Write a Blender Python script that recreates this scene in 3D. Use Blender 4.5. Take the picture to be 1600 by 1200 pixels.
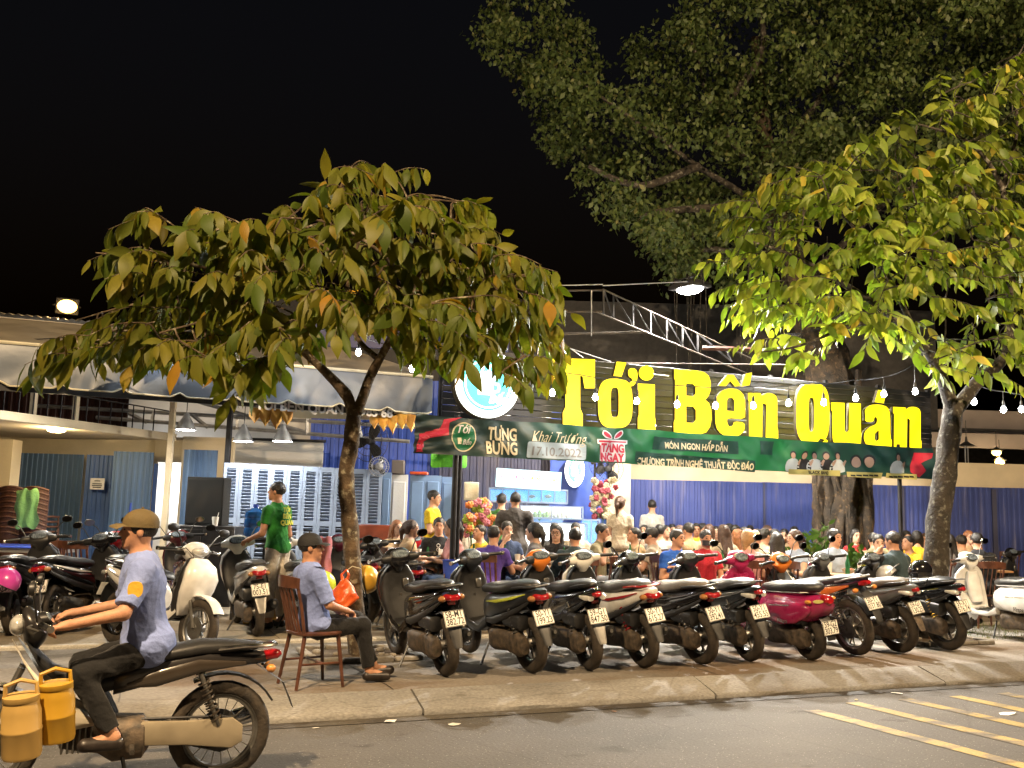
import bpy, bmesh, math, random
import numpy as np
from mathutils import Vector, Matrix, Euler
for _o in list(bpy.data.objects): bpy.data.objects.remove(_o)
SC = bpy.context.scene
COL = SC.collection
R = math.radians
rnd = random.Random(11)
V = Vector

# ------------------------------------------------------------ camera
FPX = 1500.0                       # focal length in photograph pixels (1600 wide)
CAM = V((0, 0, 1.6))
_th, _pi, _ro = R(67.7), math.atan(196 / FPX), R(1.62)
_r0 = V((math.sin(_th), -math.cos(_th), 0))
_f0 = V((math.cos(_th) * math.cos(_pi), math.sin(_th) * math.cos(_pi), math.sin(_pi)))
_u0 = _r0.cross(_f0)
CR = _r0 * math.cos(_ro) + _u0 * math.sin(_ro)
CU = _u0 * math.cos(_ro) - _r0 * math.sin(_ro)
CF = _f0
cd = bpy.data.cameras.new('camera'); cam = bpy.data.objects.new('camera', cd); COL.objects.link(cam)
cd.sensor_width = 36; cd.lens = 36 * FPX / 1600; cd.clip_end = 500; cd.clip_start = .05
m3 = Matrix((CR, CU, -CF)).transposed()
cam.matrix_world = Matrix.Translation(CAM) @ m3.to_4x4()
SC.camera = cam
HF = V((math.cos(_th), math.sin(_th), 0)); HR = _r0

def ray(px, py): return (CF + CR * ((px - 800) / FPX) - CU * ((py - 600) / FPX))
def P(px, py, d):                  # point d metres ahead (measured level) on the sight line of a photo pixel
    r = ray(px, py); return CAM + r * (d / r.dot(HF))
def G(px, py, z=.14):              # point on the level z
    r = ray(px, py); return CAM + r * ((z - CAM.z) / r.z)
def PY(px, py, Y):                 # point on the street-parallel plane y = Y
    r = ray(px, py); return CAM + r * (Y / r.y)
def fwd(p): return (V(p) - CAM).dot(HF)
def pxof(p):
    q = V(p) - CAM; z = q.dot(CF); return (800 + FPX * q.dot(CR) / z, 600 - FPX * q.dot(CU) / z)

# ------------------------------------------------------------ world (night) and exposure
w = bpy.data.worlds.new('World'); SC.world = w; w.use_nodes = True
wn = w.node_tree.nodes; wl = w.node_tree.links
bg = wn['Background']; sky = wn.new('ShaderNodeTexSky'); sky.sky_type = 'NISHITA'; sky.sun_disc = False
sky.sun_elevation = R(-4); sky.sun_rotation = R(200); sky.altitude = 0
wl.new(sky.outputs[0], bg.inputs[0]); bg.inputs[1].default_value = .15
SC.view_settings.view_transform = 'Standard'; SC.view_settings.look = 'None'
SC.view_settings.exposure = .55; SC.view_settings.gamma = 1; SC.view_settings.use_curve_mapping = False
SC.cycles.use_denoising = True
try: SC.cycles.denoiser = 'OPENIMAGEDENOISE'
except Exception: pass
SC.cycles.max_bounces = 5; SC.cycles.diffuse_bounces = 3; SC.cycles.glossy_bounces = 3
SC.cycles.transmission_bounces = 4; SC.cycles.transparent_max_bounces = 6
SC.cycles.sample_clamp_indirect = 4; SC.cycles.caustics_reflective = False; SC.cycles.caustics_refractive = False
SC.cycles.use_adaptive_sampling = True; SC.cycles.adaptive_threshold = .02

def lamp(kind, name, loc, energy, col, size=.1, aim=None, spot=None, blend=.4, parent=None):
    l = bpy.data.lights.new(name, kind); l.energy = energy; l.color = col
    if kind == 'AREA': l.size = size
    else: l.shadow_soft_size = size
    if kind == 'SPOT': l.spot_size = R(spot or 100); l.spot_blend = blend
    o = bpy.data.objects.new(name, l); COL.objects.link(o); o.location = loc
    if aim is not None: o.rotation_euler = (V(aim) - V(loc)).to_track_quat('-Z', 'Y').to_euler()
    return o

# ------------------------------------------------------------ texts first (curves turned to meshes)
_tc = {}
def text_mesh(s, size=1, off=0, ext=0, sx=1, shear=0, align='CENTER', space=1):
    key = (s, size, off, ext, sx, shear, align, space)
    if key not in _tc: _tc[key] = _text_mesh(*key)
    a, f = _tc[key]; return a.copy(), f
def _text_mesh(s, size, off, ext, sx, shear, align, space):
    c = bpy.data.curves.new('lettering', 'FONT'); c.body = s; c.size = size; c.offset = off; c.extrude = ext
    c.align_x = align; c.align_y = 'CENTER'; c.shear = shear; c.resolution_u = 3; c.space_character = space
    o = bpy.data.objects.new('lettering', c); COL.objects.link(o)
    dg = bpy.context.evaluated_depsgraph_get()
    me = bpy.data.meshes.new_from_object(o.evaluated_get(dg))
    bpy.data.objects.remove(o); bpy.data.curves.remove(c)
    n = len(me.vertices); a = np.empty(n * 3, np.float32); me.vertices.foreach_get('co', a); a = a.reshape(-1, 3)
    f = [tuple(p.vertices) for p in me.polygons]; bpy.data.meshes.remove(me)
    a[:, 0] *= sx
    return a, f
PLATES = ['58-M1|382.72', '50-Y1|199.23', '59-G1|847.50', '50-Y1|615.27', '50-Y1|392.41', '50-Y1|455.55', '59-G2|303.79',
          '50-Y1|037.80', '59-G1|130.25', '59-X1|576.74', '50-Y1|150.99', '62-Z1|130.17', '75-E1|003.51']
TX = {}
for s in PLATES:
    for q in s.split('|'): TX[q] = text_mesh(q, .082, .0012, sx=.74)

text_mesh('Vespa', .07, .001, shear=.4); text_mesh('HADES', .11, .006, sx=.8)
for q in ('TỚI', 'BẾN', 'QUÁN'): text_mesh(q, .075, .004)
for q in ('HẢI SẢN TƯƠI SỐNG', 'TỚI BẾN QUÁN'): text_mesh(q, 1, .02)

# ------------------------------------------------------------ mesh collecting
class MB:
    def __init__(s): s.v = []; s.f = []
    def add(s, vs, fs, M=None):
        b = len(s.v)
        s.v += [tuple(M @ V(p)) for p in vs] if M is not None else [tuple(p) for p in vs]
        s.f += [tuple(i + b for i in f) for f in fs]; return s
    def box(s, c, d, M=None, b=0):
        x, y, z = d[0] / 2, d[1] / 2, d[2] / 2
        T = Matrix.Translation(c)
        if M is not None: T = M @ T if M.__class__ is Matrix and len(M) == 4 else T @ M.to_4x4()
        if b <= 0:
            vs = [(i * x, j * y, k * z) for i in (-1, 1) for j in (-1, 1) for k in (-1, 1)]
            return s.add(vs, [(0, 1, 3, 2), (4, 6, 7, 5), (0, 4, 5, 1), (2, 3, 7, 6), (0, 2, 6, 4), (1, 5, 7, 3)], T)
        b = min(b, x * .9, y * .9, z * .9); vs = []; ix = {}
        for i in (-1, 1):
            for j in (-1, 1):
                for k in (-1, 1):
                    for a, q in enumerate(((i * x, j * (y - b), k * (z - b)), (i * (x - b), j * y, k * (z - b)), (i * (x - b), j * (y - b), k * z))):
                        ix[i, j, k, a] = len(vs); vs.append(q)
        fs = []
        def quad(*q): fs.append(tuple(ix[t] for t in q))
        for i in (-1, 1):
            o = ((-1, -1), (1, -1), (1, 1), (-1, 1)); o = o if i > 0 else o[::-1]
            quad(*[(i, p, q, 0) for p, q in o]); quad(*[(q, i, p, 1) for p, q in o]); quad(*[(p, q, i, 2) for p, q in o])
            for j in (-1, 1):
                q = [(i, j, -1, 0), (i, j, -1, 1), (i, j, 1, 1), (i, j, 1, 0)]; quad(*(q if i * j > 0 else q[::-1]))
                q = [(-1, i, j, 1), (-1, i, j, 2), (1, i, j, 2), (1, i, j, 1)]; quad(*(q if i * j > 0 else q[::-1]))
                q = [(i, -1, j, 2), (i, -1, j, 0), (i, 1, j, 0), (i, 1, j, 2)]; quad(*(q if i * j > 0 else q[::-1]))
                for k in (-1, 1):
                    q = [(i, j, k, 0), (i, j, k, 1), (i, j, k, 2)]; quad(*(q if i * j * k > 0 else q[::-1]))
        return s.add(vs, fs, T)
    def loft(s, rings, caps=True, closed=False):
        n = len(rings[0]); b = len(s.v)
        for r in rings: s.v += [tuple(p) for p in r]
        m = len(rings)
        for i in range(m if closed else m - 1):
            p, q = b + i * n, b + ((i + 1) % m) * n
            s.f += [(p + j, p + (j + 1) % n, q + (j + 1) % n, q + j) for j in range(n)]
        if caps and not closed:
            s.f.append(tuple(b + j for j in reversed(range(n)))); s.f.append(tuple(b + (m - 1) * n + j for j in range(n)))
        return s
    def tube(s, pts, rad, n=8, caps=True, flat=1.0):
        pts = [V(p) for p in pts]; m = len(pts)
        if not hasattr(rad, '__len__'): rad = [rad] * m
        t0 = (pts[1] - pts[0]).normalized(); a = t0.orthogonal().normalized() if abs(t0.z) > .95 else t0.cross(V((0, 0, 1))).normalized()
        rings = []
        for i in range(m):
            t = (pts[min(i + 1, m - 1)] - pts[max(i - 1, 0)])
            t = t.normalized() if t.length > 1e-9 else t0
            a = (a - t * a.dot(t)); a = a.normalized() if a.length > 1e-6 else t.orthogonal().normalized()
            bb = t.cross(a)
            rings.append([pts[i] + (a * math.cos(2 * math.pi * j / n) + bb * math.sin(2 * math.pi * j / n) * flat) * rad[i] for j in range(n)])
        return s.loft(rings, caps)
    def lathe(s, prof, n=16, M=None, caps=True):
        M = M or Matrix()
        return s.loft([[M @ V((r * math.cos(2 * math.pi * j / n), r * math.sin(2 * math.pi * j / n), z)) for j in range(n)] for r, z in prof], caps)
    def prism(s, poly, t, M=None):
        n = len(poly); vs = [(x, y, 0) for x, y in poly] + [(x, y, t) for x, y in poly]
        return s.add(vs, [tuple(reversed(range(n))), tuple(range(n, 2 * n))] + [(i, (i + 1) % n, n + (i + 1) % n, n + i) for i in range(n)], M)
    def ball(s, c, r, n=12, m=8, M=None):
        r = r if hasattr(r, '__len__') else (r, r, r); M3 = M or Matrix.Identity(3)
        vs = []; fs = []
        for i in range(1, m):
            a = math.pi * i / m
            for j in range(n):
                b = 2 * math.pi * j / n
                vs.append(V(c) + M3 @ V((r[0] * math.sin(a) * math.cos(b), r[1] * math.sin(a) * math.sin(b), r[2] * math.cos(a))))
        top = len(vs); vs.append(V(c) + M3 @ V((0, 0, r[2]))); vs.append(V(c) - M3 @ V((0, 0, r[2])))
        for i in range(m - 2): fs += [(i * n + j, (i + 1) * n + j, (i + 1) * n + (j + 1) % n, i * n + (j + 1) % n) for j in range(n)]
        fs += [(top, j, (j + 1) % n) for j in range(n)] + [(top + 1, (m - 2) * n + (j + 1) % n, (m - 2) * n + j) for j in range(n)]
        return s.add(vs, fs)
    def torus(s, c, R_, r, axis=(1, 0, 0), n=28, k=10, sq=1.0):
        ax = V(axis).normalized(); u = ax.orthogonal().normalized(); v = ax.cross(u)
        rings = []
        for i in range(n):
            a = 2 * math.pi * i / n; d = u * math.cos(a) + v * math.sin(a)
            rings.append([V(c) + d * (R_ + r * math.cos(2 * math.pi * j / k)) + ax * (r * sq * math.sin(2 * math.pi * j / k)) for j in range(k)])
        return s.loft(rings, False, True)
    def mesh(s, mat=None, ang=38, name='m'):
        me = bpy.data.meshes.new(name); me.from_pydata(s.v, [], s.f)
        if ang:
            me.polygons.foreach_set('use_smooth', [True] * len(me.polygons))
            me.set_sharp_from_angle(angle=R(ang))
        if mat: me.materials.append(mat)
        return me
    def build(s, name, mat, parent=None, ang=38):
        return obj(name, s.mesh(mat, ang, name), parent)

def obj(name, me, parent=None, loc=None, rot=None):
    o = bpy.data.objects.new(name, me); COL.objects.link(o); o.parent = parent
    if loc is not None: o.location = loc
    if rot is not None: o.rotation_euler = rot
    return o
def tag(o, label, cat, group=None):
    o['label'] = label; o['category'] = cat
    if group: o['group'] = group
    return o
def thing(name, label, cat, loc=(0, 0, 0), rot=(0, 0, 0), group=None):
    o = bpy.data.objects.new(name, None); COL.objects.link(o); o.location = loc; o.rotation_euler = rot; o.empty_display_size = .1
    return tag(o, label, cat, group)
def struct(o): o['kind'] = 'structure'; return o
def stuff(o): o['kind'] = 'stuff'; return o
def copy_tree(o, parent=None):
    c = o.copy(); COL.objects.link(c); c.parent = parent
    for ch in [x for x in o.children]: copy_tree(ch, c)
    return c
def sring(c, u, v, a, b, n=2.5, k=16):
    c, u, v = V(c), V(u), V(v); out = []
    for i in range(k):
        t = 2 * math.pi * i / k; x, y = math.cos(t), math.sin(t)
        out.append(c + u * (a * math.copysign(abs(x) ** (2 / n), x)) + v * (b * math.copysign(abs(y) ** (2 / n), y)))
    return out
def frame(p, xdir, zdir=(0, 0, 1)):       # matrix: local x along xdir, local z up, y into the wall
    x = V(xdir).normalized(); z = V(zdir); y = z.cross(x).normalized(); z = x.cross(y)
    return Matrix.Translation(p) @ Matrix((x, y, z)).transposed().to_4x4()

# ------------------------------------------------------------ materials
def pm(name, col, rough=.5, metal=0, var=.12, scale=6, bump=0, bscale=40, coat=0, emit=0, ecol=None, col2=None, trans=0, alpha=1, spec=.5, ior=None, detail=4, thick=None, sheen=0):
    m = bpy.data.materials.new(name); m.use_nodes = True; nt = m.node_tree; N = nt.nodes; L = nt.links
    b = N['Principled BSDF']; b.inputs['Roughness'].default_value = rough; b.inputs['Metallic'].default_value = metal
    b.inputs['Coat Weight'].default_value = coat; b.inputs['Coat Roughness'].default_value = .08
    b.inputs['Transmission Weight'].default_value = trans; b.inputs['Alpha'].default_value = alpha
    b.inputs['Specular IOR Level'].default_value = spec; b.inputs['Sheen Weight'].default_value = sheen
    if ior: b.inputs['IOR'].default_value = ior
    tc = N.new('ShaderNodeTexCoord'); c = (*col, 1)
    if var or col2:
        nz = N.new('ShaderNodeTexNoise'); nz.inputs['Scale'].default_value = scale; nz.inputs['Detail'].default_value = detail
        L.new(tc.outputs['Object'], nz.inputs['Vector'])
        rp = N.new('ShaderNodeValToRGB'); L.new(nz.outputs[0], rp.inputs[0])
        rp.color_ramp.elements[0].position = .3; rp.color_ramp.elements[1].position = .7
        rp.color_ramp.elements[0].color = (*[max(0, x * (1 - var)) for x in (col)], 1)
        rp.color_ramp.elements[1].color = (*(col2 or [min(1, x * (1 + var)) for x in col]), 1)
        L.new(rp.outputs[0], b.inputs['Base Color'])
        mr = N.new('ShaderNodeMapRange'); mr.inputs[3].default_value = max(.02, rough - .08); mr.inputs[4].default_value = min(1, rough + .1)
        L.new(nz.outputs[0], mr.inputs[0]); L.new(mr.outputs[0], b.inputs['Roughness'])
    else: b.inputs['Base Color'].default_value = c
    if bump:
        n2 = N.new('ShaderNodeTexNoise'); n2.inputs['Scale'].default_value = bscale; n2.inputs['Detail'].default_value = 5
        L.new(tc.outputs['Object'], n2.inputs['Vector'])
        bp = N.new('ShaderNodeBump'); bp.inputs['Strength'].default_value = bump; bp.inputs['Distance'].default_value = .02
        L.new(n2.outputs[0], bp.inputs['Height']); L.new(bp.outputs[0], b.inputs['Normal'])
    if emit: b.inputs['Emission Color'].default_value = (*(ecol or col), 1); b.inputs['Emission Strength'].default_value = emit
    return m
_mc = {}
def paint(col, rough=.25, metal=0, coat=.5):
    k = ('p', tuple(col), rough, metal, coat)
    if k not in _mc: _mc[k] = pm('paint', col, rough, metal, var=.12, scale=9, coat=coat)
    return _mc[k]
def cloth(col):
    k = ('c', tuple(col))
    if k not in _mc: _mc[k] = pm('fabric', col, .85, var=.22, scale=5, bump=.45, bscale=24, spec=.2, sheen=.1)
    return _mc[k]
M = {}
M['rubber'] = pm('rubber', (.022, .019, .017), .8, var=.5, scale=14, col2=(.055, .042, .03), bump=.3, bscale=60)
M['black'] = pm('black_plastic', (.014, .014, .015), .42, var=.3, scale=12, bump=.05, bscale=120)
M['gloss'] = paint((.008, .008, .01), .14, 0, .8)
M['grey'] = pm('grey_metal', (.19, .185, .175), .42, .8, var=.25, scale=14)
M['engine'] = pm('dusty_engine', (.085, .075, .065), .6, .4, var=.5, scale=18, col2=(.16, .12, .085), bump=.2, bscale=60)
M['chrome'] = pm('chrome', (.62, .6, .57), .2, 1, var=.15, scale=20)
M['seat'] = pm('seat_vinyl', (.02, .02, .021), .38, var=.25, scale=16, bump=.12, bscale=160)
M['plate'] = pm('plate_white', (.72, .71, .66), .4, var=.08, scale=20)
M['ink'] = pm('ink_black', (.015, .015, .015), .6, var=0)
M['red_lens'] = pm('red_lens', (.26, .008, .012), .12, var=.3, scale=40, coat=.6)
M['amber_lens'] = pm('amber_lens', (.55, .22, .05), .15, var=.2, scale=40, coat=.6)
M['clear_lens'] = pm('clear_lens', (.55, .55, .53), .08, .3, var=.2, scale=50, coat=.6)
M['dash'] = pm('dial_glass', (.09, .12, .16), .06, .2, var=.5, scale=40, col2=(.3, .36, .42), coat=1)
M['mirror'] = pm('mirror_glass', (.6, .62, .63), .04, 1, var=.05)
M['wood'] = pm('dark_stained_wood', (.075, .027, .016), .38, var=.4, scale=12, col2=(.12, .045, .024), coat=.2)
M['steel_dark'] = pm('dark_steel', (.03, .03, .033), .5, .5, var=.3, scale=9)
M['steel_pale'] = pm('galvanised_steel', (.36, .37, .39), .45, .6, var=.2, scale=9)
M['cream'] = pm('cream_wall', (.58, .5, .36), .85, var=.14, scale=1.6, bump=.15, bscale=30)
M['white_wall'] = pm('white_wall', (.62, .62, .62), .8, var=.1, scale=1.8, bump=.1, bscale=30)
M['skin'] = [pm('skin_%s' % 'abc'[i], c, .55, var=.16, scale=22, spec=.35, bump=.12, bscale=140) for i, c in enumerate(((.50, .27, .17), (.42, .215, .13), (.56, .34, .24)))]
M['hair'] = [pm('hair_dark', (.012, .010, .009), .45, var=.5, scale=30, bump=.5, bscale=90), pm('hair_brown', (.06, .028, .015), .45, var=.4, scale=30, bump=.5, bscale=90),
             pm('hair_blonde', (.36, .22, .1), .5, var=.3, scale=30, bump=.5, bscale=90), pm('hair_copper', (.24, .09, .03), .5, var=.3, scale=30, bump=.5, bscale=90)]
M['eye'] = pm('eye_dark', (.02, .015, .012), .2, var=0)
M['lip'] = pm('lip', (.3, .1, .08), .5, var=.1)
M['leather'] = pm('shoe_leather', (.02, .015, .013), .4, var=.3, scale=20)
# ============================================================ ground
def ground_mat(name, c1, c2, c3, s1, s2, speck=0, rough=.85, bump=.4, bscale=90, dirt=None):
    m = bpy.data.materials.new(name); m.use_nodes = True; N = m.node_tree.nodes; L = m.node_tree.links; b = N['Principled BSDF']
    tc = N.new('ShaderNodeTexCoord'); mp = N.new('ShaderNodeMapping'); mp.inputs['Scale'].default_value = (.55, 1, 1); L.new(tc.outputs['Object'], mp.inputs[0])
    def noise(sc, det=5):
        n = N.new('ShaderNodeTexNoise'); n.inputs['Scale'].default_value = sc; n.inputs['Detail'].default_value = det; L.new(mp.outputs[0], n.inputs['Vector']); return n
    def ramp(src, a, b_, ca, cb):
        r = N.new('ShaderNodeValToRGB'); r.color_ramp.elements[0].position = a; r.color_ramp.elements[1].position = b_
        r.color_ramp.elements[0].color = (*ca, 1); r.color_ramp.elements[1].color = (*cb, 1); L.new(src, r.inputs[0]); return r
    def mix(f, a, b_, mode='MIX'):
        x = N.new('ShaderNodeMix'); x.data_type = 'RGBA'; x.blend_type = mode
        if hasattr(f, 'links'): L.new(f, x.inputs[0])
        else: x.inputs[0].default_value = f
        L.new(a, x.inputs[6]); L.new(b_, x.inputs[7]); return x.outputs[2]
    base = ramp(noise(s1).outputs[0], .35, .65, c1, c2).outputs[0]
    pat = ramp(noise(s2, 7).outputs[0], .48, .6, (0, 0, 0), (1, 1, 1)).outputs[0]
    third = N.new('ShaderNodeRGB'); third.outputs[0].default_value = (*c3, 1)
    o = mix(pat, base, third.outputs[0])
    big = ramp(noise(.23, 4).outputs[0], .35, .7, (.7, .7, .72), (1.15, 1.13, 1.1)).outputs[0]; o = mix(1.0, o, big, 'MULTIPLY')
    vc = N.new('ShaderNodeTexVoronoi'); vc.feature = 'DISTANCE_TO_EDGE'; vc.inputs['Scale'].default_value = .55; wob = N.new('ShaderNodeMix'); wob.data_type = 'VECTOR'; wob.inputs[0].default_value = .12
    wn_ = noise(2.2, 6); L.new(tc.outputs['Object'], wob.inputs[4]); L.new(wn_.outputs['Color'], wob.inputs[5]); L.new(wob.outputs[1], vc.inputs['Vector'])
    ck = ramp(vc.outputs['Distance'], .0, .004, (.5, .48, .45), (1, 1, 1)).outputs[0]; o = mix(.4, o, ck, 'MULTIPLY')
    spot = ramp(noise(3.1, 3).outputs[0], .64, .7, (1, 1, 1), (.55, .52, .48)).outputs[0]; o = mix(.8, o, spot, 'MULTIPLY')
    fine = ramp(noise(bscale * 1.3, 3).outputs[0], .25, .75, (.62, .62, .62), (1.3, 1.3, 1.3)).outputs[0]
    o = mix(.8, o, fine, 'MULTIPLY')
    if speck:
        vo = N.new('ShaderNodeTexVoronoi'); vo.inputs['Scale'].default_value = 42; L.new(tc.outputs['Object'], vo.inputs['Vector'])
        sp = ramp(vo.outputs['Distance'], .1, .22, (1, 1, 1), (0, 0, 0)).outputs[0]
        sel = ramp(noise(38, 2).outputs[0], .5, .56, (0, 0, 0), (1, 1, 1)).outputs[0]
        pale = N.new('ShaderNodeRGB'); pale.outputs[0].default_value = (.36, .34, .31, 1)
        f = N.new('ShaderNodeMath'); f.operation = 'MULTIPLY'; L.new(sp, f.inputs[0]); L.new(sel, f.inputs[1])
        f2 = N.new('ShaderNodeMath'); f2.operation = 'MULTIPLY'; f2.inputs[1].default_value = speck; L.new(f.outputs[0], f2.inputs[0])
        o = mix(f2.outputs[0], o, pale.outputs[0])
    L.new(o, b.inputs['Base Color']); b.inputs['Roughness'].default_value = rough; b.inputs['Specular IOR Level'].default_value = .3
    nb = noise(bscale, 6); bp = N.new('ShaderNodeBump'); bp.inputs['Strength'].default_value = bump; bp.inputs['Distance'].default_value = .012
    L.new(nb.outputs[0], bp.inputs['Height']); L.new(bp.outputs[0], b.inputs['Normal'])
    return m
M['asphalt'] = ground_mat('asphalt', (.068, .065, .061), (.1, .094, .088), (.125, .117, .108), .8, .35, .8, .8, .6, 70)
M['pave'] = ground_mat('dusty_pavement', (.185, .168, .144), (.27, .245, .212), (.15, .11, .075), 1.1, .9, 0, .85, .5, 40)
M['kerb'] = ground_mat('kerb_concrete', (.205, .203, .196), (.3, .295, .28), (.165, .15, .128), 1.4, 1.3, 0, .85, .4, 50)
M['floor'] = ground_mat('inner_concrete', (.24, .21, .16), (.33, .29, .22), (.19, .15, .105), 1.0, .8, 0, .8, .3, 40)
M['strip'] = ground_mat('grey_concrete_strip', (.19, .185, .175), (.28, .27, .25), (.15, .14, .125), 1.6, 1.2, 0, .85, .6, 45)
M['gutter'] = ground_mat('gutter_grime', (.035, .03, .025), (.06, .05, .04), (.1, .09, .075), 2.5, 1.2, .5, .7, .6, 50)
M['yellow_paint'] = ground_mat('worn_yellow_paint', (.32, .235, .075), (.38, .29, .1), (.15, .125, .085), 1.4, 4.5, 0, .7, .3, 70)
M['white_paint'] = ground_mat('worn_white_paint', (.52, .5, .45), (.6, .58, .52), (.3, .28, .24), 1.4, 1.6, 0, .7, .3, 70)

def sheet(name, x0, x1, y0, y1, z, mat, nx=1):
    b = MB(); b.add([(x0, y0, z), (x1, y0, z), (x1, y1, z), (x0, y1, z)], [(0, 1, 2, 3)]); return b.build(name, mat, None, 0)
struct(sheet('terrain', -150, 200, -120, 260, -.03, M['pave']))
road = struct(sheet('road', -40, 60, -9, 7.36, 0, M['asphalt']))
def stripe(x, y0, y1, wd, sl):
    n = 14; vs = []; r = random.Random(int(x * 100))
    for i in range(n + 1):
        t = i / n; y = y0 + (y1 - y0) * t; xx = x + sl * t; e = .008
        vs += [(xx - wd / 2 + r.uniform(-e, e), y, .004), (xx + wd / 2 + r.uniform(-e, e), y, .004)]
    b = MB(); b.add(vs, [(2 * i, 2 * i + 2, 2 * i + 3, 2 * i + 1) for i in range(n)]); return b.build('painted_stripe', M['yellow_paint'], road, 0)
for i in range(8): stripe(5.55 + .60 * i, 6.72 + (.18 if i else 0), 1.2, .155, .6)
gut = struct(sheet('gutter', -40, 60, 7.19, 7.345, .005, M['gutter']))
kerb = struct(sheet('kerb', -40, 60, 7.352, 7.40, .012, M['gutter']))
for i in range(16):                # kerb stones, sloped faces with open joints
    x0 = -13.72 + 1.34 * 2.0 * i; x1 = x0 + 2.662; r = random.Random(i); dz = r.uniform(-.004, .004)
    prof = [(7.352, -.01), (7.345, .03 + dz), (7.365, .048 + dz), (7.66, .128 + dz), (7.705, .138 + dz), (7.72, .1)]
    n = 16; b = MB(); rings = []
    for k in range(n + 1):
        x = x0 + (x1 - x0) * k / n
        rings.append([(x, y + (r.uniform(-.005, .005) if 0 < j < 5 else 0), z + (r.uniform(-.003, .003) if 0 < j < 5 else 0)) for j, (y, z) in enumerate(prof)])
    b.loft(rings); b.build('kerb_stone', M['kerb'], kerb, 60)
pavement = struct(MB().box((10, 8.57, .04), (100, 1.72, .19)).build('pavement', M['pave'], None, 0))
jm = M['gutter']
for i, (x, dx) in enumerate(((.15, .1), (2.22, -.12), (5.3, .1), (8.0, .15), (11.2, .1))):   # cracks/joints across the pavement
    b = MB(); r = random.Random(i); pts = [(x + dx * k / 8 + r.uniform(-.012, .012), 7.725 + (1.68) * k / 8) for k in range(9)]
    b.add([(px + s * .006, py, .1375) for px, py in pts for s in (-1, 1)], [(2 * k, 2 * k + 1, 2 * k + 3, 2 * k + 2) for k in range(8)]); b.build('pavement_joint', jm, pavement, 0)
lane = struct(sheet('concrete_strip', -40, 60, 9.432, 10.62, .115, M['strip']))
edge = struct(MB().box((10, 10.70, .1), (100, .1, .1), b=.012).build('lane_edging', M['white_paint'], None, 30))
inner = struct(sheet('inner_floor', -40, 60, 10.752, 40, .14, M['floor']))
for i in range(26):                # joints between the floor slabs
    b = MB(); x = -3 + .8 * i; b.box((x, 14, .1405), (.008, 6.4, .002)); b.build('floor_joint', jm, inner, 0)
for i in range(9):
    b = MB(); b.box((7, 10.8 + .8 * i, .1412), (20, .008, .0012)); b.build('floor_joint', jm, inner, 0)
# litter
M['paper'] = pm('litter_paper', (.6, .59, .55), .8, var=.15, scale=20)
M['leaf_litter'] = pm('dry_leaf', (.2, .1, .04), .8, var=.4, scale=20)
def litter(px, py, z, size, mat, label, cat, name):
    p = G(px, py, z); r = random.Random(px); b = MB(); n = 7; vs = [(0, 0, size * .18)]
    for i in range(n):
        a = 2 * math.pi * i / n; q = size * r.uniform(.55, 1); vs.append((q * math.cos(a) * 1.5, q * math.sin(a) * .8, r.uniform(.002, size * .25)))
    b.add(vs, [(0, i + 1, (i + 1) % n + 1) for i in range(n)] + [tuple(range(n, 0, -1))])
    o = b.build(name, mat, None, 0); o.location = p; o.rotation_euler.z = r.uniform(0, 6); return tag(o, label, cat)
litter(1575, 1116, 0, .075, M['paper'], 'torn white paper scrap in the gutter near the yellow stripes', 'litter', 'paper_scrap')
litter(610, 1128, 0, .06, M['paper'], 'flattened white scrap in the gutter below the seated guard', 'litter', 'paper_scrap')
litter(492, 1138, 0, .025, M['paper'], 'tiny white scrap on the asphalt left of the gutter', 'litter', 'paper_scrap')
litter(710, 1133, 0, .05, M['paper'], 'thin pale wrapper lying along the gutter below the black scooters', 'litter', 'paper_scrap')
litter(1338, 1094, 0, .03, M['yellow_paint'], 'small yellow wrapper by the kerb at the top of the stripes', 'litter', 'wrapper')
litter(960, 1112, 0, .03, M['leaf_litter'], 'dry brown leaf on the asphalt by the gutter', 'leaf', 'dry_leaf')
litter(1400, 1084, 0, .05, M['paper'], 'crumpled white tissue in the gutter right of the yellow wrapper', 'litter', 'paper_scrap')
litter(875, 985, .14, .11, M['paper'], 'white crumpled bag lying on the inner floor behind the black scooters', 'litter', 'paper_scrap')

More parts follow.
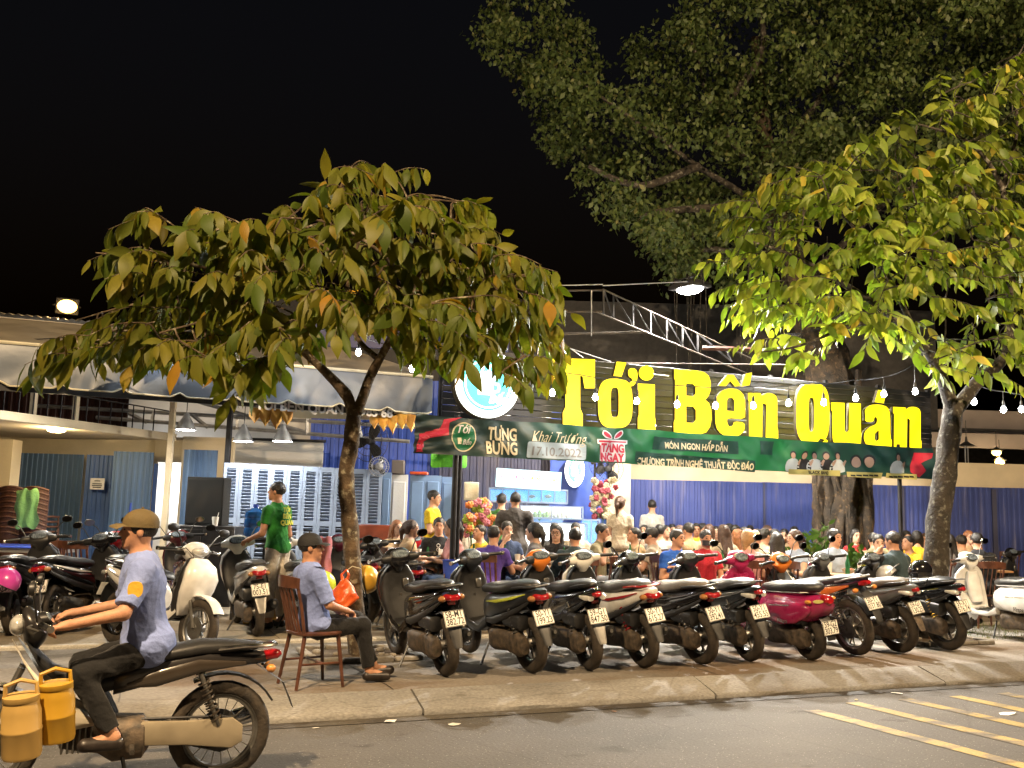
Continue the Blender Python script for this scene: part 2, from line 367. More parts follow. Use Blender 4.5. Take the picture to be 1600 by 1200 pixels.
# ============================================================ sheets and fences
def corr(b, p0, p1, z0, z1, pitch=.12, amp=.012, off=0.0, trap=True):
    p0, p1 = V(p0), V(p1); d = V((p1.x - p0.x, p1.y - p0.y, 0)); L_ = d.length; d /= L_; nrm = V((d.y, -d.x, 0))
    n = max(2, int(L_ / pitch)); xs = []
    for i in range(n):
        for t, a in ((0, 0), (.38, 0), (.5, 1), (.88, 1)) if trap else ((0, 0), (.25, .7), (.5, 1), (.75, .7)): xs.append(((i + t) / n, a))
    xs.append((1, 0)); vs = []
    for t, a in xs:
        q = p0 + d * (L_ * t) + nrm * (amp * a + off); vs += [(q.x, q.y, z0), (q.x, q.y, z1)]
    b.add(vs, [(2 * i, 2 * i + 2, 2 * i + 3, 2 * i + 1) for i in range(len(xs) - 1)]); return b
def fence_mat(name, c, c2, rust=(.4, .28, .2), amt=.5):
    m = pm(name, c, .5, .15, var=.15, scale=1.2, col2=c2); N = m.node_tree.nodes; L = m.node_tree.links; b = N['Principled BSDF']
    tc = N.new('ShaderNodeTexCoord'); mp = N.new('ShaderNodeMapping'); mp.inputs['Scale'].default_value = (9, 9, .7); L.new(tc.outputs['Object'], mp.inputs[0])
    nz = N.new('ShaderNodeTexNoise'); nz.inputs['Scale'].default_value = 1; nz.inputs['Detail'].default_value = 6; L.new(mp.outputs[0], nz.inputs['Vector'])
    rp = N.new('ShaderNodeValToRGB'); rp.color_ramp.elements[0].position = .55; rp.color_ramp.elements[1].position = .78
    rp.color_ramp.elements[0].color = (0, 0, 0, 1); rp.color_ramp.elements[1].color = (amt, amt, amt, 1); L.new(nz.outputs[0], rp.inputs[0])
    x = N.new('ShaderNodeMix'); x.data_type = 'RGBA'; L.new(rp.outputs[0], x.inputs[0])
    src = b.inputs['Base Color'].links[0].from_socket; L.new(src, x.inputs[6]); x.inputs[7].default_value = (*rust, 1); L.new(x.outputs[2], b.inputs['Base Color']); return m
M['fence_blue'] = fence_mat('blue_sheet_weathered', (.035, .06, .25), (.06, .09, .32), (.32, .3, .34), .45)
M['panel_blue'] = fence_mat('grey_blue_sheet', (.07, .14, .27), (.1, .18, .33), (.16, .2, .28), .4)
M['panel_deep'] = fence_mat('deep_blue_sheet', (.025, .07, .22), (.04, .1, .28), (.1, .14, .22), .3)
M['wall_blue'] = fence_mat('bright_blue_sheet', (.03, .075, .42), (.05, .11, .5), (.1, .14, .4), .3)
M['brown_sheet'] = fence_mat('brown_sheet', (.05, .016, .012), (.075, .025, .018), (.1, .05, .03), .4)
M['navy_sheet'] = fence_mat('navy_sheet', (.05, .055, .11), (.08, .085, .15), (.16, .13, .12), .5)

# right: blue corrugated fence in sheets, cream wall strip above
FA, FB = P(962, 752, 20.2), P(1680, 752, 20.2)
fd = V((FB.x - FA.x, FB.y - FA.y, 0)); FL = fd.length; fd.normalize()
t = thing('corrugated_fence', 'long blue corrugated metal fence behind the diners with pale streaks', 'fence', (FA.x, FA.y, .14))
k = 0; s = 0
while s < FL - .2:
    e = min(FL, s + 1.05); a = fd * s; c = fd * e
    b = corr(MB(), a, c, 0, 2.16 + .05 * s / FL, .105, .018, (.004 if k % 2 else 0)); b.build('sheet', M['fence_blue'], t, 30); s = e - .03; k += 1
for q in (.5, 1.9): MB().box((FL / 2, .05, q), (FL, .04, .05), frame((0, 0, 0), fd)).build('rail', M['steel_dark'], t, 0)
for s in (3.1, 6.0, 7.9): MB().box((s, -.045, 1.08), (.035 if s < 7 else .09, .035, 2.16), frame((0, 0, 0), fd)).build('post', M['navy_sheet'], t, 0)
Fn = V((fd.y, -fd.x, 0))
cwall = MB(); cwall.box((FL / 2, .22, 1.5), (FL + .4, .16, 3.1), frame((0, 0, 0), fd))
o = cwall.build('boundary_wall', M['cream'], None, 0); o.location = (FA.x, FA.y, -.2); tag(o, 'cream plastered wall strip showing above the blue corrugated fence', 'wall')
M['roof_grey'] = pm('roof_underside', (.17, .15, .15), .7, var=.15, scale=2)
# right rear shelter: roof edge, dark gap
t = thing('rear_shelter', 'grey flat shelter roof with dark gap behind the right tree', 'shelter', P(1440, 900, 22))
t.location.z = .14; Mz = frame((0, 0, 0), HR)
pz = lambda py, d=22: P(1500, py, d).z - .14
MB().box((3.2, .6, (pz(632) + pz(668)) / 2 - .06), (7, .12, pz(632) - pz(668)), Mz).build('fascia', M['roof_grey'], t, 0)
MB().box((3.2, .2, (pz(672) + pz(695)) / 2 - .05), (7, .1, pz(672) - pz(695)), Mz).build('beam', M['roof_grey'], t, 0)
MB().box((3.2, 3.2, pz(668) + .0), (7.2, 5.6, .06), Mz).build('roof_sheet', M['steel_dark'], t, 0)
MB().box((3.2, 5.9, 1.9), (7.2, .08, 3.5), Mz).build('rear_wall', M['steel_dark'], t, 0)
for x in (.05, 3.2, 6.4): MB().box((x, .75, 1.7), (.1, .1, 3.3), Mz).build('post', M['steel_dark'], t, 0)

# ------------------------------------------------------------ left: panels, walls, canopy
def panel(px0, px1, ytop, d0, d1, mat, label, pitch=.13, off=0, name='sheet_metal_screen', zb=.14):
    a, c = P(px0, ytop, d0), P(px1, ytop, d1); zt = (a.z + c.z) / 2
    b = corr(MB(), (0, 0, 0), (c.x - a.x, c.y - a.y, 0), 0, zt - zb, pitch, .012)
    o = b.build(name, mat, None, 30); o.location = (a.x, a.y, zb); return tag(o, label, 'metal panel', 'blue metal panels along the left wall')
panel(29, 132, 709, 16.9, 16.9, M['panel_blue'], 'widest grey-blue ribbed metal panel standing behind the stacked chairs', .085)
panel(136, 178, 711, 16.6, 16.7, M['panel_deep'], 'narrow deep blue metal panel carrying the white notice', .11)
panel(178, 241, 706, 16.5, 16.6, M['panel_blue'], 'grey-blue ribbed metal panel between the notice and the doorway', .085)
panel(241, 247, 724, 16.7, 16.9, M['panel_deep'], 'thin deep blue door leaf edge beside the bright doorway', .05)
panel(288, 341, 703, 16.4, 16.4, M['panel_blue'], 'grey-blue ribbed metal panel right of the doorway behind the black screen', .085)
b = MB(); b.box((0, 0, 0), (.24, .006, .19)); nt = b.build('paper_notice', M['paper'], None, 0)
nt.matrix_world = frame(P(152, 756, 16.5), HR); tag(nt, 'small white paper notice taped to the narrow deep blue panel', 'notice')
for i, (wd, zz) in enumerate(((.1, .05), (.16, .0), (.17, -.03), (.14, -.06))): MB().box((0, -.005, zz), (wd, .003, .016)).build('text_line', M['ink'], nt, 0)
# walls behind
def wall(name, px0, px1, y0, y1, d0, d1, mat, label, th=.12, zb=None):
    a, c = P(px0, y0, d0), P(px1, y0, d1); zt = (a.z + c.z) / 2; zb = .14 if zb is None else P((px0 + px1) / 2, y1, (d0 + d1) / 2).z
    L_ = math.hypot(c.x - a.x, c.y - a.y); b = MB(); b.box((L_ / 2, th / 2, (zt - zb) / 2), (L_, th, zt - zb)); o = b.build(name, mat, None, 0)
    o.matrix_world = frame((a.x, a.y, zb), (c.x - a.x, c.y - a.y, 0)); return tag(o, label, 'wall')
wall('cream_wall', -60, 246, 683, 0, 17.4, 17.4, M['cream'], 'cream plastered wall above the blue panels left of the doorway')
wall('cream_wall', 286, 366, 683, 0, 17.25, 17.25, M['cream'], 'cream plastered wall pier right of the bright doorway')
wall('cream_wall', 244, 290, 683, 722, 17.35, 17.25, M['cream'], 'cream lintel over the bright doorway', zb=1)
wall('cream_pillar', -40, 21, 686, 0, 15.6, 15.6, M['cream'], 'cream wall pillar at the far left edge behind the stacked chairs', .3)
wall('room_wall', 225, 320, 690, 0, 21.0, 21.0, M['white_wall'], 'white room wall seen through the open doorway')
def sheetwall(px0, px1, y0, d, mat, label, name='sheet_wall', y1=None, pitch=.16):
    a, c = P(px0, y0, d), P(px1, y0, d); zb = .14 if y1 is None else P(px0, y1, d).z
    o = corr(MB(), (0, 0, 0), (c.x - a.x, c.y - a.y, 0), 0, a.z - zb, pitch, .02).build(name, mat, None, 30); o.location = (a.x, a.y, zb); return tag(o, label, 'wall')
sheetwall(-80, 330, 560, 20.5, M['brown_sheet'], 'dark brown corrugated wall high up under the left awning', y1=690)
wall('pale_wall', 205, 500, 585, 0, 19.7, 19.7, M['white_wall'], 'pale grey wall behind the pendant lamps', .1)
sheetwall(490, 712, 590, 19.3, M['wall_blue'], 'bright blue corrugated wall behind the large wall fan')
sheetwall(690, 870, 640, 19.0, M['navy_sheet'], 'dark navy ribbed wall above the lit aquarium', pitch=.13)
wall('blue_wall', 862, 965, 640, 0, 18.6, 18.6, M['wall_blue'], 'blue painted wall carrying the small oval logo sign', .1)
wall('cream_column', 953, 986, 690, 0, 18.4, 18.4, M['cream'], 'pale column between the orchids and the blue fence', .2)
wall('roof_void', 330, 1460, 470, 0, 22.5, 22.5, M['steel_dark'], 'dark rear wall closing the restaurant yard', .1)
# canopy slab on the left with a ceiling lamp
A, B_ = P(-60, 647, 12.4), P(276, 687, 16.75); zc = 2.66
dn = V((B_.x - A.x, B_.y - A.y, 0)); Lc = dn.length; t = thing('lean_to_canopy', 'cream lean-to canopy slab with a lit ceiling lamp at far left', 'canopy', (A.x, A.y, zc)); Mx = frame((0, 0, 0), dn)
MB().box((Lc / 2 - .2, 1.6, .0), (Lc + .4, 3.1, .05), Mx).build('slab', M['cream'], t, 0)
MB().box((Lc / 2 - .2, .03, .02), (Lc + .4, .06, .13), Mx, b=.01).build('edge_board', M['cream'], t, 0)
for x in (1.35, 2.2): MB().box((x, .14, .55), (.07, .07, 1.0), Mx).build('post', M['cream'], t, 0)
for i in range(14): MB().box((.5 + .27 * i, .1, .25), (.014, .014, .42), Mx).build('railing_bar', M['steel_dark'], t, 0)
MB().tube([Mx @ V((.3, .1, .47)), Mx @ V((4.4, .1, .47))], .012, 6).build('handrail', M['steel_dark'], t)
M['lamp_warm'] = pm('lamp_warm', (1, .8, .45), .5, var=0, emit=30, ecol=(1, .72, .32))
M['lamp_white'] = pm('lamp_white', (1, 1, 1), .5, var=0, emit=60, ecol=(1, .97, .9))
def lit(p, name, label, parent=None, size=(.2, .12, .06), mat='lamp_warm'):
    b = MB(); b.ball((0, 0, 0), size, 12, 8); o = b.build(name, M[mat], parent); o.location = p
    if parent is None: tag(o, label, 'lamp')
    return o
cl = P(88, 674, 14.6); cl.z = zc - .06
lit(V(cl), 'ceiling_lamp', 'bright oval ceiling lamp under the cream canopy at left', size=(.13, .1, .035))
lamp('POINT', 'ceiling_lamp_light', cl - V((0, 0, .12)), 45, (1, .75, .4), .1)
# doorway interior
lamp('POINT', 'room_light', P(265, 760, 19.2), 55, (1, .96, .9), .15)
t = thing('room_shelf', 'shelf with red goods seen through the open doorway', 'shelf', P(266, 760, 20.2)); 
MB().box((0, 0, 0), (.9, .3, .04)).build('board', M['white_wall'], t, 0)
for i in range(6): MB().box((-.3 + .12 * i, 0, .1), (.09, .12, .1 + .03 * (i % 3)), b=.01).build('packet', paint((.5, .06, .03) if i % 2 else (.55, .3, .05)), t)
for x in (-.4, .4): MB().box((x, 0, -.75), (.04, .28, 1.5)).build('leg', M['white_wall'], t, 0)

# tarpaulin awning
YA = 12.5; za, zb_ = 2.86, 3.36
M['tarp'] = pm('grey_tarpaulin', (.125, .15, .19), .38, var=.16, scale=2.2, trans=0, spec=.5, bump=.25, bscale=5)
M['tarp_roof'] = pm('tan_tarpaulin', (.24, .21, .16), .5, var=.15, scale=1.5, bump=.2, bscale=6)
M['hem'] = pm('cream_hem', (.6, .56, .42), .7, var=.1)
X0, X1 = -2.4, PY(674, 640, YA).x
t = thing('awning', 'long grey tarpaulin awning with cream scalloped hem across the left', 'awning', (X0, YA, 0))
LA = X1 - X0; nx, nz = 220, 10
scal = lambda x: max(0, 1 - abs(((x + .55) % .66) - .33) / .1) * .055
vs = []; hem = []
for i in range(nx + 1):
    x = LA * i / nx; rise = .0
    for j in range(nz + 1):
        v = j / nz; z = zb_ + (za - zb_) * v + scal(x) * v ** 3
        fold = .03 * math.sin(x * 4.1 + 1.3 * math.sin(x * 1.7)) * v + .015 * math.sin(x * 13 + 3 * v + 2 * math.sin(x * 3)) * v + .03 * math.sin(3 * v + x * 2.2) * v
        vs.append((x, -fold - .06 * v, z))
    hem.append(V(vs[-1]))
b = MB(); b.add(vs, [(i * (nz + 1) + j, i * (nz + 1) + j + 1, (i + 1) * (nz + 1) + j + 1, (i + 1) * (nz + 1) + j) for i in range(nx) for j in range(nz)])
b.build('valance', M['tarp'], t, 0).data.polygons.foreach_set('use_smooth', [True] * (nx * nz))
MB().tube([h + V((0, -.006, 0)) for h in hem], .011, 5).build('hem', M['hem'], t)
MB().tube([(0, -.01, zb_ + .01), (LA, -.01, zb_ + .01)], .022, 6).build('front_rail', M['hem'], t)
b = MB(); n = 60                                                     # sloping tarpaulin roof, hipped at the right end
top = []; 
for i in range(n + 1):
    x = LA * i / n; sag = .02 * math.sin(x * 6.5)
    top += [(x, .02, zb_), (min(x, LA - .02), .55, zb_ + .17 + sag), (min(x, LA - .5), 1.3, zb_ + .42 + sag), (min(x, LA - .9), 2.2, zb_ + .66)]
b.add(top, [(i * 4 + j, (i + 1) * 4 + j, (i + 1) * 4 + j + 1, i * 4 + j + 1) for i in range(n) for j in range(3)]); b.build('roof_tarpaulin', M['tarp_roof'], t, 60)
MB().box((LA / 2 - .1, .04, 2.87), (LA - .2, .03, .13)).build('name_board', M['steel_dark'], t, 0)
a_, f_ = text_mesh('TỚI BẾN QUÁN - 0985 68 168', .16, .006, align='RIGHT')
b = MB(); b.add([(p[0], 0, p[1]) for p in a_], f_); o = b.build('lettering', M['white_wall'], t, 0); o.location = (LA - .25, .02, 2.83)
# rolled roof behind the awning
t = thing('left_roof', 'pale corrugated roof rising behind the awning at far left', 'roof', (-3.2, 14.9, 4.0))
vs = []; n = 90
for i in range(n + 1):
    x = 5.2 * i / n; a = .03 * (i % 2)
    vs += [(x, 0, .1 + a), (x, 5.6, .95 + a)]
b = MB(); b.add(vs, [(2 * i, 2 * i + 2, 2 * i + 3, 2 * i + 1) for i in range(n)]); b.build('roof_sheet', M['tarp_roof'], t, 0)
MB().box((2.6, 0, -.24), (5.2, .05, .6)).build('gable_board', M['tarp_roof'], t, 0)
for x in (.1,): MB().box((x, 3.1, -1.7), (.08, .08, 4.3)).build('post', M['steel_dark'], t, 0)
# posts, trusses of the left shelter
def beam(p0, p1, w_=.05, h=.07, mat='steel_pale', name='roof_beam', label='', cat='beam', b=None):
    o = MB().tube([V((0, 0, 0)), V(p1) - V(p0)], w_, 4).build(name, M[mat], b, 30); o.location = p0 if b is None else V(p0) - b.location
    if b is None: tag(o, label, cat)
    return o
def vpost(px, ytop, d, w_, mat, name, label, zb=.14, cat='post'):
    p = P(px, ytop, d); o = MB().box((0, 0, (p.z - zb) / 2), (w_, w_, p.z - zb), b=.006).build(name, M[mat], None, 30); o.location = (p.x, p.y, zb); o.rotation_euler.z = _th - R(90); return tag(o, label, cat)
vpost(363, 600, 16.3, .085, 'steel_dark', 'steel_post', 'black steel post in front of the shutters under the awning')
vpost(272, 618, 16.0, .09, 'cream', 'wooden_post', 'short cream post right of the canopy edge under the awning')
t = thing('roof_truss', 'grey steel roof truss under the left awning above the lamps', 'truss', P(150, 640, 17.5))
for a, c in (((60, 634), (660, 668)), ((150, 652), (640, 690)), ((300, 648), (325, 668)), ((200, 645), (230, 660)), ((420, 662), (480, 676)), ((480, 648), (480, 679)), ((370, 655), (370, 672)), ((560, 662), (565, 684)), ((300, 625), (480, 676)), ((240, 642), (236, 660))):
    beam(P(*a, 17.5), P(*c, 17.5), .035, b=t, name='member')
t = thing('blank_panel', 'white blank board panel above the louvred shutters', 'panel', P(365, 722, 18.6)); Mz = frame((0, 0, 0), HR)
MB().box((.86, 0, .12), (1.72, .05, .62), Mz).build('board', M['white_wall'], t, 0); MB().box((.86, -.02, .45), (1.8, .09, .05), Mz).build('top_rail', M['steel_dark'], t, 0)
t.location.z = P(365, 722, 18.6).z
MB().box((.86, .06, -(t.location.z - .14) / 2 - .2), (.1, .05, t.location.z - .14 + .4 - .4 + .0), Mz).build('support', M['steel_dark'], t, 0)

# louvred shutters
M['shutter'] = pm('shutter_pale_blue', (.27, .34, .48), .5, var=.1, scale=3)
M['shutter2'] = pm('door_blue', (.17, .27, .46), .5, var=.12, scale=3)
M['void'] = pm('shutter_gap', (.03, .035, .045), .9, var=0)
SA, SB = P(351, 723, 15.6), P(598, 738, 15.6); sd = V((SB.x - SA.x, SB.y - SA.y, 0)); SL = sd.length
t = thing('shutter_screen', 'row of pale blue louvred shutter doors standing behind the green-shirted man', 'shutters', (SA.x, SA.y, .14)); t.rotation_euler.z = math.atan2(sd.y, sd.x)
SH = SA.z - .14; nS = 10; pw = SL / nS
slat = MB(); slat.box((0, 0, 0), (pw - .1, .05, .008), Matrix.Rotation(R(-42), 3, 'X')); slat_me = slat.mesh(M['shutter'], 0)
for i in range(nS):
    zt = SH - .05 * i / nS; b = MB(); x = pw * (i + .5)
    for sx in (-1, 1): b.box((x + sx * (pw / 2 - .028), 0, zt / 2), (.05, .045, zt))
    mids = (zt - .04, zt * .56, .06)
    for z in mids: b.box((x, 0, z), (pw - .1, .043, .08))
    p = b.build('shutter', M['shutter'], t, 0)
    MB().box((x, .026, zt / 2), (pw - .1, .006, zt - .1)).build('backing', M['void'], p, 0)
    for z0, z1, ns in ((zt * .56 + .05, zt - .09, 15), (.11, zt * .56 - .05, 14)):
        for q in range(ns): obj('slat', slat_me, p, (x, -.002, z0 + (z1 - z0) * (q + .5) / ns))
# blue panelled doors and cupboard at right of the shutters
def pdoor(px0, px1, ytop, d, mat, label, name='panelled_door', rows=((.1, .5), (.55, .95)), cols=2):
    a, c = P(px0, ytop, d), P(px1, ytop, d); L_ = (c - a).length; h = a.z - .14
    t = thing(name, label, 'door', (a.x, a.y, .14)); t.rotation_euler.z = _th - R(90)
    MB().box((L_ / 2, 0, h / 2), (L_, .05, h)).build('leaf', M[mat], t, 0)
    for i in range(cols):
        for r0, r1 in rows:
            b = MB(); x0, x1 = L_ * (i + .12) / cols, L_ * (i + .88) / cols
            b.box(((x0 + x1) / 2, -.03, h * (r0 + r1) / 2), (x1 - x0, .02, h * (r1 - r0)), b=.015); b.build('raised_panel', M[mat], t, 0)
    return t
pdoor(597, 612, 738, 15.8, 'shutter2', 'narrow blue door strip at the right end of the shutters', cols=1)
t = pdoor(612, 638, 741, 15.9, 'white_wall', 'cream cupboard door between the shutters and the blue doors', 'cupboard', cols=1, rows=((.06, .94),))
pdoor(641, 690, 742, 16.0, 'shutter2', 'blue panelled door behind the man in yellow', cols=2)
pdoor(691, 712, 745, 16.05, 'shutter2', 'blue panelled door strip behind the black banner pole', cols=1)

# tree pits: low stone frames with soil on the pavement
M['soil'] = ground_mat('pit_soil', (.055, .038, .024), (.1, .07, .042), (.13, .1, .07), 3.0, 4.0, .4, .95, .9, 30)
M['rubble'] = pm('rubble_stone', (.2, .18, .15), .9, var=.35, scale=9, bump=.5, bscale=30)
for px, py, lab, sz in ((560, 1024, 'stone edged soil pit at the foot of the left tree', .5), (1456, 1000, 'stone edged soil pit at the foot of the right tree', .55)):
    g = G(px, py); t = thing('tree_pit', lab, 'tree pit', (g.x, g.y, .14)); r = random.Random(px)
    MB().box((0, 0, .004), (2 * sz, 1.0 * sz + .3, .02)).build('soil_bed', M['soil'], t, 0)
    n = 0
    for sx, sy, L_, along in ((0, -1, 2 * sz, 1), (0, 1, 2 * sz, 1), (-1, 0, sz + .3, 0), (1, 0, sz + .3, 0)):
        k = max(3, int(L_ / .24))
        for i in range(k):
            u = (i + .5) / k - .5; c = (u * L_ if along else sx * sz, sy * (sz * .5 + .15) if not along == 0 else u * L_, .018)
            MB().box(c, ((L_ / k - .015) if along else .09, .09 if along else (L_ / k - .015), .055 + r.uniform(-.012, .012)), b=.012).build('edging_stone', M['rubble'], t)
    for i in range(14):
        b = MB(); q = r.uniform(.015, .045); b.ball((r.uniform(-sz, sz) * .8, r.uniform(-.35, .35) * sz * 1.6, .015 + q * .3), (q * 1.3, q, q * .7), 7, 5); b.build('pebble', M['rubble'], t, 20)
# ============================================================ lit restaurant sign
YS = 11.85
def fill2d(loops, ext):
    c = bpy.data.curves.new('outline', 'CURVE'); c.dimensions = '2D'; c.fill_mode = 'BOTH'; c.extrude = ext
    for lp in loops:
        s = c.splines.new('POLY'); s.points.add(len(lp) - 1); s.use_cyclic_u = True
        for p, q in zip(s.points, lp): p.co = (q[0], q[1], 0, 1)
    o = bpy.data.objects.new('outline', c); COL.objects.link(o); dg = bpy.context.evaluated_depsgraph_get()
    me = bpy.data.meshes.new_from_object(o.evaluated_get(dg)); bpy.data.objects.remove(o); bpy.data.curves.remove(c)
    v = [tuple(x.co) for x in me.vertices]; f = [tuple(p.vertices) for p in me.polygons]; bpy.data.meshes.remove(me); return v, f
def chaikin(p, n=2):
    for _ in range(n):
        q = []
        for i in range(len(p)):
            a, b = p[i], p[(i + 1) % len(p)]
            q += [(a[0] * .78 + b[0] * .22, a[1] * .78 + b[1] * .22), (a[0] * .22 + b[0] * .78, a[1] * .22 + b[1] * .78)]
        p = q
    return p
def arc_open(p, n=2):
    for _ in range(n):
        q = [p[0]]
        for a, b in zip(p, p[1:]): q += [(a[0] * .75 + b[0] * .25, a[1] * .75 + b[1] * .25), (a[0] * .25 + b[0] * .75, a[1] * .25 + b[1] * .75)]
        p = q + [p[-1]]
    return p
def sel(cx, cy, a, b, n=3.2, k=36): return [(cx + a * math.copysign(abs(math.cos(t)) ** (2 / n), math.cos(t)), cy + b * math.copysign(abs(math.sin(t)) ** (2 / n), math.sin(t))) for t in [2 * math.pi * i / k for i in range(k)]]
c8 = lambda L_: [(900 + x / 4, 500 + y / 4) for x, y in L_]
c2 = lambda L_: [(1200 + x / 4, 550 + y / 4) for x, y in L_]
LET = [
 [[(862, 560), (928, 562), (928, 607), (912, 607), (909, 589), (905, 587), (905, 638), (909, 648), (909, 666), (878, 663), (878, 645), (882, 636), (882, 585), (879, 586), (877, 603), (862, 602)]],
 [c8(sel(239, 522, 107, 154)), c8(sel(236, 516, 25, 92, 4)), c8([(248, 262), (308, 268), (278, 355), (228, 350)]),
  chaikin(c8([(318, 318), (335, 302), (365, 305), (380, 335), (374, 385), (345, 420), (322, 400), (345, 380), (345, 368), (322, 355)]))],
 [c8(sel(433, 333, 47, 47, 2)), c8([(380, 398), (486, 404), (486, 606), (490, 625), (490, 688), (380, 681), (380, 612), (386, 595), (386, 448), (380, 436)])],
 [c8([(607, 308), (700, 314), (752, 318), (795, 328), (822, 350), (835, 390), (834, 440), (822, 475), (800, 500), (824, 520), (838, 560), (840, 620), (830, 670), (806, 703), (770, 714), (730, 716)] + [(605, 702), (604, 640), (611, 622), (613, 380), (607, 366)]),
  c8([(682, 398), (725, 402), (740, 420), (740, 462), (725, 478), (682, 474)]), c8([(682, 540), (725, 543), (742, 565), (742, 625), (725, 645), (682, 642)])],
 [c8(chaikin([(910, 440), (955, 428), (1010, 436), (1048, 480), (1050, 560), (1048, 622), (938, 612), (936, 640), (948, 668), (972, 664), (980, 634), (1047, 642), (1046, 690), (1010, 726), (955, 730), (900, 715), (866, 670), (862, 570), (868, 480)], 1)),
  c8([(936, 505), (945, 488), (970, 488), (982, 505), (982, 572), (936, 568)]),
  c8([(885, 412), (938, 345), (978, 345), (1022, 412), (985, 416), (957, 382), (928, 414)]), c8([(1052, 338), (1092, 330), (1078, 408), (1026, 416)])],
 [c8([(1068, 457), (1145, 458)] + arc_open([(1152, 474), (1175, 458), (1215, 458), (1250, 480), (1250, 540)]) + [(1250, 672), (1255, 690), (1256, 747), (1178, 742), (1182, 530), (1158, 520), (1156, 740), (1074, 734), (1073, 510), (1068, 500)])],
 [c2(sel(272, 386, 104, 188)), c2(sel(263, 392, 17, 105, 4)), c2([(318, 540), (366, 555), (345, 625), (285, 590)])],
 [c2([(386, 316), (470, 319), (470, 490), (484, 505), (497, 490), (499, 320), (571, 323), (572, 500), (576, 512), (570, 586), (500, 580)] + arc_open([(494, 572), (465, 592), (425, 588), (396, 560), (394, 500)]) + [(394, 375), (386, 362)])],
 [c2(chaikin([(600, 400), (596, 360), (630, 332), (690, 328), (740, 345), (755, 390), (756, 540), (766, 552), (764, 603), (690, 596), (684, 584), (655, 603), (615, 595), (590, 550), (594, 500), (625, 470), (668, 452), (676, 420), (660, 402), (648, 440), (598, 436)], 1)),
  c2([(660, 510), (684, 488), (684, 548), (668, 558), (658, 545)]), c2([(680, 238), (732, 246), (714, 322), (658, 314)])],
 [c2([(773, 344), (850, 348)] + arc_open([(856, 360), (875, 344), (915, 344), (945, 362), (945, 420)]) + [(945, 545), (950, 560), (950, 616), (876, 610), (878, 425), (862, 412), (858, 608), (778, 602), (780, 390), (773, 380)])]]
M['letter'] = pm('yellow_letter_lit', (.3, .22, .005), .6, var=0, emit=1.35, ecol=(1, .80, .004))
M['letter_side'] = pm('letter_return', (.035, .027, .01), .6, var=.2)
M['board'] = pm('black_sign_board', (.028, .029, .034), .55, var=.3, scale=3, bump=.1, bscale=20)
SX0 = PY(690, 650, YS + .3).x; SX1 = PY(1457, 690, YS + .3).x
sign = thing('restaurant_sign', 'large sign of glowing yellow letters on a dark slatted board', 'sign', (0, YS, 0))
nb = 13; zb0, zb1 = 2.62, 3.76
for i in range(nb):                      # board made of horizontal planks
    z0 = zb0 + (zb1 - zb0) * i / nb; z1 = zb0 + (zb1 - zb0) * (i + 1) / nb - .008
    MB().box(((SX0 + SX1) / 2, .32 + .004 * (i % 2), (z0 + z1) / 2), (SX1 - SX0, .03, z1 - z0), b=.006).build('board_plank', M['board'], sign, 0)
for i in range(9): MB().box((SX0 + (SX1 - SX0) * i / 8, .38, 3.2), (.05, .06, 1.2)).build('support', M['steel_dark'], sign, 0)
for lp in LET:
    w3 = [[(PY(x, y, YS).x, PY(x, y, YS).z) for x, y in l] for l in lp]
    v, f = fill2d(w3, .03); b = MB(); b.add([(x, -z, y) for x, y, z in v], f); o = b.build('letter', M['letter'], sign, 0)
    me = o.data; me.materials.append(M['letter_side']); me.update()
    for p in me.polygons:
        if abs(p.normal.y) < .7: p.material_index = 1
    x0 = (min(q[0] for l in w3 for q in l) + max(q[0] for l in w3 for q in l)) / 2; zz = [q[1] for l in w3 for q in l]
    MB().box((x0, .18, min(zz) + .42), (.03, .26, .03)).build('standoff', M['steel_dark'], o, 0)
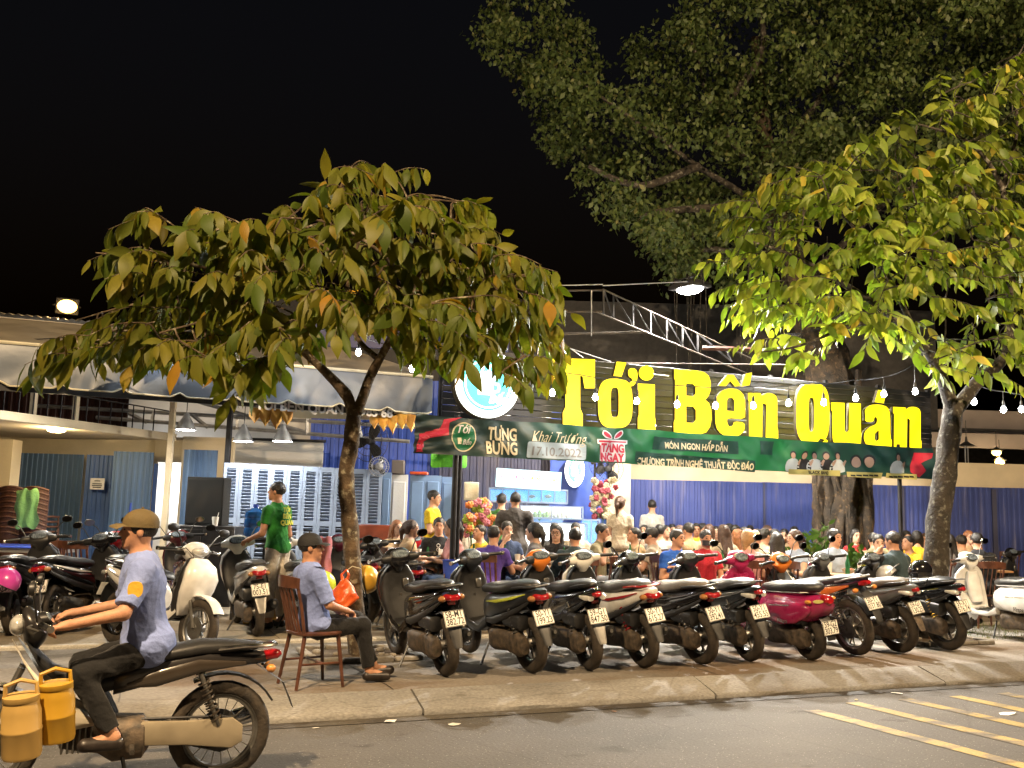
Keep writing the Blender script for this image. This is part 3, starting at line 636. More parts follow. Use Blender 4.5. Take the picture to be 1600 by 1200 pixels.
# round logo light box
def disc(r, n=40, sx=1): return [(sx * r * math.cos(2 * math.pi * i / n), r * math.sin(2 * math.pi * i / n)) for i in range(n)]
def flat(loops, name, mat, parent, y=0, ext=.002, at=(0, 0)):
    v, f = fill2d(loops, ext); b = MB(); b.add([(a + at[0], -c_ + y, b_ + at[1]) for a, b_, c_ in v], f); return b.build(name, mat, parent, 0)
M['lb_white'] = pm('lightbox_white', (.9, .95, .95), .4, var=0, emit=2.4, ecol=(.92, 1, 1)); M['lb_cyan'] = pm('lightbox_cyan', (.1, .8, .75), .4, var=0, emit=1.1, ecol=(.08, .85, .78))
def logo(name, label, p, r, sx, rotz, par=None):
    t = thing(name, label, 'sign', p); t.rotation_euler.z = rotz
    flat([disc(r, 48, sx)], 'casing', M['letter_side'], t, .06, .06); flat([disc(r * .97, 48, sx)], 'face', M['lb_white'], t, -.005, .003)
    flat([disc(r * .76, 48, sx)], 'disc', M['lb_cyan'], t, -.012, .002)
    flat([disc(r * .70, 48, sx), disc(r * .66, 48, sx)], 'ring', M['lb_white'], t, -.017, .002)
    mug = [(-.3, -.32), (.14, -.32), (.16, .1), (-.32, .1)]; flat([[(x * r * sx, y * r) for x, y in mug]], 'mug', M['lb_white'], t, -.02, .002)
    flat([sel(.2 * r * sx, -.1 * r, .16 * r * sx, .15 * r, 3), sel(.2 * r * sx, -.1 * r, .09 * r * sx, .08 * r, 3)], 'mug_handle', M['lb_white'], t, -.023, .002)
    for x, y, q in ((-.25, .16, .13), (-.08, .2, .15), (.1, .16, .12)): flat([disc(q * r, 16, sx)], 'foam', M['lb_white'], t, -.026, .002, (x * r * sx, y * r))
    a_, f_ = text_mesh('Tới', .46 * r, .012 * r, shear=.25); b = MB(); b.add([(q[0] * sx - .02 * r, -.03, q[1] + .44 * r) for q in a_], f_); b.build('lettering', M['lb_white'], t, 0)
    a_, f_ = text_mesh('Bến', .34 * r, .01 * r, shear=.25); b = MB(); b.add([(q[0] * sx + .3 * r * sx, -.033, q[1] - .44 * r) for q in a_], f_); b.build('lettering', M['lb_white'], t, 0)
    for k in range(22):
        a = -math.pi * (.12 + .76 * k / 21); MB().box((math.cos(a) * .86 * r * sx, -.016, math.sin(a) * .86 * r), (.05 * r, .004, .035 * r)).build('rim_mark', M['lb_cyan'], t, 0)
    return t
pl = PY(761, 600, YS); logo('round_sign', 'round white and cyan glowing logo sign left of the yellow letters', (pl.x, YS - .02, pl.z), .47, 1, 0)
po = P(898, 735, 18.3); logo('oval_sign', 'small oval white and green logo sign on the blue wall', po, .33, .58, _th - R(90))

# ============================================================ banner
YB = 11.66
BX0, BX1 = PY(648, 650, YB).x, PY(1460, 705, YB).x; BZ0, BZ1 = 2.268, 2.765
def bo(x, z):                                    # how far the cloth stands off its plane
    u = (x - BX0); v = (BZ1 - z) / (BZ1 - BZ0)
    g = .018 * math.sin(u * 7.3 + 5 * v + 1.2 * math.sin(u * 2.1)) + .012 * math.sin(u * 15 - 7 * v) + .02 * math.sin(u * 2.6 + 1)
    e = math.exp(-u * 2.2) * .035 * math.sin(22 * v + u * 9)
    g2 = .02 * math.exp(-((v - .3) / .25) ** 2) * math.sin(u * 4.4) * (1 if u > 4.6 else .5)
    return -(g + e + g2)
def sag(x): u = (x - BX0) / (BX1 - BX0); return -.035 * abs(math.sin(u * math.pi * 5)) * .8
def onb(px, py, lift=0):
    q = PY(px, py, YB); return V((q.x, YB + bo(q.x, q.z) - lift, q.z))
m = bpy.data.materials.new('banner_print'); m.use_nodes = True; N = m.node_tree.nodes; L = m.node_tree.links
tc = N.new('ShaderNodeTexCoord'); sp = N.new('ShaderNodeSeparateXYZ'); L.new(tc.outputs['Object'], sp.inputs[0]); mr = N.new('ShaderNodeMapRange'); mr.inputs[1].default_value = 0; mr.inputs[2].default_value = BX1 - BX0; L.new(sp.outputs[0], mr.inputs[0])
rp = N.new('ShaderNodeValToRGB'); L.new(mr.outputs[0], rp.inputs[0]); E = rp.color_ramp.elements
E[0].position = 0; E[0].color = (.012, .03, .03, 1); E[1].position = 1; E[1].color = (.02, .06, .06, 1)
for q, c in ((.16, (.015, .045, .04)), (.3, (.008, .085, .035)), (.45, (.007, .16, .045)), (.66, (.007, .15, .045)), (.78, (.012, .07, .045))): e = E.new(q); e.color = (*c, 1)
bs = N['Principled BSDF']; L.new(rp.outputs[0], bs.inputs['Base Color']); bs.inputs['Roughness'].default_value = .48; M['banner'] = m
ban = thing('grand_opening_banner', 'long green opening banner strung under the yellow sign', 'banner', (BX0, YB, 0))
nx, nz = 260, 14; vs = []
for i in range(nx + 1):
    x = BX0 + (BX1 - BX0) * i / nx
    for j in range(nz + 1):
        z = BZ1 + (BZ0 - BZ1) * j / nz; vs.append((x - BX0, bo(x, z), z + sag(x) * (1 - j / nz) * .6))
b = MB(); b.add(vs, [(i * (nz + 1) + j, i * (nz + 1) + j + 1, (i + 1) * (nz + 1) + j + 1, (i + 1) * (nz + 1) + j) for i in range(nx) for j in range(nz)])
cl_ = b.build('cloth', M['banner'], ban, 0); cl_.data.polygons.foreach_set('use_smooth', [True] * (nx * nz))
pc = lambda n, c, r=.45: pm(n, c, r, var=.08)
BG = {'cream': pc('print_cream', (.7, .62, .4)), 'white': pc('print_white', (.75, .75, .72)), 'red': pc('print_red', (.55, .03, .06)), 'green': pc('print_green', (.01, .16, .06)),
      'pale': pc('print_pale_blue', (.42, .52, .58)), 'grey': pc('print_grey', (.25, .25, .25)), 'dark': pc('print_dark_green', (.008, .05, .035)), 'gold': pc('print_gold', (.5, .45, .15)),
      'black': pc('print_black', (.015, .015, .018)), 'skin': pc('print_skin', (.42, .27, .2)), 'shirt': pc('print_shirt', (.5, .56, .58))}
def conform(vs2, fs, name, mat, lift, parent=None):
    bm = bmesh.new(); vv = [bm.verts.new((x, z, 0)) for x, z in vs2]
    for f in fs:
        try: bm.faces.new([vv[i] for i in f])
        except ValueError: pass
    bmesh.ops.triangulate(bm, faces=bm.faces[:])
    for _ in range(4):
        es = [e for e in bm.edges if e.calc_length() > .07]
        if not es: break
        bmesh.ops.subdivide_edges(bm, edges=es, cuts=1); bmesh.ops.triangulate(bm, faces=bm.faces[:])
    for v in bm.verts: x, z = v.co.x, v.co.y; v.co = (x - BX0, bo(x, z) - lift, z)
    me = bpy.data.meshes.new(name); bm.to_mesh(me); bm.free(); me.materials.append(BG[mat]); return obj(name, me, parent or ban)
def btext(s, px0, px1, py, h, mat, lift=.012, off=.012, shear=0):
    a, f = text_mesh(s, 1, off, shear=shear); a = a - a.min(0) * [1, 0, 0]
    A_, B2 = PY(px0, py, YB), PY(px1, py, YB); sx = (B2.x - A_.x) / a[:, 0].max(); hz = (PY(px0, py - h / 2, YB).z - PY(px0, py + h / 2, YB).z)
    y0, y1 = -.02, .71; zc_ = a[:, 1]
    t_ = (B2.z - A_.z) / (B2.x - A_.x)
    return conform([(A_.x + p[0] * sx, A_.z + p[0] * sx * 0 + (p[1] / .73) * hz) for p in a], f, 'lettering', mat, lift)
def bpoly(pts, mat, lift=.006, name='print', dens=8):
    w2 = []
    for i in range(len(pts)):
        a, c = pts[i], pts[(i + 1) % len(pts)]; n = max(1, int(math.hypot(c[0] - a[0], c[1] - a[1]) / dens))
        for k in range(n): q = PY(a[0] + (c[0] - a[0]) * k / n, a[1] + (c[1] - a[1]) * k / n, YB); w2.append((q.x, q.z))
    v, f = fill2d([w2], 0); return conform([(p[0], p[1]) for p in v], f, name, mat, lift)
bpoly([(649, 706), (655, 678), (688, 668), (694, 655), (722, 652), (702, 660), (700, 680), (672, 684), (662, 690), (660, 706)], 'red', .006, 'ribbon')
bpoly([(1430, 707), (1458, 708), (1455, 716), (1440, 724), (1446, 735), (1436, 746), (1424, 738), (1424, 728)], 'red', .006, 'ribbon')
bpoly([(1205 + 0, 0), (0, 0)] and [(724 + 20 * math.cos(a), 683 + 23 * math.sin(a)) for a in [2 * math.pi * i / 30 for i in range(30)]], 'cream', .008, 'badge', 50)
bpoly([(724 + 18 * math.cos(a), 683 + 21 * math.sin(a)) for a in [2 * math.pi * i / 30 for i in range(30)]], 'green', .011, 'badge', 50)
btext('Tới', 713, 734, 671, 13, 'white', .016, .02, .3); btext('Bến', 722, 736, 691, 8, 'white', .016, .02, .3)
bpoly([(714, 684), (720, 684), (720, 694), (714, 694)], 'cream', .016, 'mug')
btext('TƯNG', 763, 808, 678, 20, 'cream', .014, .03); btext('BỪNG', 760, 808, 700, 20, 'cream', .014, .03)
btext('Khai Trương', 830, 916, 682, 18, 'cream', .014, -.008, .45)
bpoly(chaikin([(824, 690), (834, 690), (904, 694), (914, 694), (914, 702), (914, 711), (914, 719), (904, 719), (834, 715), (824, 715), (824, 707), (824, 698)], 1), 'pale', .008, 'date_plate', 50); btext('17.10.2022', 832, 907, 705, 14, 'grey', .013, .012)
for loop, mt, lf in (([(932, 686), (980, 688), (980, 694), (976, 695), (974, 722), (936, 720), (936, 694), (932, 693)], 'white', .007), ([(934, 688), (978, 690), (978, 692), (934, 691)], 'red', .01), ([(938, 696), (939, 718), (937, 718), (936, 696)], 'red', .01)): bpoly(loop, mt, lf, 'gift_box')
for sx in (-1, 1):
    bpoly(chaikin([(956, 687), (956 + sx * 4, 678), (956 + sx * 15, 671), (956 + sx * 18, 678), (956 + sx * 12, 685)], 2), 'white', .009, 'bow', 50); bpoly(chaikin([(956 + sx * 2, 686), (956 + sx * 6, 679), (956 + sx * 14, 673), (956 + sx * 16, 678), (956 + sx * 11, 683)], 2), 'red', .012, 'bow', 50)
btext('TẶNG', 938, 974, 700, 13, 'red', .015, .05); btext('NGAY', 938, 973, 715, 13, 'red', .015, .05)
bpoly([(1021, 682), (1152, 690), (1152, 710), (1021, 702)], 'dark', .008, 'text_box'); bpoly([(992, 705), (1178, 720), (1178, 738), (992, 722)], 'dark', .008, 'text_box')
bpoly([(1186, 689), (1208, 690), (1208, 711), (1186, 710)], 'dark', .007, 'text_box')
btext('MÓN NGON HẤP DẪN', 1040, 1136, 696, 10, 'cream', .013, .03); btext('CHƯƠNG TRÌNH NGHỆ THUẬT ĐỘC ĐÁO', 996, 1175, 721, 11, 'cream', .013, .035)
for px, kind in ((1238, 0), (1257, 1), (1274, 0), (1291, 1), (1309, 0), (1337, 2), (1356, 2), (1401, 0)):      # printed performers
    y = 712 if kind < 2 else 718; top = 709 + (px - 1238) * .022
    hk = 0 if kind < 2 else 8; hs_ = 1 if kind < 2 else 1.7
    if kind < 2:
        bpoly(chaikin([(px - 3, top + 7), (px + 3, top + 7), (px + 9, top + 10), (px + 12, top + 20), (px + 11, top + 28), (px - 11, top + 28), (px - 12, top + 20), (px - 9, top + 10)], 1), 'shirt' if kind == 0 else 'black', .008, 'performer', 50)
        bpoly([(px + 8, top + 14), (px + 13, top + 8), (px + 15, top + 10), (px + 11, top + 19)], 'skin', .011, 'performer_arm', 50)
    bpoly([(px + 5 * hs_ * math.cos(a), top + hk + 1 + 6 * hs_ * math.sin(a)) for a in [2 * math.pi * i / 14 for i in range(14)]], 'black', .0095, 'performer_hair', 50)
    bpoly([(px + 3.8 * hs_ * math.cos(a), top + hk + 3 + 5 * hs_ * math.sin(a)) for a in [2 * math.pi * i / 16 for i in range(16)]], 'skin', .012, 'performer_face', 50)
for x0, x1, y, s in ((1232, 1313, 738, 'BLACK BAND'), (1322, 1376, 742, ''), (1382, 1432, 744, '')):
    bpoly([(x0, y - 5), (x1, y - 3), (x1, y + 6), (x0, y + 3)], 'gold', .013, 'name_strip')
    if s: btext(s, x0 + 32, x1 - 18, y, 5, 'black', .018, .03)
    else:
        for k in range(5): q = x0 + 5 + k * (x1 - x0 - 10) / 5; bpoly([(q, y - .5), (q + (x1 - x0) / 7, y), (q + (x1 - x0) / 7, y + 2.6), (q, y + 2)], 'black', .018, 'name_mark')
# banner poles
for px, lab, wd in ((712, 'black twin steel pole holding the left part of the banner', .07), (1404, 'thin black pole under the right end of the banner', .05)):
    p = PY(px, 720, YB + .1); t = thing('banner_pole', lab, 'pole', (p.x, p.y, .14))
    MB().tube([(0, 0, 0), (0, 0, 2.66)], wd * .55, 10).build('shaft', M['steel_dark'], t); MB().tube([(wd * 1.0, .02, 0), (wd * 1.0, .02, 2.6)], wd * .4, 8).build('second_shaft', M['steel_dark'], t); MB().box((.02, 0, .012), (.24, .2, .024), b=.005).build('base_plate', M['steel_dark'], t)

# ============================================================ steel truss over the sign
M['steel_lit'] = pm('pale_painted_steel', (.045, .044, .042), .6, .3, var=.3, scale=8, col2=(.075, .06, .045))
t = thing('steel_truss', 'pale steel lattice truss sloping down above the yellow sign', 'truss', P(945, 454, 14)); D = 14
cT = lambda x, y: (860 + x * .2375, 430 + y * .2375)
def member(p, q, d0=14, d1=14, r=.012, mat='steel_lit', name='member'): return beam(P(*cT(*p), d0), P(*cT(*q), d1), r, b=t, name=name, mat=mat)
member((345, 92), (1345, 560), 14, 15.5, .014, name='top_chord'); member((300, 240), (1290, 645), 14, 15.5, .015, name='bottom_chord')
member((-60, 105), (345, 98), 14.3, 14, .015, name='side_rail'); member((-60, 240), (340, 240), 14.3, 14, .015, name='side_rail')
tops = [(350, 92), (415, 122), (545, 183), (660, 237), (765, 286), (870, 335), (970, 382), (1150, 468)]
bots = [(350, 255), (415, 285), (545, 335), (660, 385), (765, 428), (870, 470), (970, 512), (1195, 570)]
for i in range(len(tops)):
    fr = 14 + 1.5 * i / 8; member(tops[i], bots[i], fr, fr, .016, 'steel_dark', 'strut')
    if i < 7: member(tops[i], bots[i + 1], fr, fr + .19, .014, 'steel_dark', 'strut')
member((-40, 390), (640, 372), 14.6, 14.6, .02, name='tie_rail'); member((500, 578), (1600, 590), 14.6, 15.2, .012, name='tie_rail')
o = beam(P(*cT(1000, 478), 14.2), P(*cT(1390, 490), 14.2), .035, mat='brown_sheet', label='short red steel bar jutting from the truss', name='red_bar'); 
t2 = t
for a, c_ in (((-250, 75), (345, 60)), ((345, 68), (900, 42)), ((0, 360), (130, 560)), ((0, 385), (220, 545)), ((0, 440), (400, 570)), ((300, 600), (780, 665)), ((270, 100), (270, 400))):
    o = beam(P(*cT(*a), 13.9), P(*cT(*c_), 13.9), .008, b=t2, name='cable', mat='steel_pale')
# yellow gantry glimpsed over the awning
t = thing('gantry', 'yellow painted steel frame glimpsed through the left tree crown', 'frame', P(505, 458, 15))
M['yellow_steel'] = pm('yellow_steel', (.6, .33, .03), .5, var=.2)
for a, c_ in (((440, 460), (560, 455)), ((533, 457), (532, 490)), ((533, 490), (533, 560))): beam(P(*a, 15), P(*c_, 15), .035, b=t, name='member', mat='yellow_steel')
o = MB().box((0, 0, 0), (3.2, .06, .7)).build('blue_tarpaulin', pm('navy_tarp', (.02, .025, .11), .5, var=.2), None, 0); o.matrix_world = frame(P(640, 512, 15.2), HR); tag(o, 'dark blue tarpaulin strip above the awning behind the left tree', 'tarpaulin')

# ============================================================ lamps
M['bulb'] = pm('bulb_white', (1, 1, 1), .4, var=0, emit=170, ecol=(.96, .97, 1))
M['wire'] = pm('black_wire', (.02, .02, .02), .6, var=0)
bulb = MB().lathe([(.001, .09), (.013, .088), (.015, .045), (.026, .028), (.034, .0), (.032, -.02), (.018, -.036), (.001, -.04)], 14); bulb_me = bulb.mesh(M['bulb'])
sock = MB().lathe([(.014, .046), (.018, .05), (.018, .1), (.01, .125)], 10); sock_me = sock.mesh(M['wire'])
def strand(name, label, wpts, bulbs, d, glab, Yp=None):
    P = (lambda x, y, _d: PY(x, y, Yp)) if Yp else globals()['P']
    t = thing(name, label, 'string lights', P(*wpts[0], d)); pts = []
    n = 10
    for i in range(len(wpts) - 1):
        for k in range(n): u = k / n; q = (wpts[i][0] * (1 - u) + wpts[i + 1][0] * u, wpts[i][1] * (1 - u) + wpts[i + 1][1] * u + 6 * 4 * u * (1 - u) * .4); pts.append(P(*q, d) - t.location)
    pts.append(P(*wpts[-1], d) - t.location); MB().tube(pts, .007, 5).build('wire', M['wire'], t)
    for px, py in bulbs:
        q = P(px, py, d) - t.location; o = obj('bulb', bulb_me, t, q); obj('socket', sock_me, o)
        near = min(pts, key=lambda s_: (s_.x - q.x) ** 2 + (s_.y - q.y) ** 2); MB().tube([q + V((0, 0, .12)), V((q.x, q.y, max(near.z, q.z + .16)))], .005, 5).build('drop_cord', M['wire'], t)
strand('string_lights', 'string of white bulbs hanging in front of the yellow sign', [(862, 575), (905, 585), (960, 590), (1058, 602), (1180, 604), (1250, 600), (1330, 594), (1400, 584), (1450, 553), (1480, 560)],
       [(863, 614), (930, 621), (995, 627), (1058, 632), (1118, 634), (1177, 634), (1232, 630), (1287, 629), (1337, 622), (1381, 616), (1430, 612)], 12.4, '')
strand('string_lights', 'string of white bulbs along the awning under the left tree', [(-20, 520), (38, 530), (140, 522), (262, 508), (345, 492), (470, 505), (560, 525), (650, 548), (720, 560)], [(32, 562), (260, 535), (337, 517), (478, 535), (560, 551), (644, 576)], 11.6, '')
strand('string_lights', 'string of white bulbs running right of the right tree', [(1432, 540), (1480, 575), (1522, 600), (1570, 612), (1640, 618)], [(1441, 565), (1522, 628), (1568, 640), (1596, 640)], 13.0, '')
M['bulb_fill'] = pm('bulb_fill', (1, .9, .75), .4, var=0, emit=600, ecol=(1, .82, .58)); bulb_fill_me = bulb.mesh(M['bulb_fill'])  # for two added strings, unseen behind the sign, put in to brighten the diners
_bm = bulb_me; bulb_me = bulb_fill_me
strand('string_lights', 'added string of warm bulbs, unseen behind the banner, lighting the front tables', [(690, 622), (900, 632), (1150, 655), (1420, 672)], [(730 + 64 * i, 672 + 4.2 * i) for i in range(11) if i not in (8, 9)], 0, '', 12.7)
strand('string_lights', 'added string of warm bulbs, unseen behind the sign, lighting the rear tables', [(940, 622), (1150, 642), (1420, 664)], [(960 + 62 * i, 662 + 4.5 * i) for i in range(8) if i not in (5, 6)], 0, '', 14.2)
bulb_me = _bm
def flood(name, label, p, aim, energy, col, spot=140, size=.12, mat=None, sc=1):
    t = thing(name, label, 'floodlight', p); dv = (V(aim) - V(p)).normalized(); q = dv.to_track_quat('-Z', 'Y'); t.rotation_euler = q.to_euler()
    b = MB(); b.box((0, 0, .05), (.36 * sc, .28 * sc, .07), b=.015); b.build('housing', M['steel_dark'], t)
    MB().ball((0, 0, .012), (.155 * sc, .115 * sc, .05 * sc), 16, 8).build('lens', mat or M['lamp_white'], t)
    for i in range(6): MB().box((-.14 * sc + .056 * sc * i, 0, .1), (.012, .24 * sc, .04)).build('cooling_fin', M['steel_dark'], t, 0)
    MB().tube([(-.2 * sc, 0, .05), (-.2 * sc, 0, .2), (.2 * sc, 0, .2), (.2 * sc, 0, .05)], .012, 6).build('bracket', M['steel_dark'], t)
    lamp('SPOT', name + '_light', V(p) + dv * .03, energy, col, size, aim, spot, .5); return t
M['lamp_sodium'] = pm('lamp_sodium', (1, .7, .3), .5, var=0, emit=7, ecol=(1, .6, .13))
flood('floodlight', 'white floodlight on the truss in front of the dark tree', P(1078, 453, 14.5), P(1090, 900, 14.6), 6500, (1, .92, .8), 168, sc=1.5)
flood('floodlight', 'white floodlight shining through the left edge of the right tree', P(1240, 535, 14.95), P(1235, 900, 12.4), 1900, (1, .95, .86), 165, sc=.7)
flood('floodlight', 'amber floodlight on the roof edge at upper left', P(105, 479, 17.5), P(100, 560, 12), 900, (1, .66, .25), 150, mat=M['lamp_sodium'], sc=1.1)
flood('floodlight', 'glaring white floodlight behind the left tree leaves on the awning', P(122, 541, 12.9), G(200, 960), 900, (1, .93, .78), 150)
for px, py, lab in ((290, 672, 'grey cone pendant lamp over the canopy end'), (380, 690, 'grey cone pendant lamp right of the black post'), (441, 690, 'grey cone pendant lamp left of the left tree trunk')):
    p = P(px, py, 15.2); t = thing('pendant_lamp', lab, 'lamp', p, group='cone pendant lamps')
    MB().lathe([(.16, .0), (.155, .02), (.11, .12), (.05, .22), (.04, .26), (.02, .28)], 20, caps=False).build('shade', M['steel_pale'], t)
    MB().lathe([(.001, .035), (.14, .03), (.14, .0), (.001, -.005)], 18).build('lit_disc', M['lamp_white'], t); MB().tube([(0, 0, .27), (0, 0, 1.0)], .008, 5).build('cord', M['wire'], t)
    lamp('SPOT', 'pendant_light', p - V((0, 0, .03)), 7, (1, .96, .9), .12, p - V((0, 0, 2)), 150)
for px, py, lab in ((1557, 707, 'upper warm bare lamp under the rear shelter at right'), (1562, 722, 'lower warm bare lamp under the rear shelter at right')):
    p = P(px, py, 21.3); t = thing('hanging_lamp', lab, 'lamp', p, group='warm lamps under the rear shelter'); MB().ball((0, 0, 0), (.1, .1, .07), 14, 8).build('globe', M['lamp_sodium'], t); MB().lathe([(.14, .04), (.05, .1), (.02, .12)], 14).build('shade', M['steel_dark'], t); MB().tube([(0, 0, .1), (0, 0, .5)], .008, 5).build('cord', M['wire'], t)
    lamp('POINT', 'hanging_light', p - V((0, .05, .12)), 60, (1, .7, .35), .1)
p = P(1510, 697, 20.5); t = thing('hanging_lamp', 'unlit umbrella-shaped lamp shade hanging right of the right trunk', 'lamp', p); MB().lathe([(.2, 0), (.1, .05), (.03, .1), (.02, .2)], 18).build('shade', M['steel_dark'], t); MB().tube([(0, 0, .15), (0, 0, .55)], .008, 5).build('cord', M['wire'], t)
for dx in (-.04, .04): MB().tube([(dx, 0, 0), (dx, 0, -.5)], .012, 5).build('chain', M['steel_pale'], t)
# street lamps on the near side of the road, behind the camera
M['pole'] = pm('lamp_pole', (.3, .31, .3), .5, .5, var=.15)
for i, (x, y, en) in enumerate(((-2.6, -1.2, 7400), (9.5, -1.2, 6000))):
    t = thing('street_lamp', ('sodium street lamp across the road to the left', 'sodium street lamp across the road to the right')[i], 'street lamp', (x, y, 0))
    MB().tube([(0, 0, 0), (0, 0, 4), (0, 0, 7.6), (0, .5, 8.25), (0, 2.6, 8.6)], [.09, .075, .06, .05, .045], 12).build('pole', M['pole'], t)
    MB().loft([sring((0, 2.5 + .8 * k / 5, 8.6), (1, 0, 0), (0, 0, 1), .03 + .13 * math.sin(math.pi * (k + .6) / 6.2), .03 + .05 * math.sin(math.pi * (k + .6) / 6.2), 2.4, 14) for k in range(6)]).build('head', M['pole'], t)
    MB().ball((0, 2.95, 8.55), (.12, .3, .03), 14, 6).build('lens', M['lamp_sodium'], t)
    lamp('SPOT', 'street_lamp_light', (x, y + 2.95, 8.48), en, (1, .71, .4), .15, (x + (3 if i == 0 else -1.5), y + 8.5, 0), 165, .3)
# ============================================================ motorbikes
# local frame: origin where the rear tyre meets the ground, +y = forward, +x = right side
XA, YA_, ZA = V((1, 0, 0)), V((0, 1, 0)), V((0, 0, 1))
def yloft(secs, n=2.6, k=18):          # (y, x, z, half width, half height[, tilt])
    rings = []
    for s in secs:
        y, x, z, a, b = s[:5]; tl = s[5] if len(s) > 5 else 0
        rings.append(sring((x, y, z), XA, V((0, math.sin(tl), math.cos(tl))), a, b, n, k))
    return MB().loft(rings)
M['amber_dim'] = pm('amber_dim', (.3, .13, .04), .2, var=.3, scale=40, coat=.5)
def wheel(t, y, r, tr, rimmat, name, spokes=5, style='cast', width=.1):
    b = MB(); n = 36; prof = []
    for j in range(12):
        a = 2 * math.pi * j / 12; prof.append((math.cos(a), math.sin(a)))
    rings = []
    for i in range(n):
        a = 2 * math.pi * i / n; d = V((0, math.cos(a), math.sin(a))); gro = 1 - (.035 if i % 2 else 0)
        rings.append([V((0, y, r)) + d * ((r - tr) + tr * c * (gro if c > .3 else 1)) + XA * (width / 2 * math.copysign(abs(s_) ** .8, s_)) for c, s_ in prof])
    b.loft(rings, False, True); w_ = b.build(name, M['rubber'], t, 50)
    ri = r - tr * 1.75; b = MB(); b.torus((0, y, r), ri, .016, (1, 0, 0), 32, 8, 2.0); b.torus((0, y, r), ri - .018, .01, (1, 0, 0), 32, 6, 2.6); b.build('rim', rimmat, w_)
    b = MB(); b.lathe([(.035, -.06), (.045, -.045), (.045, .045), (.035, .06)], 14, Matrix.Translation((0, y, r)) @ Matrix.Rotation(R(90), 4, 'Y')); b.build('hub', M['grey'], w_)
    sp = MB(); sp.tube([(0, 0, .035), (0, 0, ri - .005)], [.016, .011], 6, flat=.7) if style == 'cast' else sp.tube([(0.02, 0, .03), (0, 0, ri)], .0035, 4)
    if style == 'split':
        sp = MB(); sp.tube([(0, 0, .035), (0, 0, ri * .45)], [.015, .012], 6); sp.tube([(0, 0, ri * .42), (0, .045, ri - .005)], .008, 5); sp.tube([(0, 0, ri * .42), (0, -.045, ri - .005)], .008, 5)
    spm = sp.mesh(rimmat)
    for i in range(spokes): obj('spoke', spm, w_, (0, y, r), (2 * math.pi * i / spokes + .2, 0, 0))
    MB().lathe([(.001, -.012), (ri * .55, -.012), (ri * .55, .0), (ri * .4, .004), (.001, .004)], 20, Matrix.Translation((.05, y, r)) @ Matrix.Rotation(R(90), 4, 'Y')).build('brake_disc', M['grey'], w_)
    return w_
def plate(t, loc, tilt, s, mat=None, yaw=0):
    p = MB().box((0, 0, 0), (.19, .004, .14), b=.0015).build('licence_plate', mat or M['plate'], t, 0); p.location = loc; p.rotation_euler = (tilt, 0, yaw)
    b = MB()
    for x in (-1, 1): b.box((x * .091, -.0026, 0), (.004, .001, .132))
    for z in (-1, 1): b.box((0, -.0026, z * .066), (.186, .001, .004))
    stuff(b.build('border', M['ink'], p, 0))
    for q, z in zip(s.split('|'), (.034, -.03)):
        a, f = TX[q]; MB().add([(v[0], -.0032, v[1] + z) for v in a], f).build('lettering', M['ink'], p, 0)
    return p
def mirrors(t, base, spread=.27, h=.2, mat=None, rot=0, one=False):
    for s in ((-1, 1) if not one else (1,)):
        p0 = V((s * base[0], base[1], base[2])); p1 = p0 + V((s * (spread - base[0]) * .5, .02, h * .7)); p2 = V((s * spread, base[1] + .02, base[2] + h))
        m_ = MB().tube([p0, p1, p2], .006, 6).build('mirror', M['black'], t)
        MB().loft([sring(p2 + V((0, dy, 0)), XA, ZA, a, b, 2.3, 14) for dy, a, b in ((.03, .03, .018), (.02, .055, .036), (0, .06, .04), (-.008, .058, .038))]).build('mirror_shell', mat or M['black'], m_)
        MB().loft([sring(p2 + V((0, dy, 0)), XA, ZA, .054, .034, 2.3, 14) for dy in (-.0085, -.011)]).build('mirror_glass', M['mirror'], m_)
def grips(t, y, z, half=.34, turn=0, metal='black', sweep=.06):
    for s in (-1, 1):
        g = MB().tube([(s * .12, y, z), (s * .21, y - .01, z + .012), (s * half, y - sweep, z + .005)], [.017, .018, .017], 10).build('grip', M['black'], t)
        MB().tube([(s * (half + .002), y - sweep, z + .005), (s * (half + .025), y - sweep - .004, z + .005)], .02, 10).build('bar_end', M['chrome'], g)
        MB().tube([(s * .15, y + .045, z + .004), (s * .2, y + .06, z), (s * (half - .02), y + .035 - sweep * .6, z - .005)], [.009, .009, .006], 6, flat=.6).build('brake_lever', M['grey'], t)
def spring(t, p0, p1, r=.032, turns=7, mat='grey', col=None):
    p0, p1 = V(p0), V(p1); ax = (p1 - p0).normalized(); u = ax.orthogonal().normalized(); v = ax.cross(u); pts = []
    n = turns * 9
    for i in range(n + 1): a = 2 * math.pi * i / 9; pts.append(p0.lerp(p1, .12 + .76 * i / n) + (u * math.cos(a) + v * math.sin(a)) * r)
    s = MB().tube([p0, p1], .013, 8).build('shock_absorber', M['grey'], t); MB().tube(pts, .0065, 5).build('coil_spring', col or M[mat], s); return s
def stand(t, y=.62, side=-1):
    MB().tube([(side * .09, y, .22), (side * .24, y - .06, .012), (side * .27, y - .08, .008)], [.012, .011, .014], 7).build('side_stand', M['black'], t)
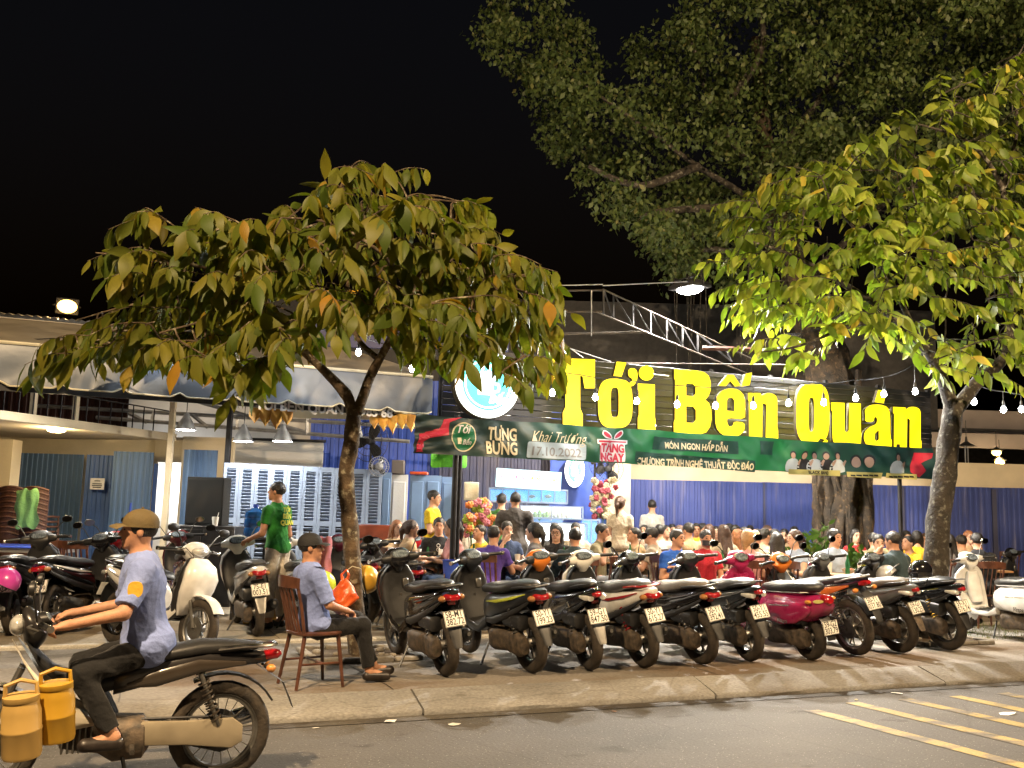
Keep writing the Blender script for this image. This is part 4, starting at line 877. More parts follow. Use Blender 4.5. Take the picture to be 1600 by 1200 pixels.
def engine(t, r, dusty='engine'):
    MB().loft([sring((-.105, y, z), XA, ZA, a, b, 3, 16) for y, z, a, b in ((-.11, r, .02, .03), (-.1, r, .045, .075), (-.02, r + .005, .055, .11), (.2, r + .01, .05, .09), (.42, r + .0, .055, .1), (.5, r, .05, .09), (.54, r, .02, .04))]).build('engine_case', M[dusty], t)
    MB().loft([sring((0, y, z), XA, ZA, a, b, 2.6, 12) for y, z, a, b in ((.28, r + .02, .06, .06), (.34, r + .02, .1, .11), (.52, r + .05, .1, .1), (.66, r + .06, .08, .08), (.68, r + .06, .05, .05))]).build('engine_block', M['engine'], t)
    b = MB(); b.loft([sring((-.09, y, z), XA, ZA, a, b_, 3.5, 14) for y, z, a, b_ in ((-.1, r + .2, .03, .03), (-.08, r + .2, .06, .065), (.2, r + .22, .06, .075), (.27, r + .22, .04, .04))]); b.build('air_box', M['black'], t)
def muffler(t, r, mat='black'):
    m_ = MB().tube([(.13, .42, r - .05), (.15, .25, r - .02), (.155, .2, r), (.165, -.1, r + .07), (.168, -.16, r + .085), (.168, -.175, r + .088)], [.018, .02, .055, .062, .05, .03], 14).build('muffler', M[mat], t)
    MB().loft([sring((.195, y, z), XA, ZA, .028, .045, 3, 12) for y, z in ((.16, r + .03), (-.08, r + .08))]).build('heat_shield', M['grey'], m_)
    MB().tube([(.168, -.15, r + .085), (.168, -.19, r + .09)], .018, 10).build('tail_pipe', M['grey'], m_)
def rack_rail(t, y0, y1, z0, z1, half, mat, r=.011):
    pts = [(-half, y0, z0), (-half, (y0 + y1) / 2, (z0 + z1) / 2 + .01), (-half * .9, y1 + .05, z1), (-half * .5, y1, z1 + .005), (half * .5, y1, z1 + .005), (half * .9, y1 + .05, z1), (half, (y0 + y1) / 2, (z0 + z1) / 2 + .01), (half, y0, z0)]
    MB().tube(pts, r, 8).build('grab_rail', mat, t)
def helmet(name, label, loc, rot, mat, visor=None, brim=True, parent=None):
    t = thing(name, label, 'helmet', loc, rot)
    rings = []; n = 10
    for i in range(n + 1):
        a = math.pi * .62 * i / n; rings.append([V((.125 * math.sin(a) * math.cos(2 * math.pi * j / 20), .145 * math.sin(a) * math.sin(2 * math.pi * j / 20), .135 * math.cos(a))) for j in range(20)])
    MB().loft(rings[::-1]).build('shell', mat, t); MB().tube([r_ * 1.0 for r_ in rings[-1]] + [rings[-1][0]], .006, 6).build('rim_trim', M['black'], t)
    if brim: MB().loft([[V((.115 * math.sin(a) * f, .12 * f + .05 * math.cos(a) * f, z)) for a in [R(-80) + R(160) * j / 10 for j in range(11)]] + [V((.11 * math.sin(a) * f, .115 * f + .045 * math.cos(a) * f, z - .006)) for a in [R(80) - R(160) * j / 10 for j in range(11)]] for f, z in ((.98, .0), (1.25, -.015))]).build('peak', mat, t)
    MB().tube([(-.11, .02, -.06), (-.08, .06, -.15), (0, .08, -.18), (.08, .06, -.15), (.11, .02, -.06)], .006, 5).build('strap', M['black'], t)
    return t

def scooter(name, label, loc, rz, body, cover=None, dash=None, seatm=None, lean=-8, pl='50-Y1|199.23', r=.27, rim=None, accent=None, tail='wide', mirror=True, steer=0, rail=None, shock=None, fender=None, group='parked motorbikes'):
    cover = cover or M['black']; dash = dash or body; rim = rim or M['black']; seatm = seatm or M['seat']; rail = rail or M['black']; fender = fender or M['black']
    t = thing(name, label, 'motorbike', loc, (0, R(lean), rz), group); t['group'] = group
    wb = 1.26
    wheel(t, 0, r, .052, rim, 'rear_wheel'); wheel(t, wb, r, .046, rim, 'front_wheel', width=.085)
    engine(t, r); muffler(t, r); stand(t)
    spring(t, (-.115, .0, r + .06), (-.115, .11, .63), col=shock)
    # rear bodywork: two side cowls joined into a rising tail
    w_ = 1.0 if tail == 'wide' else .82
    bd = yloft([(.66, 0, .5, .10, .10), (.6, 0, .53, .13 * w_, .14), (.42, 0, .565, .15 * w_, .14), (.2, 0, .605, .155 * w_, .115), (0, 0, .655, .145 * w_, .09), (-.16, 0, .70, .115 * w_, .07), (-.27, 0, .735, .075 * w_, .05), (-.33, 0, .75, .03, .022)], 2.8, 22).build('rear_cowl', body, t, 50)
    for s in (-1, 1):                                         # lower trim and accent crease
        MB().loft([sring((s * x, y, z), V((0, .2, 1)).normalized(), XA, a, .012, 2.2, 8) for y, x, z, a in ((.62, .115, .43, .02), (.4, .15 * w_, .45, .035), (.15, .15 * w_, .515, .03), (-.08, .125 * w_, .6, .022), (-.22, .09 * w_, .67, .01))]).build('side_trim', M['black'], t)
        MB().loft([sring((s * x, y, z), ZA, XA, a, .008, 2.2, 8) for y, x, z, a in ((.5, .142 * w_, .62, .004), (.28, .157 * w_, .64, .016), (.0, .15 * w_, .69, .014), (-.18, .112 * w_, .735, .004))]).build('side_stripe', accent or body, t)
    # seat, with a raised pillion half
    yloft([(.70, 0, .70, .07, .02), (.66, 0, .715, .1, .045), (.5, 0, .735, .12, .055), (.3, 0, .745, .135, .055), (.16, 0, .765, .135, .06), (.05, 0, .79, .13, .05), (-.1, 0, .80, .105, .042), (-.18, 0, .80, .07, .03), (-.21, 0, .80, .03, .012)], 2.5, 20).build('seat', seatm, t, 60)
    if tail == 'wide': rack_rail(t, .02, -.3, .775, .80, .125 * w_, rail)
    else:
        for s in (-1, 1): MB().tube([(s * .11, .1, .765), (s * .115, -.08, .795), (s * .1, -.24, .815), (s * .06, -.31, .825)], [.01, .014, .014, .009], 8, flat=.6).build('grab_handle', rail, t)
    # lights at the tail
    tk = 1.0 if tail == 'wide' else .62
    tl = MB().loft([sring((0, y, z + (0 if tail == 'wide' else .02)), XA, V((0, .35, .94)), a * tk, b, 2.6, 16) for y, z, a, b in ((-.24, .72, .085, .045), (-.30, .715, .075, .042), (-.335, .712, .05, .028), (-.345, .71, .02, .01))]).build('tail_light', M['red_lens'], t)
    for s in (-1, 1):
        if tail == 'wide': MB().ball((s * .085, -.255, .70), (.035, .05, .028), 12, 8).build('turn_signal', M['amber_dim'], t)
        else: MB().loft([sring((s * x, y, z), XA, ZA, a, b_, 2.2, 10) for x, y, z, a, b_ in ((.06, -.3, .69, .03, .022), (.09, -.26, .695, .03, .026), (.115, -.18, .705, .012, .014))]).build('turn_signal', M['clear_lens'], t)
    # plate holder and mudguard
    MB().loft([sring((0, y, z), XA, V((0, .8, .6)), a, .008, 3, 10) for y, z, a in ((-.14, .62, .07), (-.22, .56, .075), (-.27, .48, .07), (-.30, .40, .055), (-.33, .33, .045), (-.345, .29, .035))]).build('rear_mudguard', fender, t)
    MB().box((0, -.243, .655), (.07, .03, .03), b=.006).build('plate_light', M['red_lens'], t)
    plate(t, (0, -.292, .53), R(-24), pl)
    # underfloor and footboard
    yloft([(.58, 0, .40, .12, .05), (.7, 0, .345, .135, .04), (.92, 0, .34, .135, .035), (1.0, 0, .37, .11, .05)], 4, 16).build('footboard', M['black'], t)
    for s in (-1, 1): MB().loft([sring((s * .13, y, z), ZA, XA, a, .012, 2.2, 8) for y, z, a in ((.56, .43, .04), (.75, .33, .035), (.95, .36, .045), (1.05, .45, .06))]).build('floor_side_cover', body, t)
    # front shield (inner panel faces the rider) and nose
    MB().loft([sring((0, y, z), XA, V((0, .96, .28)), a, b, 3.2, 20) for y, z, a, b in ((1.0, .34, .12, .05), (1.03, .45, .16, .055), (1.07, .58, .185, .06), (1.1, .7, .185, .065), (1.1, .8, .165, .06), (1.07, .88, .11, .045), (1.05, .92, .06, .03))]).build('leg_shield', M['black'], t, 50)
    MB().loft([sring((0, y, z), XA, V((0, .96, .28)), a, b, 2.6, 20) for y, z, a, b in ((1.06, .37, .11, .05), (1.1, .47, .155, .06), (1.15, .6, .19, .07), (1.185, .71, .195, .07), (1.17, .82, .17, .06), (1.12, .90, .1, .04))]).build('front_cowl', body, t, 50)
    MB().box((.06, 1.03, .72), (.06, .02, .09), b=.008).build('key_cover', M['grey'], t)
    MB().tube([(0, 1.05, .62), (0, 1.02, .6), (0, 1.01, .63)], .006, 5).build('bag_hook', M['chrome'], t)
    # steering: fork, fender, bars
    for s in (-1, 1): MB().tube([(s * .065, wb - .14, .62), (s * .065, wb, r)], .017, 8).build('fork_leg', M['grey'], t)
    MB().loft([[V((x, wb + (r + .03 + .012 * (1 - (x / .06) ** 2)) * math.cos(a), r + (r + .03 + .012 * (1 - (x / .06) ** 2)) * math.sin(a))) for x in (-.06, -.035, 0, .035, .06)] + [V((x, wb + (r + .02) * math.cos(a), r + (r + .02) * math.sin(a))) for x in (.055, 0, -.055)] for a in [R(30 + 130 * i / 10) for i in range(11)]]).build('front_fender', body, t)
    hb = bpy.data.objects.new('handlebar', None); 
    H = Matrix.Translation((0, 1.04, 0)) @ Matrix.Rotation(R(steer), 4, 'Z') @ Matrix.Translation((0, -1.04, 0))
    st = MB().loft([sring((0, y, z), XA, V((0, .9, .43)), a, b, 2.5, 18) for y, z, a, b in ((1.06, .86, .05, .05), (1.05, .90, .075, .065), (1.035, .95, .14, .075), (1.03, .985, .17, .07), (1.035, 1.02, .13, .06), (1.04, 1.05, .085, .035), (1.045, 1.06, .05, .015))]).build('handlebar_cover', dash, t, 50)
    MB().loft([sring((0, 1.0 - dy, 1.008), XA, V((0, .55, .83)), a, b, 2.4, 16) for dy, a, b in ((-.02, .1, .05), (.008, .1, .05), (.012, .094, .045))]).build('instrument_panel', M['black'], st)
    MB().loft([sring((0, .986 - dy, 1.011), XA, V((0, .55, .83)), a, b, 2.4, 16) for dy, a, b in ((-.01, .082, .038), (.003, .082, .038))]).build('dial', M['dash'], st)
    for s in (-1, 1):
        MB().loft([sring((s * x, 1.02 - .01 * k, .97), V((0, 1, 0)), ZA, a, a, 2.6, 12) for k, (x, a) in enumerate(((.1, .045), (.15, .042), (.185, .034), (.2, .02)))]).build('switch_pod', cover, st)
    MB().ball((0, 1.115, .97), (.1, .04, .045), 14, 8).build('headlight', M['clear_lens'], st)
    for s in (-1, 1): MB().tube([(s * .2, 1.05, .97), (s * .16, 1.1, 1.0), (s * .08, 1.13, .93), (s * .05, 1.1, .84)], .005, 5).build('brake_cable', M['rubber'], t)
    grips(t, 1.0, .97)
    if mirror: mirrors(t, (.14, 1.03, .99), .3, .19)
    for c in t.children:
        if c.name.split('.')[0] in ('handlebar_cover', 'grip', 'brake_lever', 'mirror', 'brake_cable'): c.matrix_local = H @ c.matrix_local
    return t

def vespa(name, label, loc, rz, body, seatm=None, lean=-8, pl=None, group='parked motorbikes', steer=0, seat_h=0, emblem=True):
    seatm = seatm or M['seat']; t = thing(name, label, 'motorbike', loc, (0, R(lean), rz), group); r = .235; wb = 1.3
    wheel(t, 0, r, .055, M['grey'], 'rear_wheel', width=.11); wheel(t, wb, r, .05, M['grey'], 'front_wheel', width=.1)
    engine(t, r); muffler(t, r); stand(t)
    yloft([(.62, 0, .46, .09, .1), (.58, 0, .49, .15, .14), (.45, 0, .52, .2, .17), (.25, 0, .525, .225, .175), (.05, 0, .53, .22, .165), (-.12, 0, .55, .19, .14), (-.26, 0, .58, .13, .105), (-.33, 0, .6, .08, .07), (-.36, 0, .605, .03, .03)], 2.5, 26).build('body_shell', body, t, 60)
    for s in (-1, 1):
        MB().loft([sring((s * x, y, z), ZA, XA, a, .03, 2.3, 16) for y, x, z, a in ((.48, .185, .5, .04), (.36, .205, .5, .1), (.15, .215, .5, .125), (-.05, .205, .515, .11), (-.18, .17, .54, .07), (-.24, .14, .56, .02))]).build('side_cowl', body, t, 60)
        MB().tube([(s * .235, .3, .57), (s * .24, .15, .58), (s * .23, -.02, .59)], .006, 6).build('cowl_trim', M['chrome'], t)
    yloft([(.62, 0, .69, .06, .02), (.58, 0, .705, .1, .05), (.42, 0, .72, .14, .065), (.2, 0, .735, .15, .06), (.08, 0, .755, .15, .065), (-.1, 0, .765, .135, .06), (-.2, 0, .76, .1, .045), (-.25, 0, .755, .04, .02)], 2.6, 22).build('seat', seatm, t, 60)
    MB().tube([(-.14, .5, .685), (-.155, .2, .70), (-.14, -.1, .715), (0, -.235, .715), (.14, -.1, .715), (.155, .2, .70), (.14, .5, .685)], .008, 6).build('seat_piping', M['grey'], t)
    MB().loft([sring((0, y, z), XA, V((0, .35, .94)), a, b, 2.3, 18) for y, z, a, b in ((-.31, .655, .06, .05), (-.355, .65, .06, .05), (-.375, .648, .045, .036), (-.38, .647, .02, .015))]).build('tail_light', M['red_lens'], t)
    for s in (-1, 1): MB().ball((s * .16, -.23, .635), (.025, .045, .022), 12, 8).build('turn_signal', M['amber_lens'], t)
    if emblem: MB().loft([sring((-.1, -.31 - dy, .64), V((.75, -.66, 0)), ZA, .05, .018, 2, 14) for dy in (0, .01)]).build('emblem', BG['gold'], t)
    a_, f_ = text_mesh('Vespa', .07, .001, shear=.4); b = MB(); b.add([(-.254, .1 - v[0], v[1] + .43) for v in a_], f_); b.build('lettering', M['chrome'], t, 0)
    MB().loft([sring((0, y, z), XA, V((0, .8, .6)), a, .008, 3, 10) for y, z, a in ((-.25, .47, .06), (-.31, .4, .065), (-.33, .32, .06), (-.34, .25, .05))]).build('rear_mudguard', M['black'], t)
    if pl: plate(t, (0, -.345, .37), R(-8), pl)
    yloft([(.56, 0, .36, .15, .06), (.7, 0, .3, .17, .03), (.95, 0, .3, .17, .03), (1.02, 0, .33, .15, .05)], 4, 16).build('footboard', body, t)
    for i in range(4): MB().box((-.09 + .06 * i, .8, .337), (.022, .3, .008), b=.003).build('floor_strip', M['black'], t)
    MB().loft([sring((0, y, z), XA, V((0, .97, .22)), a, b, 3, 22) for y, z, a, b in ((1.0, .3, .16, .03), (1.05, .42, .21, .03), (1.1, .55, .24, .034), (1.115, .68, .245, .036), (1.11, .79, .22, .036), (1.09, .86, .15, .036), (1.08, .9, .07, .03))]).build('leg_shield', body, t, 60)
    MB().loft([sring((0, y, z), XA, YA_, a, b, 2.4, 16) for y, z, a, b in ((1.0, .42, .09, .05), (1.03, .55, .11, .06), (1.05, .7, .11, .06), (1.05, .82, .08, .05))]).build('glove_box', body, t, 60)
    MB().loft([sring((0, y, z), XA, YA_, a, b, 2.4, 14) for y, z, a, b in ((1.2, .35, .05, .03), (1.17, .55, .05, .05), (1.15, .75, .045, .05), (1.12, .88, .03, .03))]).build('steering_cover', body, t)
    MB().ball((0, wb + .01, r + .06), (.085, .3, .21), 18, 12).build('front_fender', body, t)
    MB().tube([(.06, wb, r), (.06, wb - .1, .6)], .02, 8).build('fork_leg', M['grey'], t)
    hd = MB().loft([sring((0, y, z), XA, V((0, .85, .5)), a, b, 2.3, 18) for y, z, a, b in ((1.09, .84, .05, .05), (1.08, .89, .065, .07), (1.07, .94, .12, .09), (1.075, .98, .15, .09), (1.085, 1.02, .13, .08), (1.09, 1.05, .08, .05), (1.09, 1.06, .03, .02))]).build('handlebar_cover', body, t, 60)
    MB().loft([sring((0, 1.02 - dy, 1.005), XA, V((0, .6, .8)), .085, .055, 2, 18) for dy in (-.03, .012)]).build('dial_rim', M['chrome'], hd)
    MB().loft([sring((0, 1.008 - dy, 1.01), XA, V((0, .6, .8)), .075, .046, 2, 18) for dy in (-.01, .004)]).build('dial', M['dash'], hd)
    MB().loft([sring((0, y, .985), XA, ZA, a, a, 2, 18) for y, a in ((1.14, .085), (1.18, .085), (1.195, .07))]).build('headlight', M['clear_lens'], hd)
    for s in (-1, 1): MB().loft([sring((s * x, 1.055, .975), YA_, ZA, a, a, 2.4, 12) for x, a in ((.1, .055), (.17, .04), (.22, .026))]).build('switch_pod', body, hd)
    grips(t, 1.045, .97, .36, sweep=.05); mirrors(t, (.16, 1.06, .99), .31, .2, M['chrome'])
    return t

def underbone(name, label, loc, rz, body, accent, lean=-8, pl='50-Y1|037.80', group='parked motorbikes', sport=True, tailm=None, rider=False):
    t = thing(name, label, 'motorbike', loc, (0, R(lean), rz), group); r = .30; wb = 1.28
    rm = M['grey']; wheel(t, 0, r, .045, rm, 'rear_wheel', 6 if not rider else 20, 'split' if not rider else 'wire', .085); wheel(t, wb, r, .04, rm, 'front_wheel', 6 if not rider else 20, 'split' if not rider else 'wire', .075)
    stand(t, .55)
    for s in (-1, 1): MB().tube([(s * .075, 0, r), (s * .085, .3, r + .03), (s * .08, .5, r + .06)], [.018, .024, .028], 8, flat=1.4).build('swing_arm', M['black'] if not rider else M['grey'], t)
    MB().lathe([(.02, -.008), (.1, -.008), (.105, 0), (.1, .008), (.02, .008)], 24, Matrix.Translation((-.075, 0, r)) @ Matrix.Rotation(R(90), 4, 'Y')).build('sprocket', M['steel_dark'], t)
    MB().tube([(-.075, -.1, r + .0), (-.075, -.05, r + .09), (-.075, 0, r + .1), (-.078, .45, r + .11), (-.078, .5, r + .06), (-.078, .45, r + .02), (-.075, 0, r - .1), (-.075, -.07, r - .07), (-.075, -.1, r)], .008, 6).build('chain', M['steel_dark'], t)
    if rider: MB().loft([sring((-.095, y, z), ZA, XA, a, .02, 3, 12) for y, z, a in ((-.12, r, .05), (-.06, r + .005, .09), (.2, r + .02, .07), (.45, r + .03, .07), (.5, r + .04, .02))]).build('chain_case', pm('dull_steel', (.42, .36, .26), .4, .6), t)
    MB().loft([sring((0, y, z), XA, ZA, a, b, 3, 14) for y, z, a, b in ((.4, .3, .06, .06), (.44, .3, .13, .12), (.6, .3, .135, .13), (.68, .31, .1, .09), (.88, .33, .075, .075), (.9, .33, .04, .04))]).build('engine_block', M['engine'], t)
    b = MB()
    for i in range(6): b.box((0, .72 + .03 * i, .33), (.2, .012, .18), b=.004)
    stuff(b.build('cooling_fins', M['grey'], t))
    MB().tube([(.1, .85, .22), (.13, .5, .2), (.14, .2, .27), (.15, .15, .28), (.155, -.2, .36), (.155, -.24, .37)], [.018, .018, .02, .05, .055, .035], 12).build('muffler', M['black'] if not rider else M['chrome'], t)
    for s in (-1, 1): spring(t, (s * .105, .02, r + .05), (s * .105, .14, .66), .03, 8, 'grey', accent if rider else None)
    # tail: slim, kicked up
    ty = .0 if not rider else -.06
    yloft([(.62, 0, .62, .07, .08), (.5, 0, .66, .11, .09), (.3, 0, .70, .12, .075), (.1, 0, .74, .11, .065), (-.1, 0, .79 + ty, .085, .05), (-.25, 0, .83 + ty * 1.6, .055, .035), (-.32, 0, .85 + ty * 1.8, .02, .015)], 2.6, 18).build('tail_cowl', tailm or body, t, 55)
    for s in (-1, 1): MB().loft([sring((s * x, y, z), V((0, .25, .97)), XA, a, .01, 2.2, 10) for y, x, z, a in ((.55, .1, .6, .01), (.4, .125, .64, .045), (.15, .12, .705, .04), (-.12, .09, .77 + ty, .01))]).build('side_panel', accent, t)
    yloft([(.72, 0, .74, .07, .025), (.6, 0, .755, .11, .04), (.35, 0, .77, .125, .042), (.15, 0, .80, .12, .05), (-.02, 0, .835 + ty * .5, .105, .04), (-.18, 0, .865 + ty, .075, .025), (-.23, 0, .87 + ty, .03, .012)], 2.6, 18).build('seat', M['seat'], t, 60)
    rack_rail(t, .05, -.3, .80, .87 + ty, .11, M['grey'] if not rider else M['chrome'], .012)
    MB().loft([sring((0, y, z), XA, V((0, .3, .95)), a, b, 2.6, 14) for y, z, a, b in ((-.24, .80 + ty, .06, .035), (-.31, .81 + ty, .055, .032), (-.34, .815 + ty, .03, .016))]).build('tail_light', M['red_lens'], t)
    for s in (-1, 1):
        MB().tube([(s * .05, -.24, .74 + ty), (s * .11, -.26, .74 + ty)], .01, 6).build('signal_stem', M['black'], t); MB().ball((s * .13, -.265, .74 + ty), (.035, .03, .026), 10, 8).build('turn_signal', M['amber_lens'], t)
    MB().loft([sring((0, y, z), XA, V((0, .7, .7)), a, .007, 3, 10) for y, z, a in ((-.18, .76 + ty, .055), (-.3, .68 + ty, .06), (-.36, .58, .06), (-.41, .47, .05), (-.43, .42, .035))]).build('rear_mudguard', M['black'], t)
    if pl: plate(t, (0, -.365, .60), R(-28), pl)
    MB().loft([[V((x, r_ * math.cos(a), r + r_ * math.sin(a))) for x in (-.05, 0, .05)] + [V((x, (r_ - .012) * math.cos(a), r + (r_ - .012) * math.sin(a))) for x in (.05, -.05)] for r_, a in [(r + .05, R(60 + 90 * i / 8)) for i in range(9)]]).build('inner_fender', M['black'], t)
    # spine, fairings, leg shields
    MB().loft([sring((0, y, z), XA, V((0, .4, .9)), a, b, 2.6, 14) for y, z, a, b in ((.6, .62, .06, .05), (.75, .6, .07, .06), (.92, .66, .08, .08), (1.05, .78, .08, .09), (1.1, .86, .06, .06))]).build('centre_spine', M['black'], t)
    for s in (-1, 1): MB().loft([sring((s * x, y, z), V((0, .5, .86)), XA, a, .018, 2.3, 12) for y, x, z, a in ((.7, .1, .42, .03), (.85, .15, .47, .1), (.98, .18, .6, .15), (1.08, .17, .74, .12), (1.14, .12, .84, .06))]).build('leg_shield', body if not rider else pm('cream_shield', (.55, .5, .4), .35, var=.1), t, 60)
    for s in (-1, 1): MB().tube([(s * .065, wb - .17, .72), (s * .065, wb, r)], .02, 8).build('fork_leg', M['grey'], t)
    MB().loft([[V((x, wb + r_ * math.cos(a), r + r_ * math.sin(a))) for x in (-.055, 0, .055)] + [V((x, wb + (r_ - .012) * math.cos(a), r + (r_ - .012) * math.sin(a))) for x in (.05, -.05)] for r_, a in [(r + .035, R(25 + 130 * i / 10)) for i in range(11)]]).build('front_fender', body, t)
    hd = MB().loft([sring((0, y, z), XA, V((0, .85, .5)), a, b, 2.4, 16) for y, z, a, b in ((1.08, .84, .05, .05), (1.07, .9, .1, .08), (1.06, .95, .15, .09), (1.07, .99, .14, .08), (1.08, 1.03, .08, .05), (1.09, 1.045, .03, .02))]).build('handlebar_cover', accent if not rider else body, t, 55)
    MB().loft([sring((0, 1.0 - dy, .985), XA, V((0, .55, .83)), .08, .045, 2.4, 16) for dy in (-.03, .01)]).build('instrument_panel', M['black'], hd); MB().loft([sring((0, .99 - dy, .988), XA, V((0, .55, .83)), .068, .036, 2.4, 16) for dy in (-.01, .006)]).build('dial', M['dash'], hd)
    MB().ball((0, 1.15, .95), (.1, .05, .06), 16, 8).build('headlight', M['clear_lens'], hd)
    grips(t, 1.03, .96, .35); mirrors(t, (.14, 1.05, .98), .33, .2)
    for s in (-1, 1): MB().tube([(s * .1, .5, .27), (s * .24, .5, .26)], .016, 8).build('foot_peg', M['rubber'], t)
    return t

RB = lambda px, py: (lambda g: (g.x, g.y, .14))(G(px, py))
pearl, white, mag, red = paint((.62, .61, .58), .22), paint((.66, .66, .65), .2), paint((.28, .012, .075), .28, 0, .6), paint((.26, .01, .014), .2)
orange, grey, gold = paint((.55, .16, .02), .3), paint((.13, .135, .14), .3, .3), pm('gold_spring', (.6, .38, .06), .3, .7)
SEAT_T = pm('tan_grey_seat', (.13, .115, .1), .45, var=.2, scale=12, bump=.12, bscale=140); SEAT_G = pm('grey_seat', (.06, .06, .063), .4, var=.2, scale=12, bump=.12, bscale=140)
blk = M['gloss']; dkb = paint((.012, .014, .018), .3, 0, .4)
scooter('scooter', 'black scooter parked nearest the seated guard, plate 58-M1 382.72', RB(697, 1056), R(4), blk, pl='58-M1|382.72', lean=-7, tail='wide', mirror=True, steer=8)
scooter('scooter', 'black scooter with yellow-green flashes, plate 50-Y1 199.23', RB(832, 1051), R(7), dkb, pl='50-Y1|199.23', lean=-8, accent=paint((.45, .5, .05)), mirror=False, steer=16)
scooter('scooter', 'black scooter with orange handlebar cover, plate 59-G1 847.50', RB(922, 1047), R(-2), blk, dash=orange, pl='59-G1|847.50', lean=-7, steer=14, tail='slim', fender=M['grey'], mirror=False)
scooter('scooter', 'white and red scooter with white handlebar head, plate 50-Y1 615.27', RB(1007, 1043), R(2), pearl, cover=pearl, pl='50-Y1|615.27', seatm=SEAT_G, lean=-8, accent=red, rail=red, steer=8, shock=red, mirror=False)
scooter('scooter', 'glossy black scooter with grey seat, plate 50-Y1 392.41', RB(1097, 1038), R(6), blk, pl='50-Y1|392.41', seatm=SEAT_T, lean=-9, steer=14, mirror=True)
scooter('scooter', 'black slim scooter with chrome side strip, plate 50-Y1 455.55', RB(1172, 1033), R(-3), dkb, pl='50-Y1|455.55', seatm=SEAT_G, lean=-8, tail='slim', accent=M['chrome'], rim=M['grey'], steer=12, mirror=False)
vespa('classic_scooter', 'magenta classic scooter with rounded body and black seat', RB(1268, 1031), R(1), mag, pl='59-G2|303.79', lean=-7)
underbone('sport_motorbike', 'black and orange sport motorbike with large spoked rear wheel', RB(1338, 1024), R(1), M['gloss'], orange, pl='50-Y1|037.80', lean=-9)
scooter('scooter', 'dark grey scooter second from the right of the front row', RB(1407, 1020), R(5), grey, pl='59-G1|130.25', seatm=SEAT_T, lean=-8, tail='slim', rim=M['grey'], fender=M['engine'], steer=10, mirror=True)
scooter('scooter', 'black scooter with gold rear spring, last of the front row', RB(1482, 1016), R(0), blk, pl='59-X1|576.74', lean=-8, tail='slim', shock=gold, rim=M['black'], r=.29, steer=8, mirror=False)
vespa('classic_scooter', 'white classic scooter seen from its side at the right edge', (lambda g: (g.x, g.y, .14))(G(1632, 1006)), R(-4), white, lean=-6, emblem=False)
scooter('scooter', 'dark scooter behind the white classic scooter at the right edge', (lambda g: (g.x, g.y, .14))(G(1690, 968)), R(10), blk, lean=-6, mirror=False)
scooter('scooter', 'white scooter farthest back at the right edge', (lambda g: (g.x, g.y, .14))(G(1750, 955)), R(10), white, cover=white, lean=-6, mirror=False)
# rear row at left
_lh = (HR * .82 - HF * .57).normalized(); _lr = G(303, 1028) - _lh * 1.26; _lr.z = .14; _lz = math.atan2(-_lh.x, _lh.y)
scooter('scooter', 'dark scooter at the left edge with a pink helmet hung on it', RB(20, 992), R(-12), M['black'], pl='50-Y1|150.99', lean=-6, rim=M['grey'])
scooter('scooter', 'black scooter turned right at left, plate 50-Y1 150.99', RB(88, 992), R(-28), blk, pl='50-Y1|150.99', lean=-8, accent=white, rim=M['grey'])
scooter('scooter', 'red scooter parked before the blue panels behind the rider', RB(187, 985), R(2), red, pl='62-Z1|130.17', lean=-4)
scooter('scooter', 'white scooter turned sideways behind the passing rider', _lr, _lz, white, cover=M['black'], lean=-6, rim=M['grey'], tail='slim', dash=white)
scooter('scooter', 'dark red scooter hidden behind the rider near the black cabinet', (lambda g: (g.x, g.y, .14))(G(300, 965)), R(4), paint((.08, .01, .012)), lean=-6)
scooter('scooter', 'white scooter with red tail light, plate 75-E1 003.51', RB(402, 994), R(3), white, cover=white, pl='75-E1|003.51', seatm=SEAT_G, lean=-6, fender=M['grey'], rim=M['black'], mirror=True)
scooter('scooter', 'white scooter directly behind the seated guard', RB(482, 990), R(4), white, cover=white, lean=-6, mirror=False)
scooter('scooter', 'dark red scooter draped with a pink cloth', RB(575, 975), R(5), paint((.07, .012, .025)), lean=-6, mirror=False)
scooter('scooter', 'black scooter just right of the left tree trunk', (lambda g: (g.x, g.y, .14))(G(645, 985)), R(8), blk, lean=-8, mirror=False)
scooter('scooter', 'black scooter with red dashboard behind the front row', (lambda g: (g.x, g.y, .14))(G(706, 962)), R(10), blk, dash=red, lean=-6, mirror=False)
# helmets hung on the bikes
def hel(px, py, d, lab, mat, rot=(0, 0, 0), brim=True, name='helmet'): return helmet(name, lab, P(px, py, d), rot, mat, brim=brim)
hel(10, 908, 9.9, 'bright pink helmet hanging on the scooter at the left edge', paint((.6, .06, .38), .3), (R(20), R(15), R(60)))
hel(572, 905, 9.9, 'yellow helmet hanging beside the left tree trunk', paint((.6, .34, .04), .3), (R(70), R(10), R(80)))
hel(505, 912, 10.6, 'yellow-green helmet hanging left of the orange bag', paint((.5, .55, .03), .3), (R(60), 0, R(90)))
hel(1438, 893, 11.15, 'glossy black helmet resting on the last scooter of the front row', M['gloss'], (R(-6), 0, R(100)), False)
hel(1386, 900, 12.2, 'silver white helmet hanging near the grey scooter', paint((.55, .55, .56), .25, .2), (R(50), R(20), R(200)))
